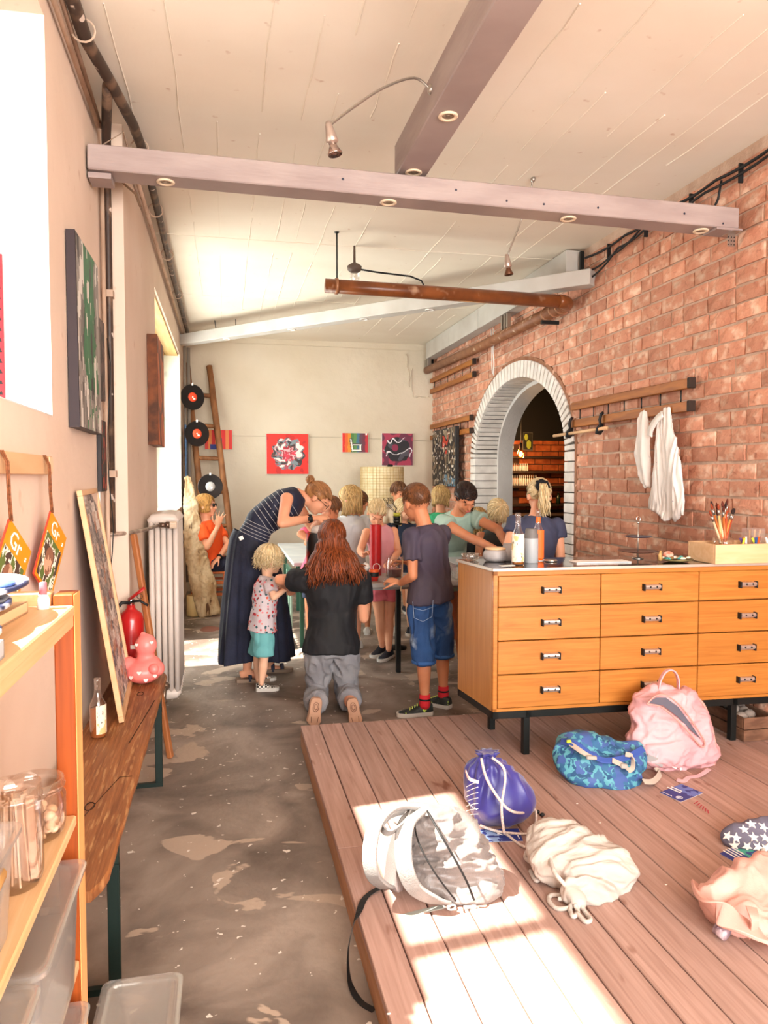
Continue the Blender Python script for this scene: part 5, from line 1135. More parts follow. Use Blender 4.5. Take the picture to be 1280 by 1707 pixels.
# --- pink backpack standing
PKB = mat('bag_pink', '#d5a6aa', '#c8969c', sc=4, rough=.6, bump=.15, bsc=150); PKD = mat('bag_pink_dark', '#c98f86', rough=.6)
pb_ = thing('backpack', 'pale pink backpack with open zip standing against the drawer cabinet', 'backpack', (2.08, 3.2, PT))
q = pillow((2.08, 3.18, .30), (0, -1, .22), [(1053, 1210), (1057, 1178), (1068, 1158), (1088, 1146), (1112, 1143), (1142, 1150), (1162, 1172), (1176, 1205), (1187, 1245), (1188, 1270), (1170, 1284), (1130, 1287), (1092, 1283), (1064, 1268), (1052, 1240)], .095, .085)
q.ell((2.03, 3.085, .20), (.15, .04, .06))
me = remesh(q, .0065, 4, PKB); folds(me, .013, 7, (.8, 1, 1.6), 41, True); folds(me, .005, 17, (1, 1, 1.5), 6, True); flatbottom(me, PT); part_mesh('bag_body', me, pb_)
q = MB(); P = [AY(x, y, 3.08) for x, y in ((1080, 1172), (1093, 1163), (1110, 1163), (1130, 1178), (1150, 1205), (1168, 1232), (1172, 1236), (1150, 1216), (1130, 1195), (1105, 1176))]
q.add([p+V((0, 0, 0)) for p in P], [tuple(range(len(P)))]); q.build('zip_opening', mat('bag_inside', '#5c5a66', rough=.8), pb_)
q = MB(); q.tube(curve([AY(1078, 1174, 3.075), AY(1093, 1160, 3.075), AY(1112, 1160, 3.07), AY(1134, 1177, 3.065), AY(1155, 1205, 3.06), AY(1174, 1236, 3.06), AY(1168, 1244, 3.055), AY(1140, 1212, 3.055), AY(1104, 1180, 3.06), AY(1078, 1174, 3.075)]), .004, 6); q.build('zip', PKD, pb_, True)
sstrap([AY(1096, 1160, 3.2), AY(1100, 1135, 3.2), AY(1110, 1119, 3.2), AY(1122, 1118, 3.2), AY(1130, 1132, 3.2), AY(1130, 1160, 3.2)], .024, .008, (.1, 1, 0), PKB, pb_, 'top_handle')
sstrap([AY(1150, 1158, 3.22), AY(1168, 1178, 3.19), AY(1180, 1215, 3.15), AY(1186, 1250, 3.13), AY(1182, 1280, 3.12)], .05, .012, (.6, -1, .1), PKD, pb_)
sstrap([AZ(1182, 1282, PT+.02), AZ(1165, 1293, PT+.005), AZ(1148, 1296, PT+.004), AZ(1140, 1302, PT+.003), AZ(1128, 1300, PT+.003)], .02, .003, (0, 1, .2), PKB, pb_, 'webbing')
q = MB(); q.obox(AY(1120, 1276, 3.055), (.055, .003, .012), Matrix.Rotation(.5, 3, 'Y')); q.obox(AY(1132, 1278, 3.055), (.04, .003, .010), Matrix.Rotation(.9, 3, 'Y')); q.build('white_stripe', WHT, pb_)
q = MB(); q.strap(curve([AY(1078, 1262, 3.06), AY(1092, 1268, 3.05), AY(1105, 1274, 3.05)]), .03, .004, (0, .2, 1)); q.build('mesh_pocket', mat('mesh_grey', '#8f8c8c', rough=.8), pb_)
# --- rose backpack cut by the right edge
RS = mat('bag_rose', '#cf9f92', '#c49084', sc=4, rough=.6, bump=.15, bsc=150)
rb_ = thing('backpack', 'flat rose coloured backpack lying at the near edge of the planks', 'backpack', (1.6, 2.05, PT))
q = pillow((1.66, 2.06, PT+.07), (0, -.5, 1), [(1168, 1480), (1182, 1468), (1205, 1458), (1235, 1440), (1275, 1432), (1330, 1436), (1380, 1470), (1385, 1540), (1350, 1600), (1300, 1590), (1265, 1572), (1225, 1556), (1192, 1540), (1174, 1512)], .07, .05, ex=.6)
me = remesh(q, .0065, 4, RS); folds(me, .013, 7, (1.3, .8, 1), 51, True); folds(me, .005, 18, (1, 1, 1), 6, True); flatbottom(me, PT); part_mesh('bag_body', me, rb_)
sstrap([AZ(1168, 1480, .16), AZ(1180, 1510, .20), AZ(1215, 1530, .20), AZ(1262, 1556, .17), AZ(1290, 1580, .14)], .07, .012, (-.5, 1, .5), RS, rb_)
q = MB(); q.tube([AZ(1194, 1545, PT+.025), AZ(1212, 1558, PT+.025)], .021, 14, flat=.6); q.build('buckle', mat('buckle_mauve', '#8a6a7c', '#d8c4cc', sc=(60, 60, 4), rough=.2, metal=.4), rb_, True)
sstrap([AZ(1252, 1512, .22), AZ(1258, 1535, .21), AZ(1254, 1562, .15)], .03, .004, (1, .3, 0), RS, rb_, 'webbing')
# --- star cloth
ST = mat('star_grey', '#5c5a6c', '#686678', sc=8, rough=.75); sb_ = thing('star_pouch', 'grey cloth pouch with white stars near the right edge of the planks', 'bag', (1.95, 2.42, PT))
q = pillow((1.95, 2.44, PT+.04), (0, -.6, 1), [(1204, 1390), (1212, 1380), (1228, 1378), (1250, 1370), (1290, 1367), (1335, 1378), (1340, 1420), (1300, 1430), (1262, 1424), (1235, 1416), (1212, 1406)], .045, .035)
me = remesh(q, .005, 3, ST); folds(me, .006, 9, (1, 1, 1), 61, True); flatbottom(me, PT)
bvh_v = me.copy(); part_mesh('pouch', me, sb_)
from mathutils.bvhtree import BVHTree
def tree_of(me): return BVHTree.FromPolygons([v.co.copy() for v in me.vertices], [list(p.vertices) for p in me.polygons])
bt_ = tree_of(bvh_v); CAMP = V((0, 0, CH))
def project(tree, p, d=V((0, 0, -1)), lift=.002):
    h = tree.ray_cast(V(p)-d*1.0, d)
    return (h[0], h[1]) if h[0] is not None else (None, None)
random.seed(6); stars = MB()
def star(mb, c, nrm, s, rot):
    nrm = nrm.normalized(); u = nrm.orthogonal().normalized(); w_ = nrm.cross(u); P = []
    for k in range(10): a = rot+pi*k/5; r = s if k % 2 == 0 else s*.42; P.append(c+u*r*cos(a)+w_*r*sin(a)+nrm*.003)
    n = len(P); mb.add(P+[p-nrm*.006 for p in P], [tuple(range(n))]+[(i, (i+1) % n, n+(i+1) % n, n+i) for i in range(n)])
for (x, y) in ((1213, 1394), (1227, 1397), (1240, 1383), (1256, 1396), (1272, 1379), (1275, 1397), (1224, 1409), (1245, 1411), (1263, 1412), (1276, 1414), (1252, 1374)):
    d = _ray(x, y).normalized(); h = bt_.ray_cast(V((0, 0, CH)), d)
    if h[0] is not None: star(stars, h[0], h[1], .020, random.random()*6)
stars.build('star', WHT, sb_)['kind'] = 'stuff'
q = MB(); q.tube(curve([(1.93, 2.33, PT+.01), (1.90, 2.30, PT+.006), (1.92, 2.27, PT+.006), (1.96, 2.28, PT+.006)]), .006, 6); q.build('cord_loop', mat('cord_grey', '#b9b5ae', rough=.7), sb_, True)
# --- flyers
BLU = '#23327e'
def flyer(label, pts, tint, swap=False):
    c = [AZ(x, y, PT+.0012) for x, y in pts]; t = thing('flyer', label, 'flyer', (c[0]+c[2])/2)
    ux = (c[1]-c[0]); uy = (c[3]-c[0]); w_, h_ = ux.length, uy.length; ux.normalize(); uy.normalize()
    q = MB(); q.add([p-V((0, 0, .001)) for p in c]+c, [(0, 3, 2, 1), (4, 5, 6, 7), (0, 1, 5, 4), (1, 2, 6, 5), (2, 3, 7, 6), (3, 0, 4, 7)]); q.build('card', mat('card_white', '#e6e4e0', rough=.6), t)
    picture('print', t, c[0]+V((0, 0, .0006)), ux, uy, w_, h_, 40, lambda u, v_: tint if (u if not swap else 1-u) < .45+.1*nz(u*5, v_*5) and nz(u*6, v_*6, 1) > -.2 else BLU)
    return t, c, ux, uy
t, c, ux, uy = flyer('blue flyer partly under the grey backpack, with white print', [(806, 1404), (872, 1402), (862, 1381), (800, 1383)], '#8ba6d0')
R = Matrix((ux, (uy-ux*uy.dot(ux)).normalized(), V((0, 0, 1)))).transposed()
text('print_text', 'Kunst', c[0]+ux*.06+uy*.05+V((0, 0, .0014)), R, .035, WHT, t)
q = MB(); q.obox(c[1]-ux*.012+uy*.03+V((0, 0, .0012)), (.004, .03, .0006), R); q.build('print_bar', WHT, t)
t, c, ux, uy = flyer('blue flyer with a white ring emblem lying before the pink backpack', [(1135, 1337), (1172, 1322), (1137, 1311), (1099, 1321)], '#5f74b8', True)
q = MB(); cc = c[0]+ux*.03+uy*.03+V((0, 0, .0012)); q.tube([cc+V((.014*cos(a), .012*sin(a), 0)) for a in [k*2*pi/16 for k in range(16)]], .0012, 4, closed=True); q.tube([cc+V((-.009, 0, 0)), cc+V((.009, 0, 0))], .0012, 4); q.build('emblem', WHT, t, True)
q = MB()
for k, l in enumerate((.07, .055)): q.obox(c[0]+ux*(.075+.018*k)+uy*.09+V((0, 0, .0012)), (.008, l, .0008), Matrix((ux, uy, V((0, 0, 1)))).transposed())
q.obox(c[3]+ux*.014-uy*.03+V((0, 0, .0012)), (.003, .05, .0008), Matrix((ux, uy, V((0, 0, 1)))).transposed()); q.build('print_bar', WHT, t)
t, c, ux, uy = flyer('teal and blue flyer beside the star patterned pouch', [(1240, 1446), (1275, 1428), (1235, 1414), (1199, 1423)], '#3f9a8a', True)
q = MB()
for k in range(4): q.obox(c[0]+ux*(.03+.016*k)+uy*.08+V((0, 0, .0012)), (.006, .06, .0008), Matrix((ux, uy, V((0, 0, 1)))).transposed())
cc = c[0]+ux*.02+uy*.02+V((0, 0, .0012)); q.tube([cc+V((.012*cos(a), .010*sin(a), 0)) for a in [k*2*pi/16 for k in range(16)]], .0012, 4, closed=True); q.build('print_bar', WHT, t)
# ================================================================== THINGS ON THE CABINET
CT = CB1+.0125
GREYC = mat('stoneware_grey', '#aaa4a2', '#8f8988', sc=9, rough=.55, bump=.1, bsc=60)
def cpt(px, py): p = AZ(px, py, CT); return V((p.x, p.y, CT))
c = cpt(863, 941); bottle('clear bottle of pale amber drink with cream label on the cabinet', c, .262, .034, AMB, .44, LBC, (.06, .60), rot=-.4, wrap=2.2)
c = cpt(897, 936)+V((.02, .05, 0)); bottle('bottle with an orange label behind the grey flask', c, .27, .031, mat('orange_drink', '#e06a1e', rough=.2), .5, mat('label_orange2', '#ef6a2a', rough=.6), (.05, .6), neck=mat('neck_orange', '#ef6a2a', rough=.6), wrap=6.2)
c = cpt(885, 938); t = thing('thermos_flask', 'matt grey drinking flask with darker lid between the two bottles', 'flask', c)
q = MB(); q.lathe(c, [(.001, 0), (.034, 0), (.036, .004), (.036, .125), (.035, .128)], 28); q.build('flask', mat('flask_grey', '#a3a8ab', rough=.5), t, True, auto=True)
q = MB(); q.lathe(c, [(.0355, .128), (.0355, .148), (.031, .154), (.031, .17), (.028, .176), (.001, .176)], 28); q.build('lid', mat('flask_lid', '#6a6664', rough=.6), t, True, auto=True)
c = cpt(828, 936)+V((.0, .02, 0)); t = thing('lidded_bowl', 'round grey stoneware bowl with a wooden lid on the cabinet corner', 'bowl', c)
q = MB(); q.lathe(c, [(.03, 0), (.055, .004), (.068, .025), (.062, .05), (.052, .062), (.048, .062)], 28); q.build('bowl', GREYC, t, True); q = MB(); q.lathe(c+V((0, 0, .062)), [(.001, 0), (.054, 0), (.056, .003), (.054, .011), (.001, .012)], 28); q.build('lid', PALE, t, True)
c = cpt(845, 936)+V((.025, .02, 0)); q = MB(); q.lathe(c, [(.03, 0), (.042, .005), (.046, .03), (.041, .07), (.036, .092), (.033, .092), (.036, .06), (.036, .01), (.001, .01)], 26); tag(q.build('stone_cup', GREYC, None, True), 'tall grey stoneware cup beside the wooden lidded bowl', 'cup')
c = cpt(775, 934)+V((.03, .0, 0)); t = thing('glass_bowl', 'clear glass bowl of tiny beads at the far corner of the cabinet', 'bowl', c); q = MB(); q.lathe(c, [(.03, 0), (.045, .01), (.05, .035), (.047, .036), (.04, .012), (.001, .006)], 22); q.build('bowl', GJ, t, True)
rnd = random.Random(5); q = MB()
for k in range(16): q.ell(c+V((rnd.uniform(-.025, .025), rnd.uniform(-.025, .025), .014+.012*rnd.random())), .006, n=6, m=4)
q.build('beads', mat('beads_mix', '#d9d2cc', '#3c3434', sc=90, rough=.4), t, True)['kind'] = 'stuff'
c = cpt(912, 936)+V((.02, 0, 0)); q = MB(); q.lathe(c, [(.001, 0), (.03, 0), (.035, .004), (.032, .010), (.001, .011)], 22); tag(q.build('jar_lid', STEEL, None, True), 'small silver lid lying on the cabinet beside the flask', 'lid')
for k, (px, py, w_, l_, r_) in enumerate(((845, 943, .08, .03, .2), (1000, 937, .30, .10, -.05), (905, 934, .10, .05, .3))):
    q = MB(); q.bbox(cpt(px, py)+V((0, 0, .003 if k == 1 else .001)), (w_, l_, .006 if k == 1 else .002), .0008, rotz(r_)); tag(q.build('paper', WHT), ['scrap of cut paper near the front corner of the cabinet', 'stack of white paper sheets lying on the cabinet', 'small dark card lying behind the flask'][k], 'paper')
# tiered stand
c = cpt(1063, 931)+V((0, 0, 0)); t = thing('tiered_stand', 'thin two tiered metal stand with ring top', 'stand', c)
q = MB(); q.tube([c, c+V((0, 0, .20))], .003, 8); q.lathe(c, [(.001, 0), (.03, 0), (.03, .004), (.004, .008)], 18); q.build('rod', STEEL, t, True)
for z, r in ((.035, .105), (.115, .072)):
    q = MB(); q.lathe(c+V((0, 0, z)), [(.001, 0), (r*.8, .001), (r, .006), (r+.001, .008), (r*.8, .004), (.001, .003)], 30); q.build('plate', mat('plate_brown' if r > .1 else 'plate_blue', '#6b4538' if r > .1 else '#3c4058', rough=.3, metal=.4), t, True)
q = MB(); q.tube([c+V((.012*cos(a), 0, .215+.015*sin(a))) for a in [k*2*pi/14 for k in range(14)]], .0025, 5, closed=True); q.ell(c+V((0, 0, .195)), .006); q.build('ring', CHROME, t, True)
# wooden box with brushes
BX = mat('box_pine', '#e0bc92', '#d4a878', sc=(4, 22, 26), lo=.3, hi=.7, dist=1, rough=.55); bc = V((2.625, 3.43, CT)); t = thing('wooden_box', 'open pale pine box on the cabinet holding brush jar and pens', 'box', bc)
for (a, b, c_, d) in ((2.43, 3.325, 2.815, 3.341), (2.43, 3.541, 2.815, 3.557), (2.43, 3.341, 2.446, 3.541), (2.799, 3.341, 2.815, 3.541)):
    q = MB(); q.bbox(((a+c_)/2, (b+d)/2-.0, CT+.05), (c_-a, d-b, .10), .002); q.build('box_side', BX, t)
q = MB(); q.box(2.44, 3.33, CT+.001, 2.81, 3.55, CT+.01); q.build('bottom', BX, t)
for v_ in (): pass
jc = V((2.55, 3.43, CT+.011)); t = thing('brush_jar', 'glass jar crammed with paint brushes in the pine box', 'jar', jc); q = MB(); q.lathe(jc, [(.04, 0), (.052, .005), (.054, .09), (.05, .115), (.048, .115), (.05, .02), (.001, .01)], 24); q.build('jar', GJ, t, True)
rnd = random.Random(14); HW_ = ['#c98a4a', '#b5622c', '#d9a86c', '#a8482a', '#c9b08c']
for k in range(17):
    a = k*2.4; lean = .12+.40*((k*7) % 10)/10; d = V((cos(a)*lean*1.0, sin(a)*lean*.35, 1)).normalized(); b0 = jc+V((-.02*cos(a), -.02*sin(a), .012)); L = rnd.uniform(.19, .25)
    m1 = mat('handle_%d' % (k % 5), HW_[k % 5], rough=.4); bt_t = thing('paint_brush', '%s handled brush with %s bristles leaning %s in the jar' % (['tan', 'rust', 'pale tan', 'red brown', 'cream'][k % 5], ['dark brown', 'rust brown', 'black'][k % 3], 'towards the archway' if cos(a) < 0 else 'towards the brick wall'), 'brush', b0, 'brushes in the glass jar')
    q = MB(); q.tube([b0, b0+d*L*.5, b0+d*L], [.004, .0075, .0055], 7); q.build('handle', m1, bt_t, True)
    q = MB(); q.tube([b0+d*L, b0+d*(L+.03)], [.0065, .0072], 7); q.build('ferrule', STEEL, bt_t, True); q = MB(); q.tube([b0+d*(L+.03), b0+d*(L+.045), b0+d*(L+.062)], [.0072, .0105, .004], 7, flat=.7); q.build('bristles', mat('bristle_%d' % (k % 3), ['#5a2416', '#8a3a1e', '#2c1a18'][k % 3], rough=.9), bt_t, True)
for k in range(9):
    a = rnd.uniform(-.6, .6); p = V((2.615+.02*k, 3.37+.015*(k % 4), CT+.075)); d = V((sin(a)*.8, .1, .7)).normalized(); q = MB(); q.tube([p-d*.05, p+d*.055], .006, 8); tag(q.build('felt_pen', mat('pen_%d' % (k % 5), ['#dede3a', '#e8642c', '#6a4a9a', '#e9e9e6', '#2c5a9a'][k % 5], rough=.4), None, True), '%s felt pen poking out of the pine box, %s' % (['yellow', 'orange', 'violet', 'white', 'blue'][k % 5], 'nearer the brush jar' if k < 5 else 'nearer the clear holder'), 'pen', 'felt pens in the pine box')
t = thing('clear_holder', 'clear plastic holder with pale sticks at the wall end of the pine box', 'box', (2.745, 3.45, CT+.011)); q = MB(); q.rings([[V((2.745+.04*x, 3.45+.04*y, CT+.011+z)) for x, y in ((-1, -1), (1, -1), (1, 1), (-1, 1))] for z in (0, .16)], cap=False); q.build('holder', PLB_, t)
for k in range(3): q = MB(); q.tube([(2.72+.02*k, 3.45, CT+.02), (2.715+.032*k, 3.44, CT+.165)], .005, 6); q.build('stick', PALE, t, True)
# shell dish
c = cpt(1135, 938)+V((.0, .04, 0)); t = thing('craft_scraps', 'dish heaped with shells, leaves and scraps beside the pine box', 'dish', c); q = MB(); q.lathe(c, [(.03, 0), (.06, .006), (.085, .016), (.08, .018), (.03, .008), (.001, .008)], 24); q.build('dish', mat('dish_olive', '#8a7a4c', '#5c5030', sc=14, rough=.6), t, True)
for k in range(16):
    p = c+V((rnd.uniform(-.07, .07), rnd.uniform(-.04, .04), .022)); q = MB(); q.ell(p, (rnd.uniform(.012, .022), .010, .006), rotz(rnd.random()*3) @ Matrix.Rotation(rnd.uniform(-.5, .5), 3, 'X'), 10, 6); q.build('scrap', mat('scrap_%d' % (k % 4), ['#4a9a94', '#e6dcc0', '#8a6a3a', '#e9e4dc'][k % 4], rough=.4), t, True)
q = MB(); q.secs([(c+V((-.085, .01, .008)), .012, .012, (1, 0, 0)), (c+V((-.09, .012, .035)), .010, .008, (1, 0, 0)), (c+V((-.085, .01, .06)), .004, .004, (1, 0, 0))], 10); tag(q.build('shell', mat('shell_tan', '#c9a46a', '#9a6a34', sc=20, rough=.5), None, True), 'pointed tan shell standing at the left end of the scrap dish', 'shell')
q = MB(); q.ell(c+V((-.03, .03, .035)), (.03, .02, .018)); tag(q.build('sea_shell', mat('shell_red', '#c05a40', '#e6c8b4', sc=25, rough=.4), None, True), 'reddish white shell lying on top of the scrap dish', 'shell')
# ================================================================== CLOTHS ON THE RAIL
CL = mat('cloth_white', '#efe8e2', '#e2d9d2', sc=4, rough=.85, c3='#7c7690', sc3=(26, 26, 34), lo3=.73, hi3=.75)
def cloth(label, rows, x=2.75, seed=0, th=.035):
    """rows: (py, px_left, px_right) outline seen on the wall plane; hangs in vertical folds"""
    t = thing('hanging_cloth', label, 'cloth', AX((rows[0][1]+rows[0][2])/2, rows[-1][0], x)); R_ = []
    for i, (py, a, b) in enumerate(rows):
        pa, pb = AX(a, py, x), AX(b, py, x); z = (pa.z+pb.z)/2; ya, yb = pa.y, pb.y; c = (ya+yb)/2; hw = abs(ya-yb)/2; ring = []
        for k in range(36):
            an = 2*pi*k/36; fo = .5+.5*(cos(an*4+i*.25+seed)); dp = th*(.35+.65*fo)*(min(1, .5+i*.25)); ring.append(V((x+.02-max(0, -cos(an+pi/2)*0)+(-dp*abs(sin(an)) if sin(an) < 0 else dp*.25*sin(an)), c+hw*cos(an), pa.z+(pb.z-pa.z)*(.5-.5*cos(an)) if False else z+.0+ .012*sin(an*3+seed) * (1 if i == len(rows)-1 else .2))))
        R_.append(ring)
    q = MB(); q.rings(R_); me = remesh(q, .006, 2, CL); folds(me, .008, 13, (1, 1.8, .25), seed+3, True); part_mesh('cloth', me, t); return t
cloth('narrow white paint spotted cloth hanging from the hook rail', [(686, 1064, 1074), (700, 1060, 1077), (730, 1057, 1079), (760, 1056, 1080), (780, 1058, 1081), (800, 1066, 1081), (812, 1074, 1080)], seed=1)
cloth('wide white paint spotted cloth hanging nearest the end of the hook rail', [(679, 1102, 1114), (700, 1094, 1117), (720, 1092, 1120), (760, 1089, 1128), (800, 1084, 1133), (835, 1078, 1136), (850, 1078, 1137), (856, 1090, 1134), (866, 1104, 1120)], x=2.745, seed=2)
t = thing('hanging_cloth', 'short white strap of cloth drooping between the two white cloths', 'cloth', (2.75, 4.45, 1.75)); q = MB(); q.strap(curve([AX(1104, 690, 2.74), AX(1094, 700, 2.73), AX(1085, 715, 2.73), AX(1083, 727, 2.735)]), .05, .008, (0, 1, .3)); q.build('cloth', CL, t, True)
# ================================================================== WORK TABLES
TT = mat('table_grey', '#a8a09a', '#948b84', sc=5, rough=.45); TG = mat('table_leg_green', '#2f5f4c', rough=.5)
def table(label, x0, x1, y0, y1, z, legs=None, m=None, lm=None):
    t = thing('work_table', label, 'table', ((x0+x1)/2, (y0+y1)/2, 0)); q = MB(); q.bbox(((x0+x1)/2, (y0+y1)/2, z-.014), (x1-x0, y1-y0, .034), .006); q.build('tabletop', m or TT, t)
    q = MB(); q.box(x0+.05, y0+.08, z-.055, x1-.05, y0+.10, z-.032); q.box(x0+.05, y1-.06, z-.07, x1-.05, y1-.04, z-.029); q.build('apron', lm or TT, t)
    for x, y in legs or [(x_, y_) for x_ in (x0+.08, x1-.08) for y_ in (y0+.06, y1-.06)]: q = MB(); q.bbox((x, y, (z-.03)/2), (.035, .035, z-.03), .003); q.build('leg', lm or DARKM, t)
    return t
table('grey topped work table between the kneeling girl and the boy', .56, 2.25, 5.06, 5.60, .755, legs=[(.90, 5.25), (.90, 5.5), (1.29, 5.52), (2.15, 5.2), (2.1, 5.5)])
tb_ = table('long pale work table with green slatted end frame behind the kneeling girl', .57, .87, 6.45, 8.4, .755, m=mat('table_pale', '#c9ccc8', '#b3babb', sc=5, rough=.5), lm=TG)
for k in range(5): q = MB(); q.bbox((.555, 6.5+k*.09, .36), (.02, .03, .66), .002); q.build('end_slat', TG if k % 2 else mat('slat_pale', '#9cbfae', rough=.5), tb_)
q = MB(); q.box(.545, 6.45, .04, .565, 6.92, .07); q.box(.545, 6.45, .66, .565, 6.92, .70); q.build('end_rail', TG, tb_)
# low side table with printed paper box behind boy / cabinet
t = thing('plastic_tray', 'long clear plastic tray with pale blocks on the table end by the cabinet', 'tray', (1.95, 5.3, .757)); q = MB()
for (a, b, c_, d) in ((1.62, 5.10, 2.2, 5.104), (1.62, 5.5, 2.2, 5.504), (1.62, 5.104, 1.624, 5.5), (2.196, 5.104, 2.2, 5.5)): q.box(a, b, .758, c_, d, .87)
q.build('tray_wall', PLB_, t); q = MB(); q.bbox((1.91, 5.3, .878), (.60, .42, .008), .003); q.build('tray_lid', glassy('lid_clear', '#eef2f4', .1, .1, milk=.5), t)
for k in range(6): q = MB(); q.bbox((1.67+.09*k, 5.2, .80), (.07, .08, .075), .006); q.build('pale_block', mat('block_%d' % (k % 2), ['#dfe4e6', '#9fb8c6'][k % 2], rough=.6), t)
def tcyl(name, label, cat, px, py, Y, z0, prof, m, n=24, sm=True):
    p = AY(px, py, Y); c = V((p.x, Y, z0)); q = MB(); q.lathe(c, prof, n); o = q.build(name, m, None, sm, auto=True); tag(o, label, cat); return c
Z7 = .7555
c = AY(626, 930, 5.5); c = V((c.x, 5.5, Z7)); t = thing('paint_tube', 'tall painted red cardboard cylinder standing on the work table', 'cylinder', c)
q = MB(); q.lathe(c, [(.038, 0), (.0445, 0), (.0445, .385), (.041, .385), (.041, .02), (.001, .02)], 28); q.build('cylinder', mat('tube_red', '#c01e22', '#b01a1e', sc=(6, 6, 2), rough=.4, c4='#a85428', sc4=(14, 14, 3), lo4=.62, hi4=.72), t, True, auto=True)
c = AY(516, 920, 5.75); c = V((c.x, 6.5, Z7)); c = V((.645, 5.44, Z7)); t = thing('painted_canister', 'black, orange and red painted canister in front of the bending woman', 'canister', c)
hC = .335; q = MB(); q.lathe(c, [(.001, 0), (.065, 0), (.068, hC*.5), (.066, hC), (.055, hC+.005), (.001, hC)], 26); q.build('canister', mat('canister_paint', '#1a1414', '#d8281c', sc=(7, 7, 5), lo=.46, hi=.5, detail=1, rough=.4, c3='#e8862c', sc3=(10, 10, 3), lo3=.56, hi3=.58), t, True, auto=True)
q = MB(); q.ell(c+V((.02, -.02, hC+.02)), (.055, .055, .04)); q.ell(c+V((.06, 0, hC)), (.05, .05, .05)); o = part_mesh('wadding', remesh(q, .007, 2, WHT), t)
c = AY(657, 950, 5.38); c = V((c.x, 5.38, Z7)); t = thing('paint_jar', 'square glass jar with dark red paint water on the work table', 'jar', c)
q = MB(); q.rings([[c+V((.062*math.copysign(abs(cos(a))**.5, cos(a))*k, .062*math.copysign(abs(sin(a))**.5, sin(a))*k, z)) for a in [j*2*pi/24 for j in range(24)]] for z, k in ((0, .9), (.01, 1), (.12, 1), (.14, .85), (.15, .9), (.15, .86), (.135, .8), (.12, .95), (.012, .94))]); q.build('jar', GJ, t, True)
q = MB(); q.rings([[c+V((.056*math.copysign(abs(cos(a))**.5, cos(a)), .056*math.copysign(abs(sin(a))**.5, sin(a)), z)) for a in [j*2*pi/24 for j in range(24)]] for z in (.008, .062)]); q.build('paint_water', mat('paint_water', '#5a1a2c', rough=.15), t, True, auto=True)
c = AY(623, 965, 5.2); c = V((c.x, 5.2, Z7)); t = thing('painted_pot', 'small red, black and orange banded pot held over the table edge', 'pot', c)
for z0, z1, r0, r1, m_ in ((0, .035, .028, .036, mat('pot_red', '#a82a20', rough=.4)), (.035, .065, .037, .037, BLK), (.065, .085, .036, .034, mat('pot_orange', '#e8622c', rough=.4))):
    q = MB(); q.lathe(c, [(r0*.9, z0), (r0, z0+.003), (r1, z1-.003), (r1*.95, z1), (.001, z1)], 22); q.build('band', m_, t, True, auto=True)
q = MB(); q.tube([c+V((.02+.026*cos(a), 0, .10+.026*sin(a))) for a in [k*2*pi/14 for k in range(14)]], .0025, 5, closed=True); q.build('wire_ring', WHT, t, True)
q = MB(); q.ell(AY(610, 945, 5.3), (.03, .04, .035)); q.ell(AY(603, 950, 5.32), (.035, .03, .03)); me = remesh(q, .006, 2, WHT); folds(me, .01, 25, (1, 1, 1), 2); tag(part_mesh('crumpled_cloth', me, None, AY(606, 948, 5.3)), 'crumpled white paper towel at the hands of the girl in pink', 'paper towel')
c = V((AY(650, 970, 5.16).x, 5.16, Z7)); t = thing('palette_dish', 'small black and white smeared palette dish at the table edge', 'palette', c); q = MB(); q.lathe(c, [(.001, 0), (.05, 0), (.055, .006), (.05, .008), (.001, .005)], 22); q.build('dish', mat('dish_smear', '#e8e4e0', '#1a1818', sc=30, lo=.48, hi=.52, rough=.4), t, True)
# vase with twigs
c = V((AY(661, 880, 6.3).x, 6.3, AY(661, 872, 6.3).z)); 
t = thing('side_table', 'small dark plant stand behind the girl in pink', 'stand', (c.x, c.y, 0)); q = MB(); q.lathe((c.x, c.y, 0), [(.001, 0), (.09, 0), (.09, .02), (.015, .03), (.015, c.z-.02), (.05, c.z-.012), (.05, c.z), (.001, c.z)], 18); q.build('stand', DARKM, t, True)
t = thing('vase', 'yellow green and black banded cup with dry twigs on the plant stand', 'vase', c)
for z0, z1, m_ in ((0, .03, mat('vase_dark', '#2a2a24', rough=.4)), (.03, .06, BLK), (.06, .09, mat('vase_lime', '#b6b23c', rough=.4))): q = MB(); q.lathe(c, [(.026, z0), (.034, z1), (.03, z1), (.001, z1-.002)], 18); q.build('band', m_, t, True)
q = MB(); rnd = random.Random(8)
for k in range(6):
    P = [c+V((0, 0, .07))]; 
    for j in range(5): P.append(P[-1]+V((rnd.uniform(-.035, .012), rnd.uniform(-.01, .01), .03)))
    q.tube(P, .0028, 4)
q.build('twigs', mat('twig', '#3a2a20', rough=.8), t, True)
q = MB(); c = AY(759, 905, 5.35); c = V((c.x, 5.35, Z7)); q.lathe((c.x-.02, 5.62, Z7), [(.001, 0), (.03, 0), (.032, .12), (.028, .2), (.02, .24), (.001, .24)], 18); tag(q.build('lilac_bottle', mat('lilac', '#c9b0cf', rough=.4), None, True), 'lilac bottle standing on the table before the pale green dress', 'bottle')
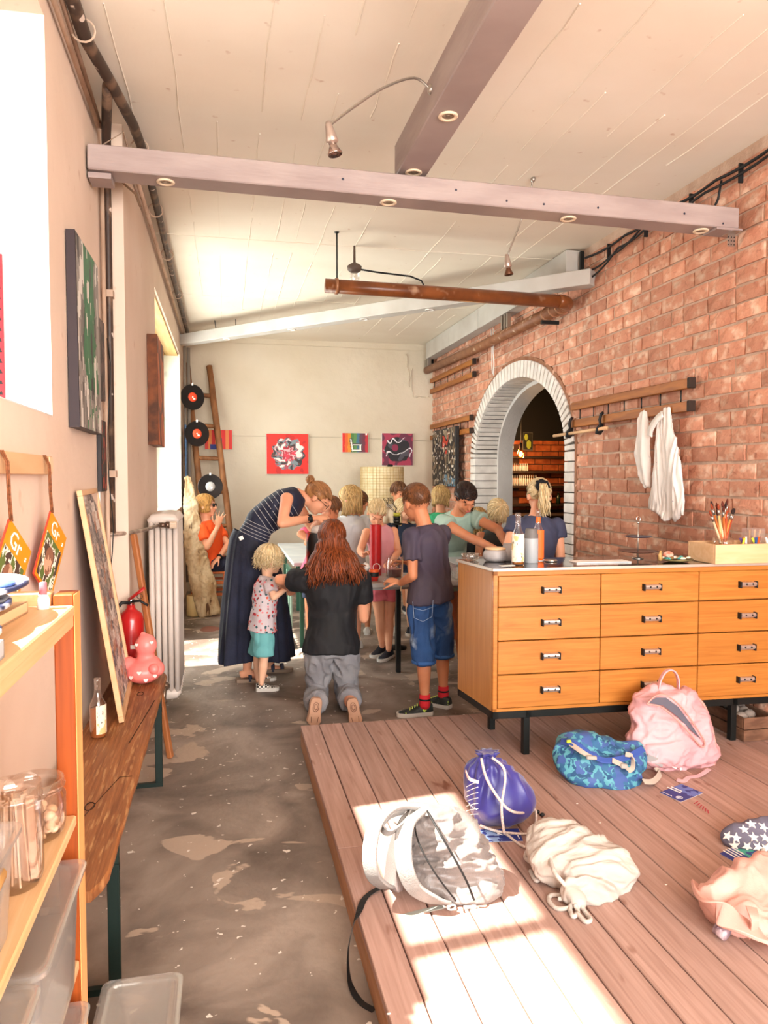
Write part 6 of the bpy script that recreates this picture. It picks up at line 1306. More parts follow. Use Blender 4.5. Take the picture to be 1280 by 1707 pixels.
# chair of the seated woman
CH_ = mat('chair_orange', '#d8702a', '#c05c1c', sc=(9, 9, 3), rough=.4); t = thing('wooden_chair', 'orange varnished wooden chair in the back left corner', 'chair', (-.15, 8.6, 0))
cx, cy = AY(348, 950, 8.6).x, 8.6
q = MB(); q.bbox((cx, cy, .445), (.40, .40, .03), .008); q.build('seat', CH_, t)
for sx in (-1, 1):
    for sy in (-1, 1): q = MB(); q.bbox((cx+sx*.175, cy+sy*.175, .215), (.036, .036, .43), .004); q.build('leg', CH_, t)
for z in (.2, .33): 
    for sy in (-1, 1): q = MB(); q.bbox((cx, cy+sy*.175, z), (.32, .02, .03), .003); q.build('rung', CH_, t)
for sy in (-1, 1): q = MB(); q.bbox((cx-.185, cy+sy*.175, .66), (.03, .034, .42), .004); q.build('back_post', CH_, t)
for z in (.66, .78): q = MB(); q.bbox((cx-.185, cy, z), (.018, .32, .05), .004); q.build('back_slat', CH_, t)
# ================================================================== PEOPLE
def skinm(n, a, b): return mat('skin_'+n, a, b, sc=9, lo=.3, hi=.75, rough=.5, sss=.12, spec=.35)
SKA = skinm('fair', '#e3a684', '#d89472'); SKB = skinm('tan', '#cf8c66', '#c07a56'); SKC = skinm('pale', '#ecbf9f', '#e2a888')
def hairm(n, a, b): return mat('hair_'+n, a, b, sc=(40, 40, 6), lo=.35, hi=.65, rough=.42, vary=.28, isl=True, spec=.4)
HB = hairm('blonde', '#cfae74', '#94713f'); HBL = hairm('pale_blonde', '#e2cfa6', '#b99a68'); HR = hairm('auburn', '#8c4520', '#552814'); HD = hairm('dark', '#33211a', '#1f1411'); HBR = hairm('brown', '#7d5234', '#54341f'); HS = hairm('streaked', '#b07c4c', '#7a4f30')
EYE = mat('eye_dark', '#241a16', rough=.2); LIP = mat('lip', '#b8605a', rough=.4)
class Head:
    def __init__(h, C, F, U, s):
        h.C = V(C); h.F = V(F).normalized(); u = V(U); u = (u-h.F*u.dot(h.F)).normalized(); h.U = u; h.S = h.F.cross(u).normalized(); h.s = s
        h.R = Matrix((h.S, h.F, h.U)).transposed()
    def p(h, a, b, c): return h.C+(h.S*a+h.F*b+h.U*c)*h.s
    def scalp(h, d, k=1.0):
        d = V(d).normalized(); return h.p(d.x*.079*k, -.012+d.y*.099*k, .022+d.z*.094*k)
def add_head(q, h):
    s = h.s; e = lambda c, r: q.ell(h.p(*c), tuple(x*s for x in r), h.R, 20, 12)
    e((0, -.012, .022), (.075, .095, .090)); e((0, .022, -.028), (.061, .072, .085)); e((0, .052, -.088), (.028, .032, .026)); e((.03, .058, -.03), (.026, .026, .028)); e((-.03, .058, -.03), (.026, .026, .028))
    q.cap(h.p(0, .088, .005), h.p(0, .107, -.030), .008*s, .013*s, 10); e((0, .086, .018), (.04, .012, .010)); e((0, .088, -.062), (.022, .011, .010))
    for g in (-1, 1):
        e((g*.079, -.008, -.012), (.009, .019, .030)); 
def hand(q, w, d, n, s, sgn, curl=.5, spread=.0):
    d = V(d).normalized(); n = V(n); n = (n-d*n.dot(d)).normalized(); t = d.cross(n)*sgn; w = V(w)
    q.secs([(w-d*.02*s, .024*s, .018*s, t), (w+d*.015*s, .030*s, .015*s, t), (w+d*.05*s, .039*s, .014*s, t), (w+d*.088*s, .037*s, .011*s, t)], 14)
    for i, (o, L) in enumerate(((.029, .066), (.010, .075), (-.010, .070), (-.028, .055))):
        p = w+d*.080*s+t*o*s; dd = (d+t*o*spread*14).normalized(); a = 0
        for k, f in enumerate((.45, .32, .28)):
            a += curl*(.6+.25*k); dir_ = dd*cos(a)+n*sin(a); e = p+dir_*L*s*f; q.cap(p, e, (.0088-.0008*k)*s, (.0082-.0009*k)*s, 8); p = e
    p = w+d*.02*s+t*.028*s
    for k, (L, a) in enumerate(((.038, .25), (.032, .45), (.026, .6))):
        dir_ = (d*(.65+.15*k)+t*(.75-.25*k)+n*a*(.4+curl)).normalized(); e = p+dir_*L*s; q.cap(p, e, (.0125-.0015*k)*s, (.0112-.0015*k)*s, 8); p = e
def hairdo(par, h, style, m, n=300, L=.3, seed=1, tie=(0, -1, .2), coll=(), thick=.0042, wave=.006, endz=None, part=.0, fringe=False, facew=58, spreadk=1.0, out=.02, name='hair', low0=-.75):
    rnd = random.Random(seed); q = MB(); s = h.s
    q.ell(h.p(0, -.020, .030), (.0775*s, .092*s, .088*s) if style == 'buzz' else (.079*s, .098*s, .092*s), h.R, 22, 14)
    def hang(p, v, L, steps, r0, kk):
        P = []; ph = rnd.random()*6; ax = v.cross(V((0, 0, 1))); ax = ax.normalized() if ax.length > .01 else V((1, 0, 0))
        for i in range(1, steps+1):
            t = i/steps; v = v*.55+V((0, 0, -1))*.45; v.normalize(); p = p+v*(L/steps); o = p+ax*wave*t*sin(ph+t*9)+v.cross(ax)*wave*t*cos(ph+t*7)
            for (ca, cb_, r) in coll:
                ab = cb_-ca; tt = max(0, min(1, (o-ca).dot(ab)/max(ab.length_squared, 1e-9))); c = ca+ab*tt; d = o-c
                if d.length < r+kk: o = c+d.normalized()*(r+kk)
            p = o; P.append(o)
        return P
    if style in ('long', 'bob'):
        for i in range(n):
            az = rnd.uniform(-180, 180)
            if abs(az) < facew: az = math.copysign(rnd.uniform(facew, facew+25), az)
            a = radians(az); y0 = rnd.uniform(-.7, .75); d0 = V((part+math.copysign(.04, az), y0, 1-abs(y0)*.55)).normalized(); d1 = V((sin(a), cos(a), -.32)).normalized()
            kk = rnd.uniform(1.0, 1.10); P = []
            for k in range(7): t = k/6; P.append(h.scalp(d0.lerp(d1, t), kk*(1+.05*sin(pi*t))))
            v = (P[-1]-P[-2]).normalized()+(P[-1]-h.C).normalized()*out*5; l = L*rnd.uniform(.82, 1.05)
            P += hang(P[-1], v.normalized(), l, 9 if style == 'long' else 5, 0, rnd.uniform(.002, .022))
            m_ = len(P); q.tube(P, [thick*(1-.1*rnd.random()) if k < m_-3 else thick*(.85-.28*(k-m_+3)) for k in range(m_)], 4, flat=.6)
    if style in ('pony', 'bun', 'up'):
        T = V(tie).normalized(); tp = h.scalp(T, 1.08)
        for i in range(n):
            az = rnd.uniform(-180, 180); a = radians(az); el = .35 if abs(az) < 62 else (-.15 if abs(az) < 120 else -.55); el += rnd.uniform(-.05, .05)
            if rnd.random() < .45: d0 = V((rnd.uniform(-1, 1), rnd.uniform(-1, .8), rnd.uniform(.1, 1))).normalized()
            else: d0 = V((sin(a), cos(a), el)).normalized()
            kk = rnd.uniform(1.01, 1.07); P = []
            for k in range(8): t = k/7; dd = d0.lerp(T, t); P.append(h.scalp(dd if dd.length > .05 else T, kk*(1+.015*sin(pi*t))))
            P.append(tp); q.tube(P, [thick]*6+[thick*.8, thick*.6, thick*.5], 4, flat=.6)
        base = (h.R @ T).normalized()
        if style == 'pony':
            for i in range(n//2):
                j = V((rnd.uniform(-1, 1), rnd.uniform(-1, 1), rnd.uniform(-1, 1)))*.012*s; v = (base+V((rnd.uniform(-.35, .35), rnd.uniform(-.35, .35), rnd.uniform(-.2, .3)))*spreadk).normalized()
                P = [tp-base*.01*s, tp+base*.01*s+j]+hang(tp+base*.018*s+j*1.6, v, L*rnd.uniform(.75, 1.05), 8, 0, rnd.uniform(.0, .02)); m_ = len(P); q.tube(P, [thick*.7]+[thick]*(m_-3)+[thick*.7, thick*.3], 4, flat=.7)
        if style == 'bun':
            for i in range(26):
                n1 = V((rnd.gauss(0, 1), rnd.gauss(0, 1), rnd.gauss(0, 1))).normalized(); u = n1.orthogonal().normalized(); w_ = n1.cross(u); r = rnd.uniform(.018, .034)*s; c = tp+base*.022*s
                q.tube([c+(u*cos(a)+w_*sin(a))*r for a in [k*2*pi/10 for k in range(10)]], .004*s, 4, closed=True)
    if style == 'buzz':
        for i in range(n):
            az = rnd.uniform(-180, 180); a = radians(az); f_ = abs(az) < 60; zz = rnd.uniform(.42 if f_ else (-.18 if abs(az) < 118 else -.62), 1); c = math.sqrt(max(0, 1-zz*zz)); d0 = V((sin(a)*c, cos(a)*c, zz)); d1 = V((d0.x+sin(a)*.10, d0.y+cos(a)*.10, d0.z-.10))
            q.tube([h.scalp(d0, 1.012), h.scalp((d0+d1)/2, 1.03), h.scalp(d1, 1.02)], [thick, thick, thick*.5], 4, flat=.6)
    if style == 'short':
        for i in range(n):
            az = rnd.uniform(-180, 180); a = radians(az); c = rnd.uniform(.0, 1); d0 = V((sin(a)*c, cos(a)*c*.9, math.sqrt(max(0, 1-c*c))+.05)).normalized()
            low = -.1 if abs(az) < 55 else (-.15 if abs(az) < 110 else low0); low = .45 if abs(az) < 50 else low
            d1 = V((d0.x+sin(a)*.45, d0.y+cos(a)*.45, d0.z-.5-rnd.random()*.4))
            if d1.normalized().z < low: d1 = V((sin(a), cos(a), low))
            kk = rnd.uniform(1.02, 1.12); P = [h.scalp(d0.lerp(d1, k/5), kk*(1+.04*sin(k/5*pi))) for k in range(6)]
            P += hang(P[-1], (P[-1]-P[-2]).normalized(), L*rnd.uniform(.3, 1), 3, 0, .0); q.tube(P, [thick*.8]+[thick]*5+[thick*.8, thick*.6, thick*.3], 4, flat=.6)
    return q.build(name, m, par, True)
def torso(q, J, s, g=0, top=1, hem=0, bust=0, wide=1.0, flat_end=True, loose=0):
    """loft from the hips to the neck; g = inflation in metres"""
    pv, nk = J['pelvis'], J['neck']; sh = (J['sL']-J['sR']); hp = (J['hL']-J['hR']); md = J.get('mid', (pv+nk)/2); dn = (pv-md).normalized()
    hw = hp.length/2; sw = sh.length/2*wide; hn = hp.normalized(); sn = sh.normalized(); mn = (hn+sn).normalized(); S = []
    if hem: S += [(pv+dn*hem, hw+(.062)*s+g+loose, .108*s+g+loose, hn)]
    else: S += [(pv+dn*.07*s, hw+.04*s+g, .085*s+g, hn)]
    S += [(pv, hw+.062*s+g+loose*.8, .108*s+g+loose*.7, hn), (pv.lerp(md, .55), hw+.040*s+g+loose*.6, .098*s+g+loose*.5, mn), (md, hw+.040*s+g+loose*.5, .096*s+g+loose*.4, mn), (md.lerp(nk, .4), sw*.86+g, .112*s+bust*.4+g, sn), (md.lerp(nk, .66), sw*.94+g, .108*s+bust*.2+g, sn), (md.lerp(nk, .86), sw*.88+g, .080*s+g, sn)]
    if top: S += [(md.lerp(nk, .97), sw*.60+g, .062*s+g, sn), (nk+(nk-md).normalized()*.012*s, .062*s+g*.8, .056*s+g*.8, sn)]
    q.secs(S, 24, .92)
def limbs(q, J, s, arms=True, legs=True):
    if arms:
        for a in 'LR':
            if 'e'+a in J:
                q.cap(J['s'+a], J['e'+a], .047*s, .037*s); q.ell(J['s'+a], .050*s); f = J['e'+a].lerp(J['w'+a], .3); q.cap(J['e'+a], f, .037*s, .038*s); q.cap(f, J['w'+a], .038*s, .025*s)
    if legs:
        for a in 'LR':
            if 'k'+a in J:
                q.cap(J['h'+a], J['k'+a], .078*s, .052*s)
                if 'a'+a in J: c = J['k'+a].lerp(J['a'+a], .32); q.cap(J['k'+a], c, .050*s, .054*s); q.cap(c, J['a'+a], .054*s, .032*s)
def person(label, J, s, skin, head, hs, face=(0, 1, 0), up=(0, 0, 1), hands=None, vox=.0085, shirt=None, legs=None, group=None, legv=True, eyes=True, bust=0, armv=True):
    J = {k: V(v) for k, v in J.items()}; base = J.get('foot', V((J['pelvis'].x, J['pelvis'].y, 0))); t = thing('person', label, 'person', base, group)
    h = Head(head, face, up, hs); q = MB(); torso(q, J, s, 0); limbs(q, J, s, armv, legv); q.cap(J['neck']-(h.C-J['neck']).normalized()*.03*s, h.p(0, -.018, -.05), .056*s, .050*hs)
    add_head(q, h)
    for a in 'LR':
        if 'w'+a in J and armv:
            d = J['w'+a]-J['e'+a]; hd = (hands or {}).get(a, {}); hand(q, J['w'+a]+V(hd.get('d', d)).normalized()*.02*s, hd.get('d', d), hd.get('n', (0, 0, -1)), hd.get('s', s), 1 if a == 'L' else -1, hd.get('curl', .5), hd.get('spread', 0))
        if 't'+a in J:
            A = J['a'+a]; tt = V(J['t'+a]).normalized(); q.secs([(A-tt*.055*s+V((0, 0, -.045*s)), .028*s, .022*s, (0, 0, 1)), (A+V((0, 0, -.03*s)), .036*s, .032*s, (0, 0, 1)), (A+tt*.09*s+V((0, 0, -.05*s)), .028*s, .038*s, (0, 0, 1)), (A+tt*.15*s+V((0, 0, -.062*s)), .014*s, .032*s, (0, 0, 1))], 12)
    part_mesh('body', remesh(q, vox, 4, skin), t)
    if eyes:
        for g in (-1, 1): q = MB(); q.ell(h.p(g*.030, .0830, .000), (.0115*hs, .005*hs, .0042*hs), h.R, 10, 6); q.build('eye', EYE, t, True)
        for g in (-1, 1): q = MB(); q.tube([h.p(g*(.014+.012*k), .0925-.004*k*k*.9, .018+.004*sin(k*1.2)) for k in range(4)], .0024*hs, 5); q.build('eyebrow', HBR, t, True)
        q = MB(); q.ell(h.p(0, .0985, -.060), (.020*hs, .006*hs, .006*hs), h.R, 12, 6); q.build('mouth', LIP, t, True)
    return t, J, h
def tshirt(t, J, s, m, sl=.55, hem=.12, g=.018, vox=.008, fold=.006, loose=.016, name='shirt', bust=0, seed=1, armw=.018, mats=None):
    q = MB(); torso(q, J, s, g, 1, hem, bust, 1.03, loose=loose)
    for a in 'LR':
        if sl and 'e'+a in J: e = J['s'+a].lerp(J['e'+a], sl); q.ell(J['s'+a], .05*s+g); q.cap(J['s'+a], e, .05*s+g*.9, .046*s+armw, 14, False, True)
    me = remesh(q, vox, 3, m, name); folds(me, fold, 9/s*.8, (1, 1, .55), seed, True); folds(me, fold*.4, 24, (1, 1, .6), seed+3)
    return part_mesh(name, me, t)
def trousers(t, J, s, m, kf=.95, g=.014, vox=.008, fold=.005, name='trousers', flare=.0, low=False, seed=2, top=-.06):
    q = MB(); pv = J['pelvis']; hp = (J['hL']-J['hR']); hn = hp.normalized(); hw = hp.length/2; upd = (J['neck']-pv).normalized()
    md = J.get('mid'); upd = (md-pv).normalized() if md else upd
    q.secs([(pv-upd*.075*s, hw+.035*s+g, .088*s+g, hn), (pv, hw+.060*s+g*.8, .106*s+g*.8, hn), (pv+upd*.02*s, hw+.056*s+g*.6, .103*s+g*.6, hn), (pv+upd*(.10*s+top), hw+.045*s+g*.4, .098*s+g*.4, hn)], 22, .92)
    for a in 'LR':
        if 'k'+a not in J: continue
        H, K = J['h'+a], J['k'+a]
        if kf <= 1: e = H.lerp(K, kf); q.cap(H, e, .08*s+g, (.08+(.052-.08)*kf)*s+g+flare, 16, False, True)
        else: A = J['a'+a]; e = K.lerp(A, kf-1); q.cap(H, K, .08*s+g, .056*s+g+flare*.5, 16); q.cap(K, e, .056*s+g+flare*.5, .045*s+g+flare, 16, False, True)
    me = remesh(q, vox, 3, m, name); folds(me, fold, 12, (1, 1, .7), seed, True); return part_mesh(name, me, t)
def shoe(t, heel, d, L, w, mu, ms, name='shoe', hgt=.075, laces=None):
    d = V((d[0], d[1], 0)).normalized(); sd = V((-d.y, d.x, 0)); heel = V((heel[0], heel[1], heel[2] if len(heel) > 2 else 0)); q = MB(); z = V((0, 0, 1)); R = []
    for u, ww, hh in ((0, .62, .9), (.08, .84, 1.0), (.28, .88, 1.02), (.45, .92, .78), (.65, 1.06, .55), (.82, 1.0, .46), (.95, .72, .38), (1.0, .4, .28)):
        c = heel+d*L*u; R.append([c+sd*(w/2*ww*x)+z*(hgt*hh*y) for x, y in ((-1, .22), (-1.02, .4), (-.85, .7), (-.5, .95), (0, 1.0), (.5, .95), (.85, .7), (1.02, .4), (1, .22))])
    q.rings(R); o = q.build(name, mu, t, True, auto=True); q = MB(); R = []
    for u, ww in ((-.02, .5), (.03, .85), (.28, .92), (.45, .92), (.65, 1.12), (.85, 1.06), (.97, .74), (1.03, .3)):
        c = heel+d*L*u; R.append([c+sd*(w/2*ww*x)+z*y for x, y in ((-1, .0), (-1.06, .012), (-1.04, .024), (1.04, .024), (1.06, .012), (1, .0))])
    q.rings(R); q.build('sole', ms, o, True, auto=True)
    if laces:
        q = MB()
        for k in range(4):
            c = heel+d*L*(.42+.07*k)+z*hgt*(.86-.1*k); q.tube([c-sd*w*.26, c+z*.006, c+sd*w*.26+d*.01], .0028, 5)
        q.build('laces', laces, o, True)
    return o
def A3(px, py, Y): return AY(px, py, Y)
TEE = mat('tee_black', '#0e0e10', '#15151a', sc=5, rough=.75); NVY = mat('tee_navy', '#454860', '#383b52', sc=5, rough=.8); GRYT = mat('tee_grey_violet', '#4c434b', '#41394a', sc=5, rough=.8)
# ------------------------------------------------------------------ 1 kneeling girl with long red hair
Y0 = 4.78
J = dict(pelvis=A3(553, 1075, Y0), mid=A3(555, 1015, Y0+.02), neck=A3(556, 950, Y0), sL=A3(508, 968, Y0), sR=A3(600, 968, Y0), hL=A3(533, 1092, Y0), hR=A3(575, 1092, Y0),
         eL=A3(466, 966, Y0+.12), wL=A3(478, 978, Y0+.32), eR=A3(606, 1030, Y0+.04), wR=A3(611, 985, Y0+.22), kL=V((.56, 4.86, .075)), kR=V((.80, 4.86, .075)), aL=V((.545, 4.53, .07)), aR=V((.795, 4.53, .07)))
J['kL'] = V((AY(527, 1150, 4.86).x, 4.86, .075)); J['kR'] = V((AY(578, 1150, 4.86).x, 4.86, .075)); J['aL'] = V((AY(527, 1180, 4.52).x, 4.54, .075)); J['aR'] = V((AY(586, 1180, 4.52).x, 4.54, .075))
t, J, h = person('kneeling girl seen from behind with long auburn hair, black shirt and grey jeans', J, .98, SKA, A3(553, 898, Y0+.04), 1.0, (-.05, 1, -.35), (0, .3, 1), hands={'R': dict(d=(.05, .3, 1), n=(-1, 0, 0), curl=.55), 'L': dict(curl=.3)}, vox=.0065)
tshirt(t, J, .98, TEE, sl=.55, hem=.05, g=.024, vox=.0075, fold=.008, loose=.018, seed=3, armw=.026)
JNS = mat('jeans_grey', '#8d8c8e', '#7a797e', sc=(7, 7, 7), rough=.85, bump=.3, bsc=160)
trousers(t, J, .98, JNS, kf=1.72, g=.016, vox=.0075, fold=.010, flare=.012, seed=5)
coll = [(J['pelvis'], J['neck'], .15), (J['sL'], J['sR'], .088), (h.p(0, -.01, .0), h.p(0, 0, -.05), .085)]
hairdo(t, h, 'long', HR, n=700, L=.350, seed=3, coll=coll, thick=.0058, wave=.016, out=.05, facew=70)
SOLE = mat('sole_tan', '#b98f74', '#a67c62', sc=9, rough=.7); SOLD = mat('sole_groove', '#6a4636', rough=.8)
for px, tilt in ((525, .12), (590, -.18)):
    c = AY(px, 1186, 4.44); o_ = thing if False else None; R = rotz(tilt*.4) @ Matrix.Rotation(tilt, 3, 'Y'); q = MB(); R3 = []
    for u, w_ in ((-.01, .018), (.0, .030), (.02, .037), (.045, .038), (.075, .036), (.105, .040), (.135, .045), (.15, .034), (.158, .015)): R3.append([c+R@V((x*w_, y, .075-u)) for x, y in ((-1, -.004), (-.9, -.012), (.9, -.012), (1, -.004), (1, .02), (-1, .02))])
    q.rings(R3); so = q.build('shoe_sole', SOLE, t, True, auto=True); q = MB()
    for k in (1, .55): q.tube([c+R@V((.017*k*cos(a), -.0125, .03+.030*k*sin(a))) for a in [j*2*pi/14 for j in range(14)]], .0022, 4, closed=True)
    q.tube([c+R@V((-.022, -.0125, -.03)), c+R@V((-.018, -.0125, -.065))], .002, 4); q.tube([c+R@V((.022, -.0125, -.03)), c+R@V((.018, -.0125, -.065))], .002, 4); q.build('groove', SOLD, so, True)
    q = MB(); q.secs([(c+V((0, .015, .01)), .034, .055, (1, 0, 0)), (c+V((0, .06, .02)), .032, .042, (1, 0, 0)), (c+V((0, .09, .03)), .03, .035, (1, 0, 0))], 14); q.build('shoe_upper', mat('shoe_dark', '#3a3432', rough=.7), t, True)
# ------------------------------------------------------------------ 2 boy with grey T-shirt
J = dict(pelvis=A3(717, 990, 4.52), mid=A3(716, 945, 4.52), neck=A3(708, 878, 4.52), sL=A3(686, 893, 4.44), sR=A3(737, 890, 4.62), hL=A3(701, 1015, 4.48), hR=A3(733, 1012, 4.60), eL=A3(688, 960, 4.40), wL=A3(668, 972, 4.56), eR=A3(715, 945, 4.86), wR=A3(680, 938, 4.95),
         kL=A3(706, 1092, 4.46), kR=A3(737, 1082, 4.62), aL=A3(708, 1166, 4.47), aR=A3(739, 1152, 4.62))
t, J, h = person('boy with cropped brown hair, grey shirt and blue denim shorts standing at the table', J, .84, SKB, A3(693, 837, 4.54), 1.03, (-.38, .90, -.2), (-.1, 0, 1), hands={'L': dict(d=(-.6, .6, .15), n=(.3, .3, -1), curl=.7), 'R': dict(d=(-.8, .1, .1), n=(0, -.2, -1), curl=.7)}, vox=.006)
tshirt(t, J, .84, GRYT, sl=.62, hem=.045, g=.014, vox=.007, fold=.008, loose=.014, seed=8, armw=.020)
DEN = mat('denim_blue', '#2b5287', '#20406f', sc=(6, 6, 6), rough=.8, c4='#8fa3ba', sc4=(5, 5, 4), lo4=.56, hi4=.68, bump=.3, bsc=200)
trousers(t, J, .84, DEN, kf=1.18, g=.016, vox=.007, fold=.008, flare=.018, seed=4)
q = MB()
for a, z1 in (('L', 0), ('R', 0)):
    k = J['k'+a].lerp(J['a'+a], .155); q.lathe(k, [(.077, -.004), (.079, .0), (.079, .012), (.077, .016)], 20)
q.build('hem', mat('denim_hem', '#35609c', rough=.8), t, True)
q = MB(); cpk = A3(701, 1030, 4.365); 
for P in ([(688, 1003), (690, 1030), (705, 1036), (720, 1028), (722, 1000)], [(690, 1014), (705, 1018), (721, 1012)]): q.tube([A3(x, y, 4.372) for x, y in P], .0016, 4)
q.build('pocket_seam', mat('seam_pale', '#9fb4cf', rough=.8), t, True)
hairdo(t, h, 'buzz', hairm('crop', '#7a4c2c', '#4e2f1b'), n=1300, seed=5, thick=.0026)
SHB = mat('shoe_black', '#1b1e1c', '#2b302b', sc=30, lo=.5, hi=.56, rough=.6, c3='#b6d04a', sc3=(26, 26, 26), lo3=.66, hi3=.68); SHW = mat('sole_white', '#c9c3ba', rough=.6); SOCK = mat('sock_red', '#c4202a', rough=.8)
for a, d, hp_ in (('L', (-1, -.02), AZ(720, 1190, 0)), ('R', (-.62, .70), AZ(750, 1181, 0))):
    shoe(t, hp_, d, .225, .082, SHB, SHW, laces=mat('lace_lime', '#c9d86a', rough=.6)); q = MB(); q.cap(J['a'+a]+V((0, 0, .035)), J['a'+a]+V((0, 0, -.03)), .034, .036, 14, True, False); so = q.build('sock', SOCK, t, True)
    q = MB(); q.cap(J['a'+a]+V((0, 0, .008)), J['a'+a]+V((0, 0, -.002)), .0375, .0375, 14, True, True); q.build('sock_stripe', BLK, so, True)
q = MB(); q.tube([A3(668, 985, 4.70), A3(672, 925, 4.98)], .0035, 6); tag(q.build('paint_brush', mat('stick_pale', '#e0b888', rough=.5), None, True), 'thin wooden stick held by the boy over the paint jar', 'brush')
# ------------------------------------------------------------------ 3 toddler
J = dict(pelvis=A3(437, 1050, 5.24), mid=A3(440, 1012, 5.24), neck=A3(446, 962, 5.24), sL=A3(447, 975, 5.33), sR=A3(450, 975, 5.15), hL=A3(436, 1062, 5.30), hR=A3(440, 1062, 5.17), eL=A3(466, 985, 5.38), wL=A3(482, 968, 5.36), eR=A3(456, 996, 5.10), wR=A3(478, 981, 5.12),
         kL=A3(429, 1097, 5.33), kR=A3(440, 1099, 5.16), aL=A3(430, 1134, 5.36), aR=A3(436, 1139, 5.15))
t, J, h = person('toddler with curly pale blond hair, flowered shirt and turquoise shorts', J, .60, SKC, A3(450, 932, 5.24), .86, (1, .25, -.12), (0, 0, 1), hands={'R': dict(curl=.5), 'L': dict(curl=.4)}, vox=.006)
FLW = mat('flower_cloth', '#cfc3c6', '#c4b7bc', sc=9, rough=.8)
so = tshirt(t, J, .60, FLW, sl=.55, hem=-.005, g=.022, vox=.0065, fold=.004, loose=.016, seed=6, armw=.018)
bt_ = BVHTree.FromPolygons([v.co+wloc(t) for v in so.data.vertices], [list(p.vertices) for p in so.data.polygons]); rnd = random.Random(2)
cols_ = [mat('flower_'+c, '#'+c, rough=.8) for c in ('c02a30', 'd8573a', '8a2030', '2c5a60', 'd88088')]; fm = [MB() for _ in cols_]
for k in range(300):
    a = rnd.uniform(0, 2*pi); z = rnd.uniform(.40, .80); d = V((cos(a), sin(a), 0)); c0 = V((J['mid'].x, J['mid'].y, z)); hh = bt_.ray_cast(c0+d*.4, -d)
    if hh[0] is None: continue
    c, nr = hh[0], hh[1]; u = nr.orthogonal().normalized(); w_ = nr.cross(u); r = rnd.uniform(.006, .013); i = rnd.randrange(len(cols_))
    P = [c+nr*.0012+(u*cos(b)+w_*sin(b))*(r if j % 2 == 0 else r*.55) for j, b in enumerate([k2*2*pi/10 for k2 in range(10)])]; fm[i].add(P+[p-nr*.003 for p in P], [tuple(range(10))]+[(x, (x+1) % 10, 10+(x+1) % 10, 10+x) for x in range(10)])
for f_, m_ in zip(fm, cols_): f_.build('printed_flower', m_, so)['kind'] = 'stuff'
trousers(t, J, .60, mat('shorts_turquoise', '#6fb3b4', '#5fa2a6', sc=6, rough=.8), kf=.82, g=.022, vox=.0065, fold=.006, name='shorts', flare=.016)
hairdo(t, h, 'short', HBL, n=620, L=.085, seed=6, thick=.0042, wave=.05, low0=-.55)
CHK = bpy.data.materials.new('checker_cloth'); CHK.use_nodes = True; _n = CHK.node_tree; _c = _n.nodes.new('ShaderNodeTexChecker'); _c.inputs['Scale'].default_value = 70; _c.inputs[1].default_value = lin('#e6dfd2'); _c.inputs[2].default_value = lin('#26221f'); _tc = _n.nodes.new('ShaderNodeTexCoord'); _n.links.new(_tc.outputs['Object'], _c.inputs[0]); _n.links.new(_c.outputs[0], _n.nodes['Principled BSDF'].inputs['Base Color'])
shoe(t, AZ(427, 1147, 0)+V((0, .18, 0)), (1, .06), .15, .062, CHK, SHW, hgt=.06); shoe(t, AZ(427, 1152, 0), (1, -.02), .155, .064, CHK, SHW, hgt=.06)
# ------------------------------------------------------------------ 4 bending woman, striped top, long dark skirt
J = dict(pelvis=A3(408, 925, 5.55), mid=A3(432, 873, 5.55), neck=A3(500, 826, 5.57), sL=A3(494, 838, 5.74), sR=A3(478, 832, 5.38), hL=A3(414, 938, 5.61), hR=A3(414, 938, 5.51), eL=A3(520, 880, 5.80), wL=A3(543, 858, 5.62), eR=A3(470, 872, 5.24), wR=A3(520, 864, 5.32),
         kL=A3(432, 1030, 5.66), kR=A3(416, 1030, 5.48), aL=A3(450, 1108, 5.74), aR=A3(412, 1115, 5.50), tL=V((1, .1, 0)), tR=V((1, -.05, 0)))
t, J, h = person('bending woman with glasses in a navy striped top and long dark skirt', J, .98, SKA, A3(529, 830, 5.56), 1.0, (.72, -.15, -.68), (.65, -.1, .72), hands={'R': dict(d=(1, .1, .05), n=(.2, .5, -1), curl=.6), 'L': dict(d=(.3, -.2, .9), n=(-1, 0, 0), curl=.7)}, vox=.0068)
STR = mat('top_striped', '#20243a', '#1c2035', sc=4, rough=.75)
so = tshirt(t, J, .98, STR, sl=0, hem=-.02, g=.014, vox=.0075, fold=.006, loose=.008, seed=12, name='striped_top')
q = MB(); bt_ = BVHTree.FromPolygons([v.co+wloc(t) for v in so.data.vertices], [list(p.vertices) for p in so.data.polygons])
ax = [J['pelvis'], J['mid'], J['neck']]
for k in range(16):
    f = .16+k*.047; c = J['pelvis'].lerp(J['mid'], f*2) if f < .5 else J['mid'].lerp(J['neck'], (f-.5)*2); tg = (J['mid']-J['pelvis']) if f < .5 else (J['neck']-J['mid']); tg.normalize(); u = V((0, 1, 0)); w_ = tg.cross(u).normalized(); P = []
    for j in range(40):
        d = (u*cos(j*2*pi/40)+w_*sin(j*2*pi/40)); hh = bt_.ray_cast(c+d*.6, -d)
        if hh[0] is not None: P.append(hh[0]+hh[1]*.0008)
    if len(P) > 30: q.tube(P, .0017, 4, closed=True)
q.build('stripe', mat('stripe_white', '#c9c6c4', rough=.8), so, True)['kind'] = 'stuff'
SK = mat('skirt_dark', '#262a40', '#1b1d2b', sc=5, rough=.8, bump=.3, bsc=60); q = MB(); n = 72; R_ = []
top_ = J['pelvis'].lerp(J['mid'], .55); bot_l, bot_r = AY(372, 1108, 5.55), AY(478, 1098, 5.55)
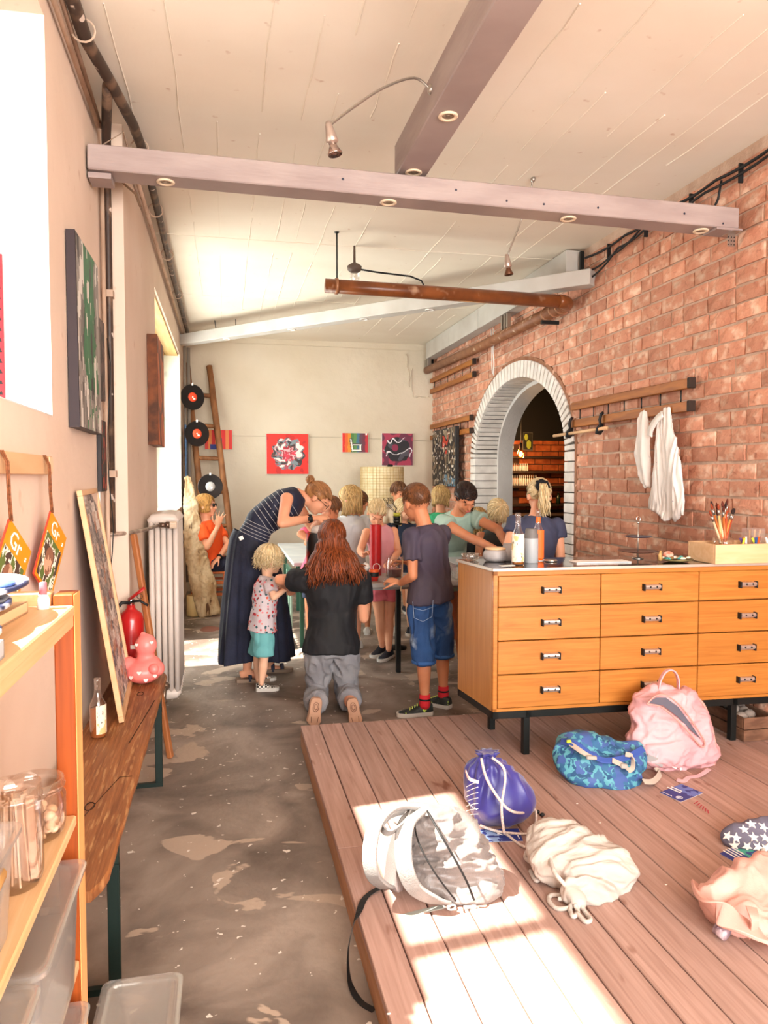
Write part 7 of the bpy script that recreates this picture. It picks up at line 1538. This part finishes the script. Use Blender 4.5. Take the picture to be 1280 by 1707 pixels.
for j in range(26):
    f = j/25; z = top_.z+(.20-top_.z)*f if False else None
    c = top_.lerp(V(((bot_l.x+bot_r.x)/2, 5.64, .13)), f); hwx = .135+(.27-.135)*f**.5; hwy = .165+(.22-.165)*f**.5; ring = []
    tl = (1-f)**3
    for k in range(n):
        a = 2*pi*k/n; fo = 1+(.03+.16*f)*(.42*sin(a*13+1.5*sin(f*2.2))+.35*sin(a*5+2)+.3*sin(a*21+f*2))
        p = c+V((hwx*cos(a)*fo, hwy*sin(a)*fo, .0)); p.z += cos(a)*(.085*tl)*-1*(-1) if False else -cos(a)*.07*tl; p.z += .02*f*sin(a*3); ring.append(p)
    R_.append(ring)
q.rings(R_+[[p.lerp(R_[-1][(k+n//2) % n], .03)+V((0, 0, .02)) for k, p in enumerate(R_[-1])]], cap=False); sk = q.build('skirt', SK, t, True); sm = sk.modifiers.new('sub', 'SUBSURF'); sm.levels = sm.render_levels = 1
q = MB(); hh = AY(402, 897, 5.385); q.bbox(hh, (.03, .004, .028), .002, Matrix.Rotation(-.4, 3, 'Y')); q.build('care_label', WHT, t)
hairdo(t, h, 'bun', HS, n=330, L=.1, seed=9, tie=(0, -.95, .35), thick=.0042)
q = MB()
for g in (-1, 1): q.tube([h.p(g*.033+.024*cos(a), .104, -.002+.018*sin(a)) for a in [k*2*pi/16 for k in range(16)]], .0022, 5, closed=True); q.tube([h.p(g*.057, .102, .002), h.p(g*.078, .05, .004), h.p(g*.082, -.005, .0)], .002, 5)
q.tube([h.p(-.009, .105, 0), h.p(.009, .105, 0)], .002, 5); q.build('glasses', BLK, t, True)
q = MB(); w_ = J['wR'].lerp(J['eR'], .08); R = (J['wR']-J['eR']).to_track_quat('Z', 'Y').to_matrix(); q.lathe(w_, [(.029, -.012), (.032, -.01), (.032, .01), (.029, .012)], 16, R); q.bbox(w_+R@V((0, -.033, 0)) if False else w_+V((0, -.032, 0)), (.03, .008, .03), .003); q.build('watch', BLK, t, True)
SND = mat('sandal_navy', '#2c3040', rough=.7)
for a, hp_ in (('R', AZ(402, 1131, 0)), ('L', AZ(448, 1118, 0)+V((-.02, .0, 0)))):
    hp_ = J['a'+a]+V((-.08, 0, 0)); hp_.z = 0; shoe(t, hp_, (1, -.03), .25, .095, SND, mat('sandal_sole', '#8a7462', rough=.8), name='sandal', hgt=.022)
    q = MB()
    for u in (.10, .17): q.tube([hp_+V((u, .048*cos(b), .008+.062*sin(b)*(1.15-u*2))) for b in [pi*k/8 for k in range(9)]], .014, 6, flat=.25, side=(1, 0, 0))
    q.build('sandal_strap', SND, t, True)
# ------------------------------------------------------------------ 5 girl in pink tank top
J = dict(pelvis=A3(640, 968, 5.99), mid=A3(638, 930, 6.02), neck=A3(632, 878, 5.97), sR=A3(611, 888, 5.97), sL=A3(656, 886, 5.99), hR=A3(628, 980, 5.97), hL=A3(652, 980, 6.0), eR=A3(600, 918, 5.90), wR=A3(606, 926, 5.74), eL=A3(664, 920, 5.93), wL=A3(652, 938, 5.76),
         kR=A3(633, 1028, 5.96), kL=A3(648, 1030, 5.99), aR=A3(637, 1076, 6.02), aL=A3(648, 1082, 5.95))
t, J, h = person('pale haired girl in pink tank top and shorts facing the camera behind the red cylinder', J, .80, SKA, A3(628, 855, 5.93), .92, (-.1, -.78, -.62), (0, -.6, .8), hands={'R': dict(d=(.25, -.6, .3), n=(0, -.3, -1), curl=.8), 'L': dict(d=(-.4, -.6, 0), curl=.5)}, vox=.0065)
tshirt(t, J, .80, mat('tank_pink', '#e0a2a8', '#d59199', sc=5, rough=.8), sl=0, hem=.05, g=.010, vox=.0075, fold=.004, loose=.006, name='tank_top')
trousers(t, J, .80, mat('shorts_pink', '#e07884', '#d0606c', sc=6, rough=.8), kf=.42, g=.016, vox=.0075, fold=.005, name='shorts', flare=.012)
hairdo(t, h, 'pony', HBL, n=300, L=.18, seed=10, tie=(0, -.9, .1), thick=.0042)
SHN = mat('shoe_navy', '#141a26', rough=.7)
for a, hp_ in (('R', AZ(638, 1090, 0)+V((.02, .05, 0))), ('L', AZ(650, 1096, 0)+V((.02, .04, 0)))): shoe(t, hp_, (-.62, -.8), .22, .08, SHN, SHW)
# ------------------------------------------------------------------ 6 seated woman in orange
Y0 = 8.55
J = dict(pelvis=A3(354, 935, Y0), mid=A3(352, 905, Y0), neck=A3(345, 870, Y0), sR=A3(336, 882, Y0-.16), sL=A3(362, 880, Y0+.16), hR=A3(356, 940, Y0-.1), hL=A3(362, 938, Y0+.1), eR=A3(345, 912, Y0-.24), wR=A3(362, 880, Y0-.22), eL=A3(380, 908, Y0-.02), wL=A3(366, 928, Y0-.18),
         kR=A3(420, 945, Y0-.05), kL=A3(425, 945, Y0+.15), aR=A3(425, 1005, Y0-.05), aL=A3(430, 1005, Y0+.15))
t, J, h = person('seated woman in orange shirt and sunglasses with one hand raised in the back corner', J, .98, SKA, A3(343, 843, Y0), 1.08, (.9, -.25, .08), (0, 0, 1), hands={'R': dict(d=(.25, -.1, 1), n=(.3, -1, 0), curl=.12, spread=1, s=1.1), 'L': dict(d=(-.5, -.3, -.5), n=(0, 0, -1), curl=.3)}, vox=.0075)
tshirt(t, J, .98, mat('tee_orange', '#ee5a1e', '#e04e14', sc=5, rough=.8), sl=.6, hem=.04, g=.016, vox=.009, fold=.007, armw=.02)
trousers(t, J, .98, mat('shorts_navy', '#1c2036', rough=.8), kf=.6, g=.016, vox=.009, name='shorts')
hairdo(t, h, 'bob', hairm('gold', '#c89650', '#96682e'), n=330, L=.07, seed=14, thick=.0055, wave=.006, facew=48, out=.06)
q = MB()
for g in (-1, 1): q.ell(h.p(g*.033, .094, .0), (.030*1.08, .012, .022), h.R, 12, 8); q.tube([h.p(g*.057, .09, .002), h.p(g*.08, .03, .004), h.p(g*.082, -.01, .0)], .003, 5)
q.build('sunglasses', BLK, t, True)
q = MB(); w_ = J['wL']; R = (J['wL']-J['eL']).to_track_quat('Z', 'Y').to_matrix(); q.lathe(w_, [(.030, -.012), (.034, 0), (.030, .012)], 14, R); q.build('watch', BLK, t, True)
# ------------------------------------------------------------------ 7.. others round the tables
def stander(label, hx, hy, Y, hs, s, face, up, skin, hm, hst, hkw, topm, sl=.55, arms=None, zf=0, sw=.165, turn=0, trm=None, kf=.6, lean=(0, 0), eyes=True, vox=.009, shoes=True, hands=None, handsd=None, armv=True, name='shirt', bare=False, fold=.006, legs=True):
    hc = A3(hx, hy, Y); R = rotz(turn); X = R@V((1, 0, 0)); F = R@V((0, 1, 0)); nk = hc+V((-lean[0]*.2, -lean[1]*.2, -.175*s-.0))
    pz = max(.50*1.7*s, .3); pv = V((nk.x-lean[0], nk.y-lean[1], pz)) ; md = (pv+nk)/2+F*.0
    J = dict(pelvis=pv, mid=md, neck=nk, sL=nk-X*sw*s+V((0, 0, -.055*s)), sR=nk+X*sw*s+V((0, 0, -.055*s)), hL=pv-X*.085*s+V((0, 0, -.05*s)), hR=pv+X*.085*s+V((0, 0, -.05*s)))
    if arms: J.update({k: V(v) for k, v in arms.items()})
    else:
        for a, g in (('L', -1), ('R', 1)): J['e'+a] = J['s'+a]+X*g*.05*s+F*.06*s+V((0, 0, -.27*s)); J['w'+a] = J['e'+a]+F*.2*s-X*g*.06*s+V((0, 0, .06*s))
    if legs:
        for a, g in (('L', -1), ('R', 1)): J['k'+a] = V((pv.x, pv.y, pz*.53))+X*g*.08*s+F*.01; J['a'+a] = V((pv.x, pv.y, .07*s+.02))+X*g*.085*s
    t, J, h = person(label, J, s, skin, hc, hs, face, up, vox=vox, eyes=eyes, hands=handsd, legv=legs)
    tshirt(t, J, s, topm, sl=sl, hem=.08, vox=.009, fold=fold, name=name, g=.014)
    if legs: trousers(t, J, s, trm or mat('shorts_denim_dark', '#2c3550', rough=.8), kf=kf, vox=.009, name='trousers' if kf > 1 else 'shorts')
    hairdo(t, h, hst, hm, **hkw)
    if shoes and legs:
        for a, g in (('L', -1), ('R', 1)): shoe(t, V((J['a'+a].x, J['a'+a].y, 0))-F*.06*s, F, .24*s, .09*s, SHN if g < 0 else SHW, SHW)
    return t, J, h
TW = mat('tee_white', '#dfe3e4', '#cdd3d6', sc=5, rough=.8)
stander('girl with blond streaked bob and pale blue white shirt, seen from behind', 583, 832, 6.4, .98, .86, (-.75, .6, -.15), (0, 0, 1), SKA, HB, 'bob', dict(n=340, L=.14, seed=21, thick=.0055, facew=60, out=.05), TW, turn=.3,
        arms=dict(eL=A3(548, 905, 6.5), wL=A3(552, 925, 6.75), eR=A3(604, 912, 6.35), wR=A3(590, 940, 6.5)), sl=.5)
stander('child with brown hair and white shirt half hidden behind the streaked blond bob', 600, 838, 6.95, .94, .82, (.4, .9, -.3), (0, 0, 1), SKB, HBR, 'pony', dict(n=260, L=.12, seed=22, thick=.0055, tie=(.2, -.9, -.1)), mat('tee_offwhite', '#d9d2c6', rough=.8), turn=-.2, armv=True)
stander('child with very pale hair and navy shirt beyond the girl in pink', 672, 850, 6.9, .90, .76, (.45, -.75, -.3), (0, -.2, 1), SKC, HBL, 'long', dict(n=300, L=.16, seed=23, thick=.005, facew=62, out=.03), mat('tee_dark_navy', '#162238', rough=.8), turn=pi-.3, eyes=True)
stander('brown haired person at the back, only the crown showing beside the lampshade', 665, 822, 8.0, 1.0, .9, (.3, -.9, -.2), (0, 0, 1), SKB, HBR, 'short', dict(n=300, L=.03, seed=24, thick=.0055), mat('tee_sand', '#b9a58c', rough=.8), turn=pi)
stander('child with straw blond hair and green shirt beyond the woman in pale green', 735, 830, 7.3, 1.04, .92, (.5, .8, -.2), (0, 0, 1), SKA, HB, 'bob', dict(n=300, L=.08, seed=25, thick=.0055, facew=60), mat('tee_green', '#2f9a68', rough=.8), turn=-.3)
stander('child in a pink shirt leaning beside the bending woman', 551, 850, 6.25, .92, .80, (-.8, -.5, -.3), (0, 0, 1), SKB, HBR, 'short', dict(n=260, L=.05, seed=26, thick=.0055), mat('tee_pink_hot', '#e0607a', '#d24e6a', sc=5, rough=.8), turn=1.9, lean=(.12, 0), sl=.85,
        arms=dict(eL=A3(512, 905, 6.1), wL=A3(530, 915, 5.95), eR=A3(500, 890, 6.2), wR=A3(524, 905, 6.1)))
# woman in pale green leaning over the table
J = dict(pelvis=A3(752, 955, 5.80), mid=A3(752, 908, 5.76), neck=A3(764, 857, 5.52), sR=A3(738, 870, 5.45), sL=A3(792, 864, 5.52), hR=A3(742, 970, 5.8), hL=A3(766, 970, 5.8), eR=A3(782, 896, 5.20), wR=A3(824, 914, 4.95), eL=A3(832, 884, 5.35), wL=A3(842, 906, 5.05),
         kR=A3(748, 1040, 5.85), kL=A3(768, 1040, 5.85), aR=A3(748, 1095, 5.85), aL=A3(768, 1095, 5.85))
t, J, h = person('dark haired woman in a pale green dress leaning forward over the table', J, .95, SKB, A3(776, 829, 5.38), .98, (.12, -.75, -.68), (0, -.7, .72), hands={'R': dict(d=(.8, -.4, -.35), n=(0, 0, -1), curl=.3), 'L': dict(d=(.1, -.6, -.4), curl=.4)}, vox=.0068)
tshirt(t, J, .95, mat('dress_green', '#a3bcae', '#93ad9f', sc=5, rough=.8), sl=.28, hem=.12, g=.014, vox=.008, fold=.007, name='dress', armw=.03, loose=.012)
hairdo(t, h, 'pony', HD, n=420, L=.20, seed=30, tie=(-.55, -.75, -.2), thick=.0045)
# girl with ponytail, navy T-shirt
J = dict(pelvis=A3(893, 985, 4.80), mid=A3(893, 930, 4.80), neck=A3(893, 862, 4.78), sL=A3(858, 872, 4.78), sR=A3(929, 874, 4.78), hL=A3(880, 1000, 4.8), hR=A3(908, 1000, 4.8), eL=A3(845, 915, 4.72), wL=A3(862, 932, 4.95), eR=A3(934, 930, 4.76), wR=A3(915, 925, 5.0),
         kL=A3(880, 1100, 4.85), kR=A3(908, 1100, 4.85), aL=A3(880, 1165, 4.85), aR=A3(908, 1165, 4.85))
t, J, h = person('girl with a blond ponytail and navy shirt, back to the camera behind the cabinet', J, .90, SKA, A3(898, 826, 4.80), .99, (.12, .95, -.30), (.05, .3, 1), hands={'L': dict(curl=.4), 'R': dict(curl=.4)}, vox=.0065, eyes=False)
tshirt(t, J, .90, NVY, sl=.40, hem=.10, g=.014, vox=.0075, fold=.007, armw=.018)
trousers(t, J, .90, mat('jeans_dark', '#232a3c', rough=.8), kf=1.8, vox=.010)
hairdo(t, h, 'pony', HBL, n=460, L=.215, seed=31, tie=(-.10, -1, .12), thick=.0042, wave=.012, spreadk=.6, coll=[(J['pelvis'], J['neck'], .12)])
q = MB(); c = h.scalp(V((-.10, -1, .12)), 1.14); rnd = random.Random(3); b_ = (h.R@V((-.10, -1, .12))).normalized(); u = b_.orthogonal().normalized(); w_ = b_.cross(u)
q.tube([c+(u*cos(a)+w_*sin(a))*(.030+.005*sin(a*7)) for a in [k*2*pi/28 for k in range(28)]], [.018+.004*sin(k*2.2) for k in range(28)], 8, closed=True); q.build('scrunchie', mat('scrunchie_black', '#121114', rough=.9), t, True)
# blond child in dark tank top, and wavy blond child
stander('short haired blond child in a dark grey tank top bent over beside the archway', 829, 856, 5.75, .96, .80, (.15, -.5, -.85), (0, -.85, .5), SKA, HBL, 'short', dict(n=380, L=.05, seed=33, thick=.0055), mat('tank_dark', '#3a3f3e', rough=.8), sl=0, turn=pi, name='tank_top', lean=(0.02, -.1))
stander('child with long wavy golden hair between the leaning woman and the blond child', 796, 868, 6.1, .92, .74, (.1, .9, -.3), (0, 0, 1), SKA, HB, 'long', dict(n=340, L=.14, seed=34, thick=.0055, wave=.018, out=.06), mat('tee_black2', '#1a1a1c', rough=.8), turn=0)
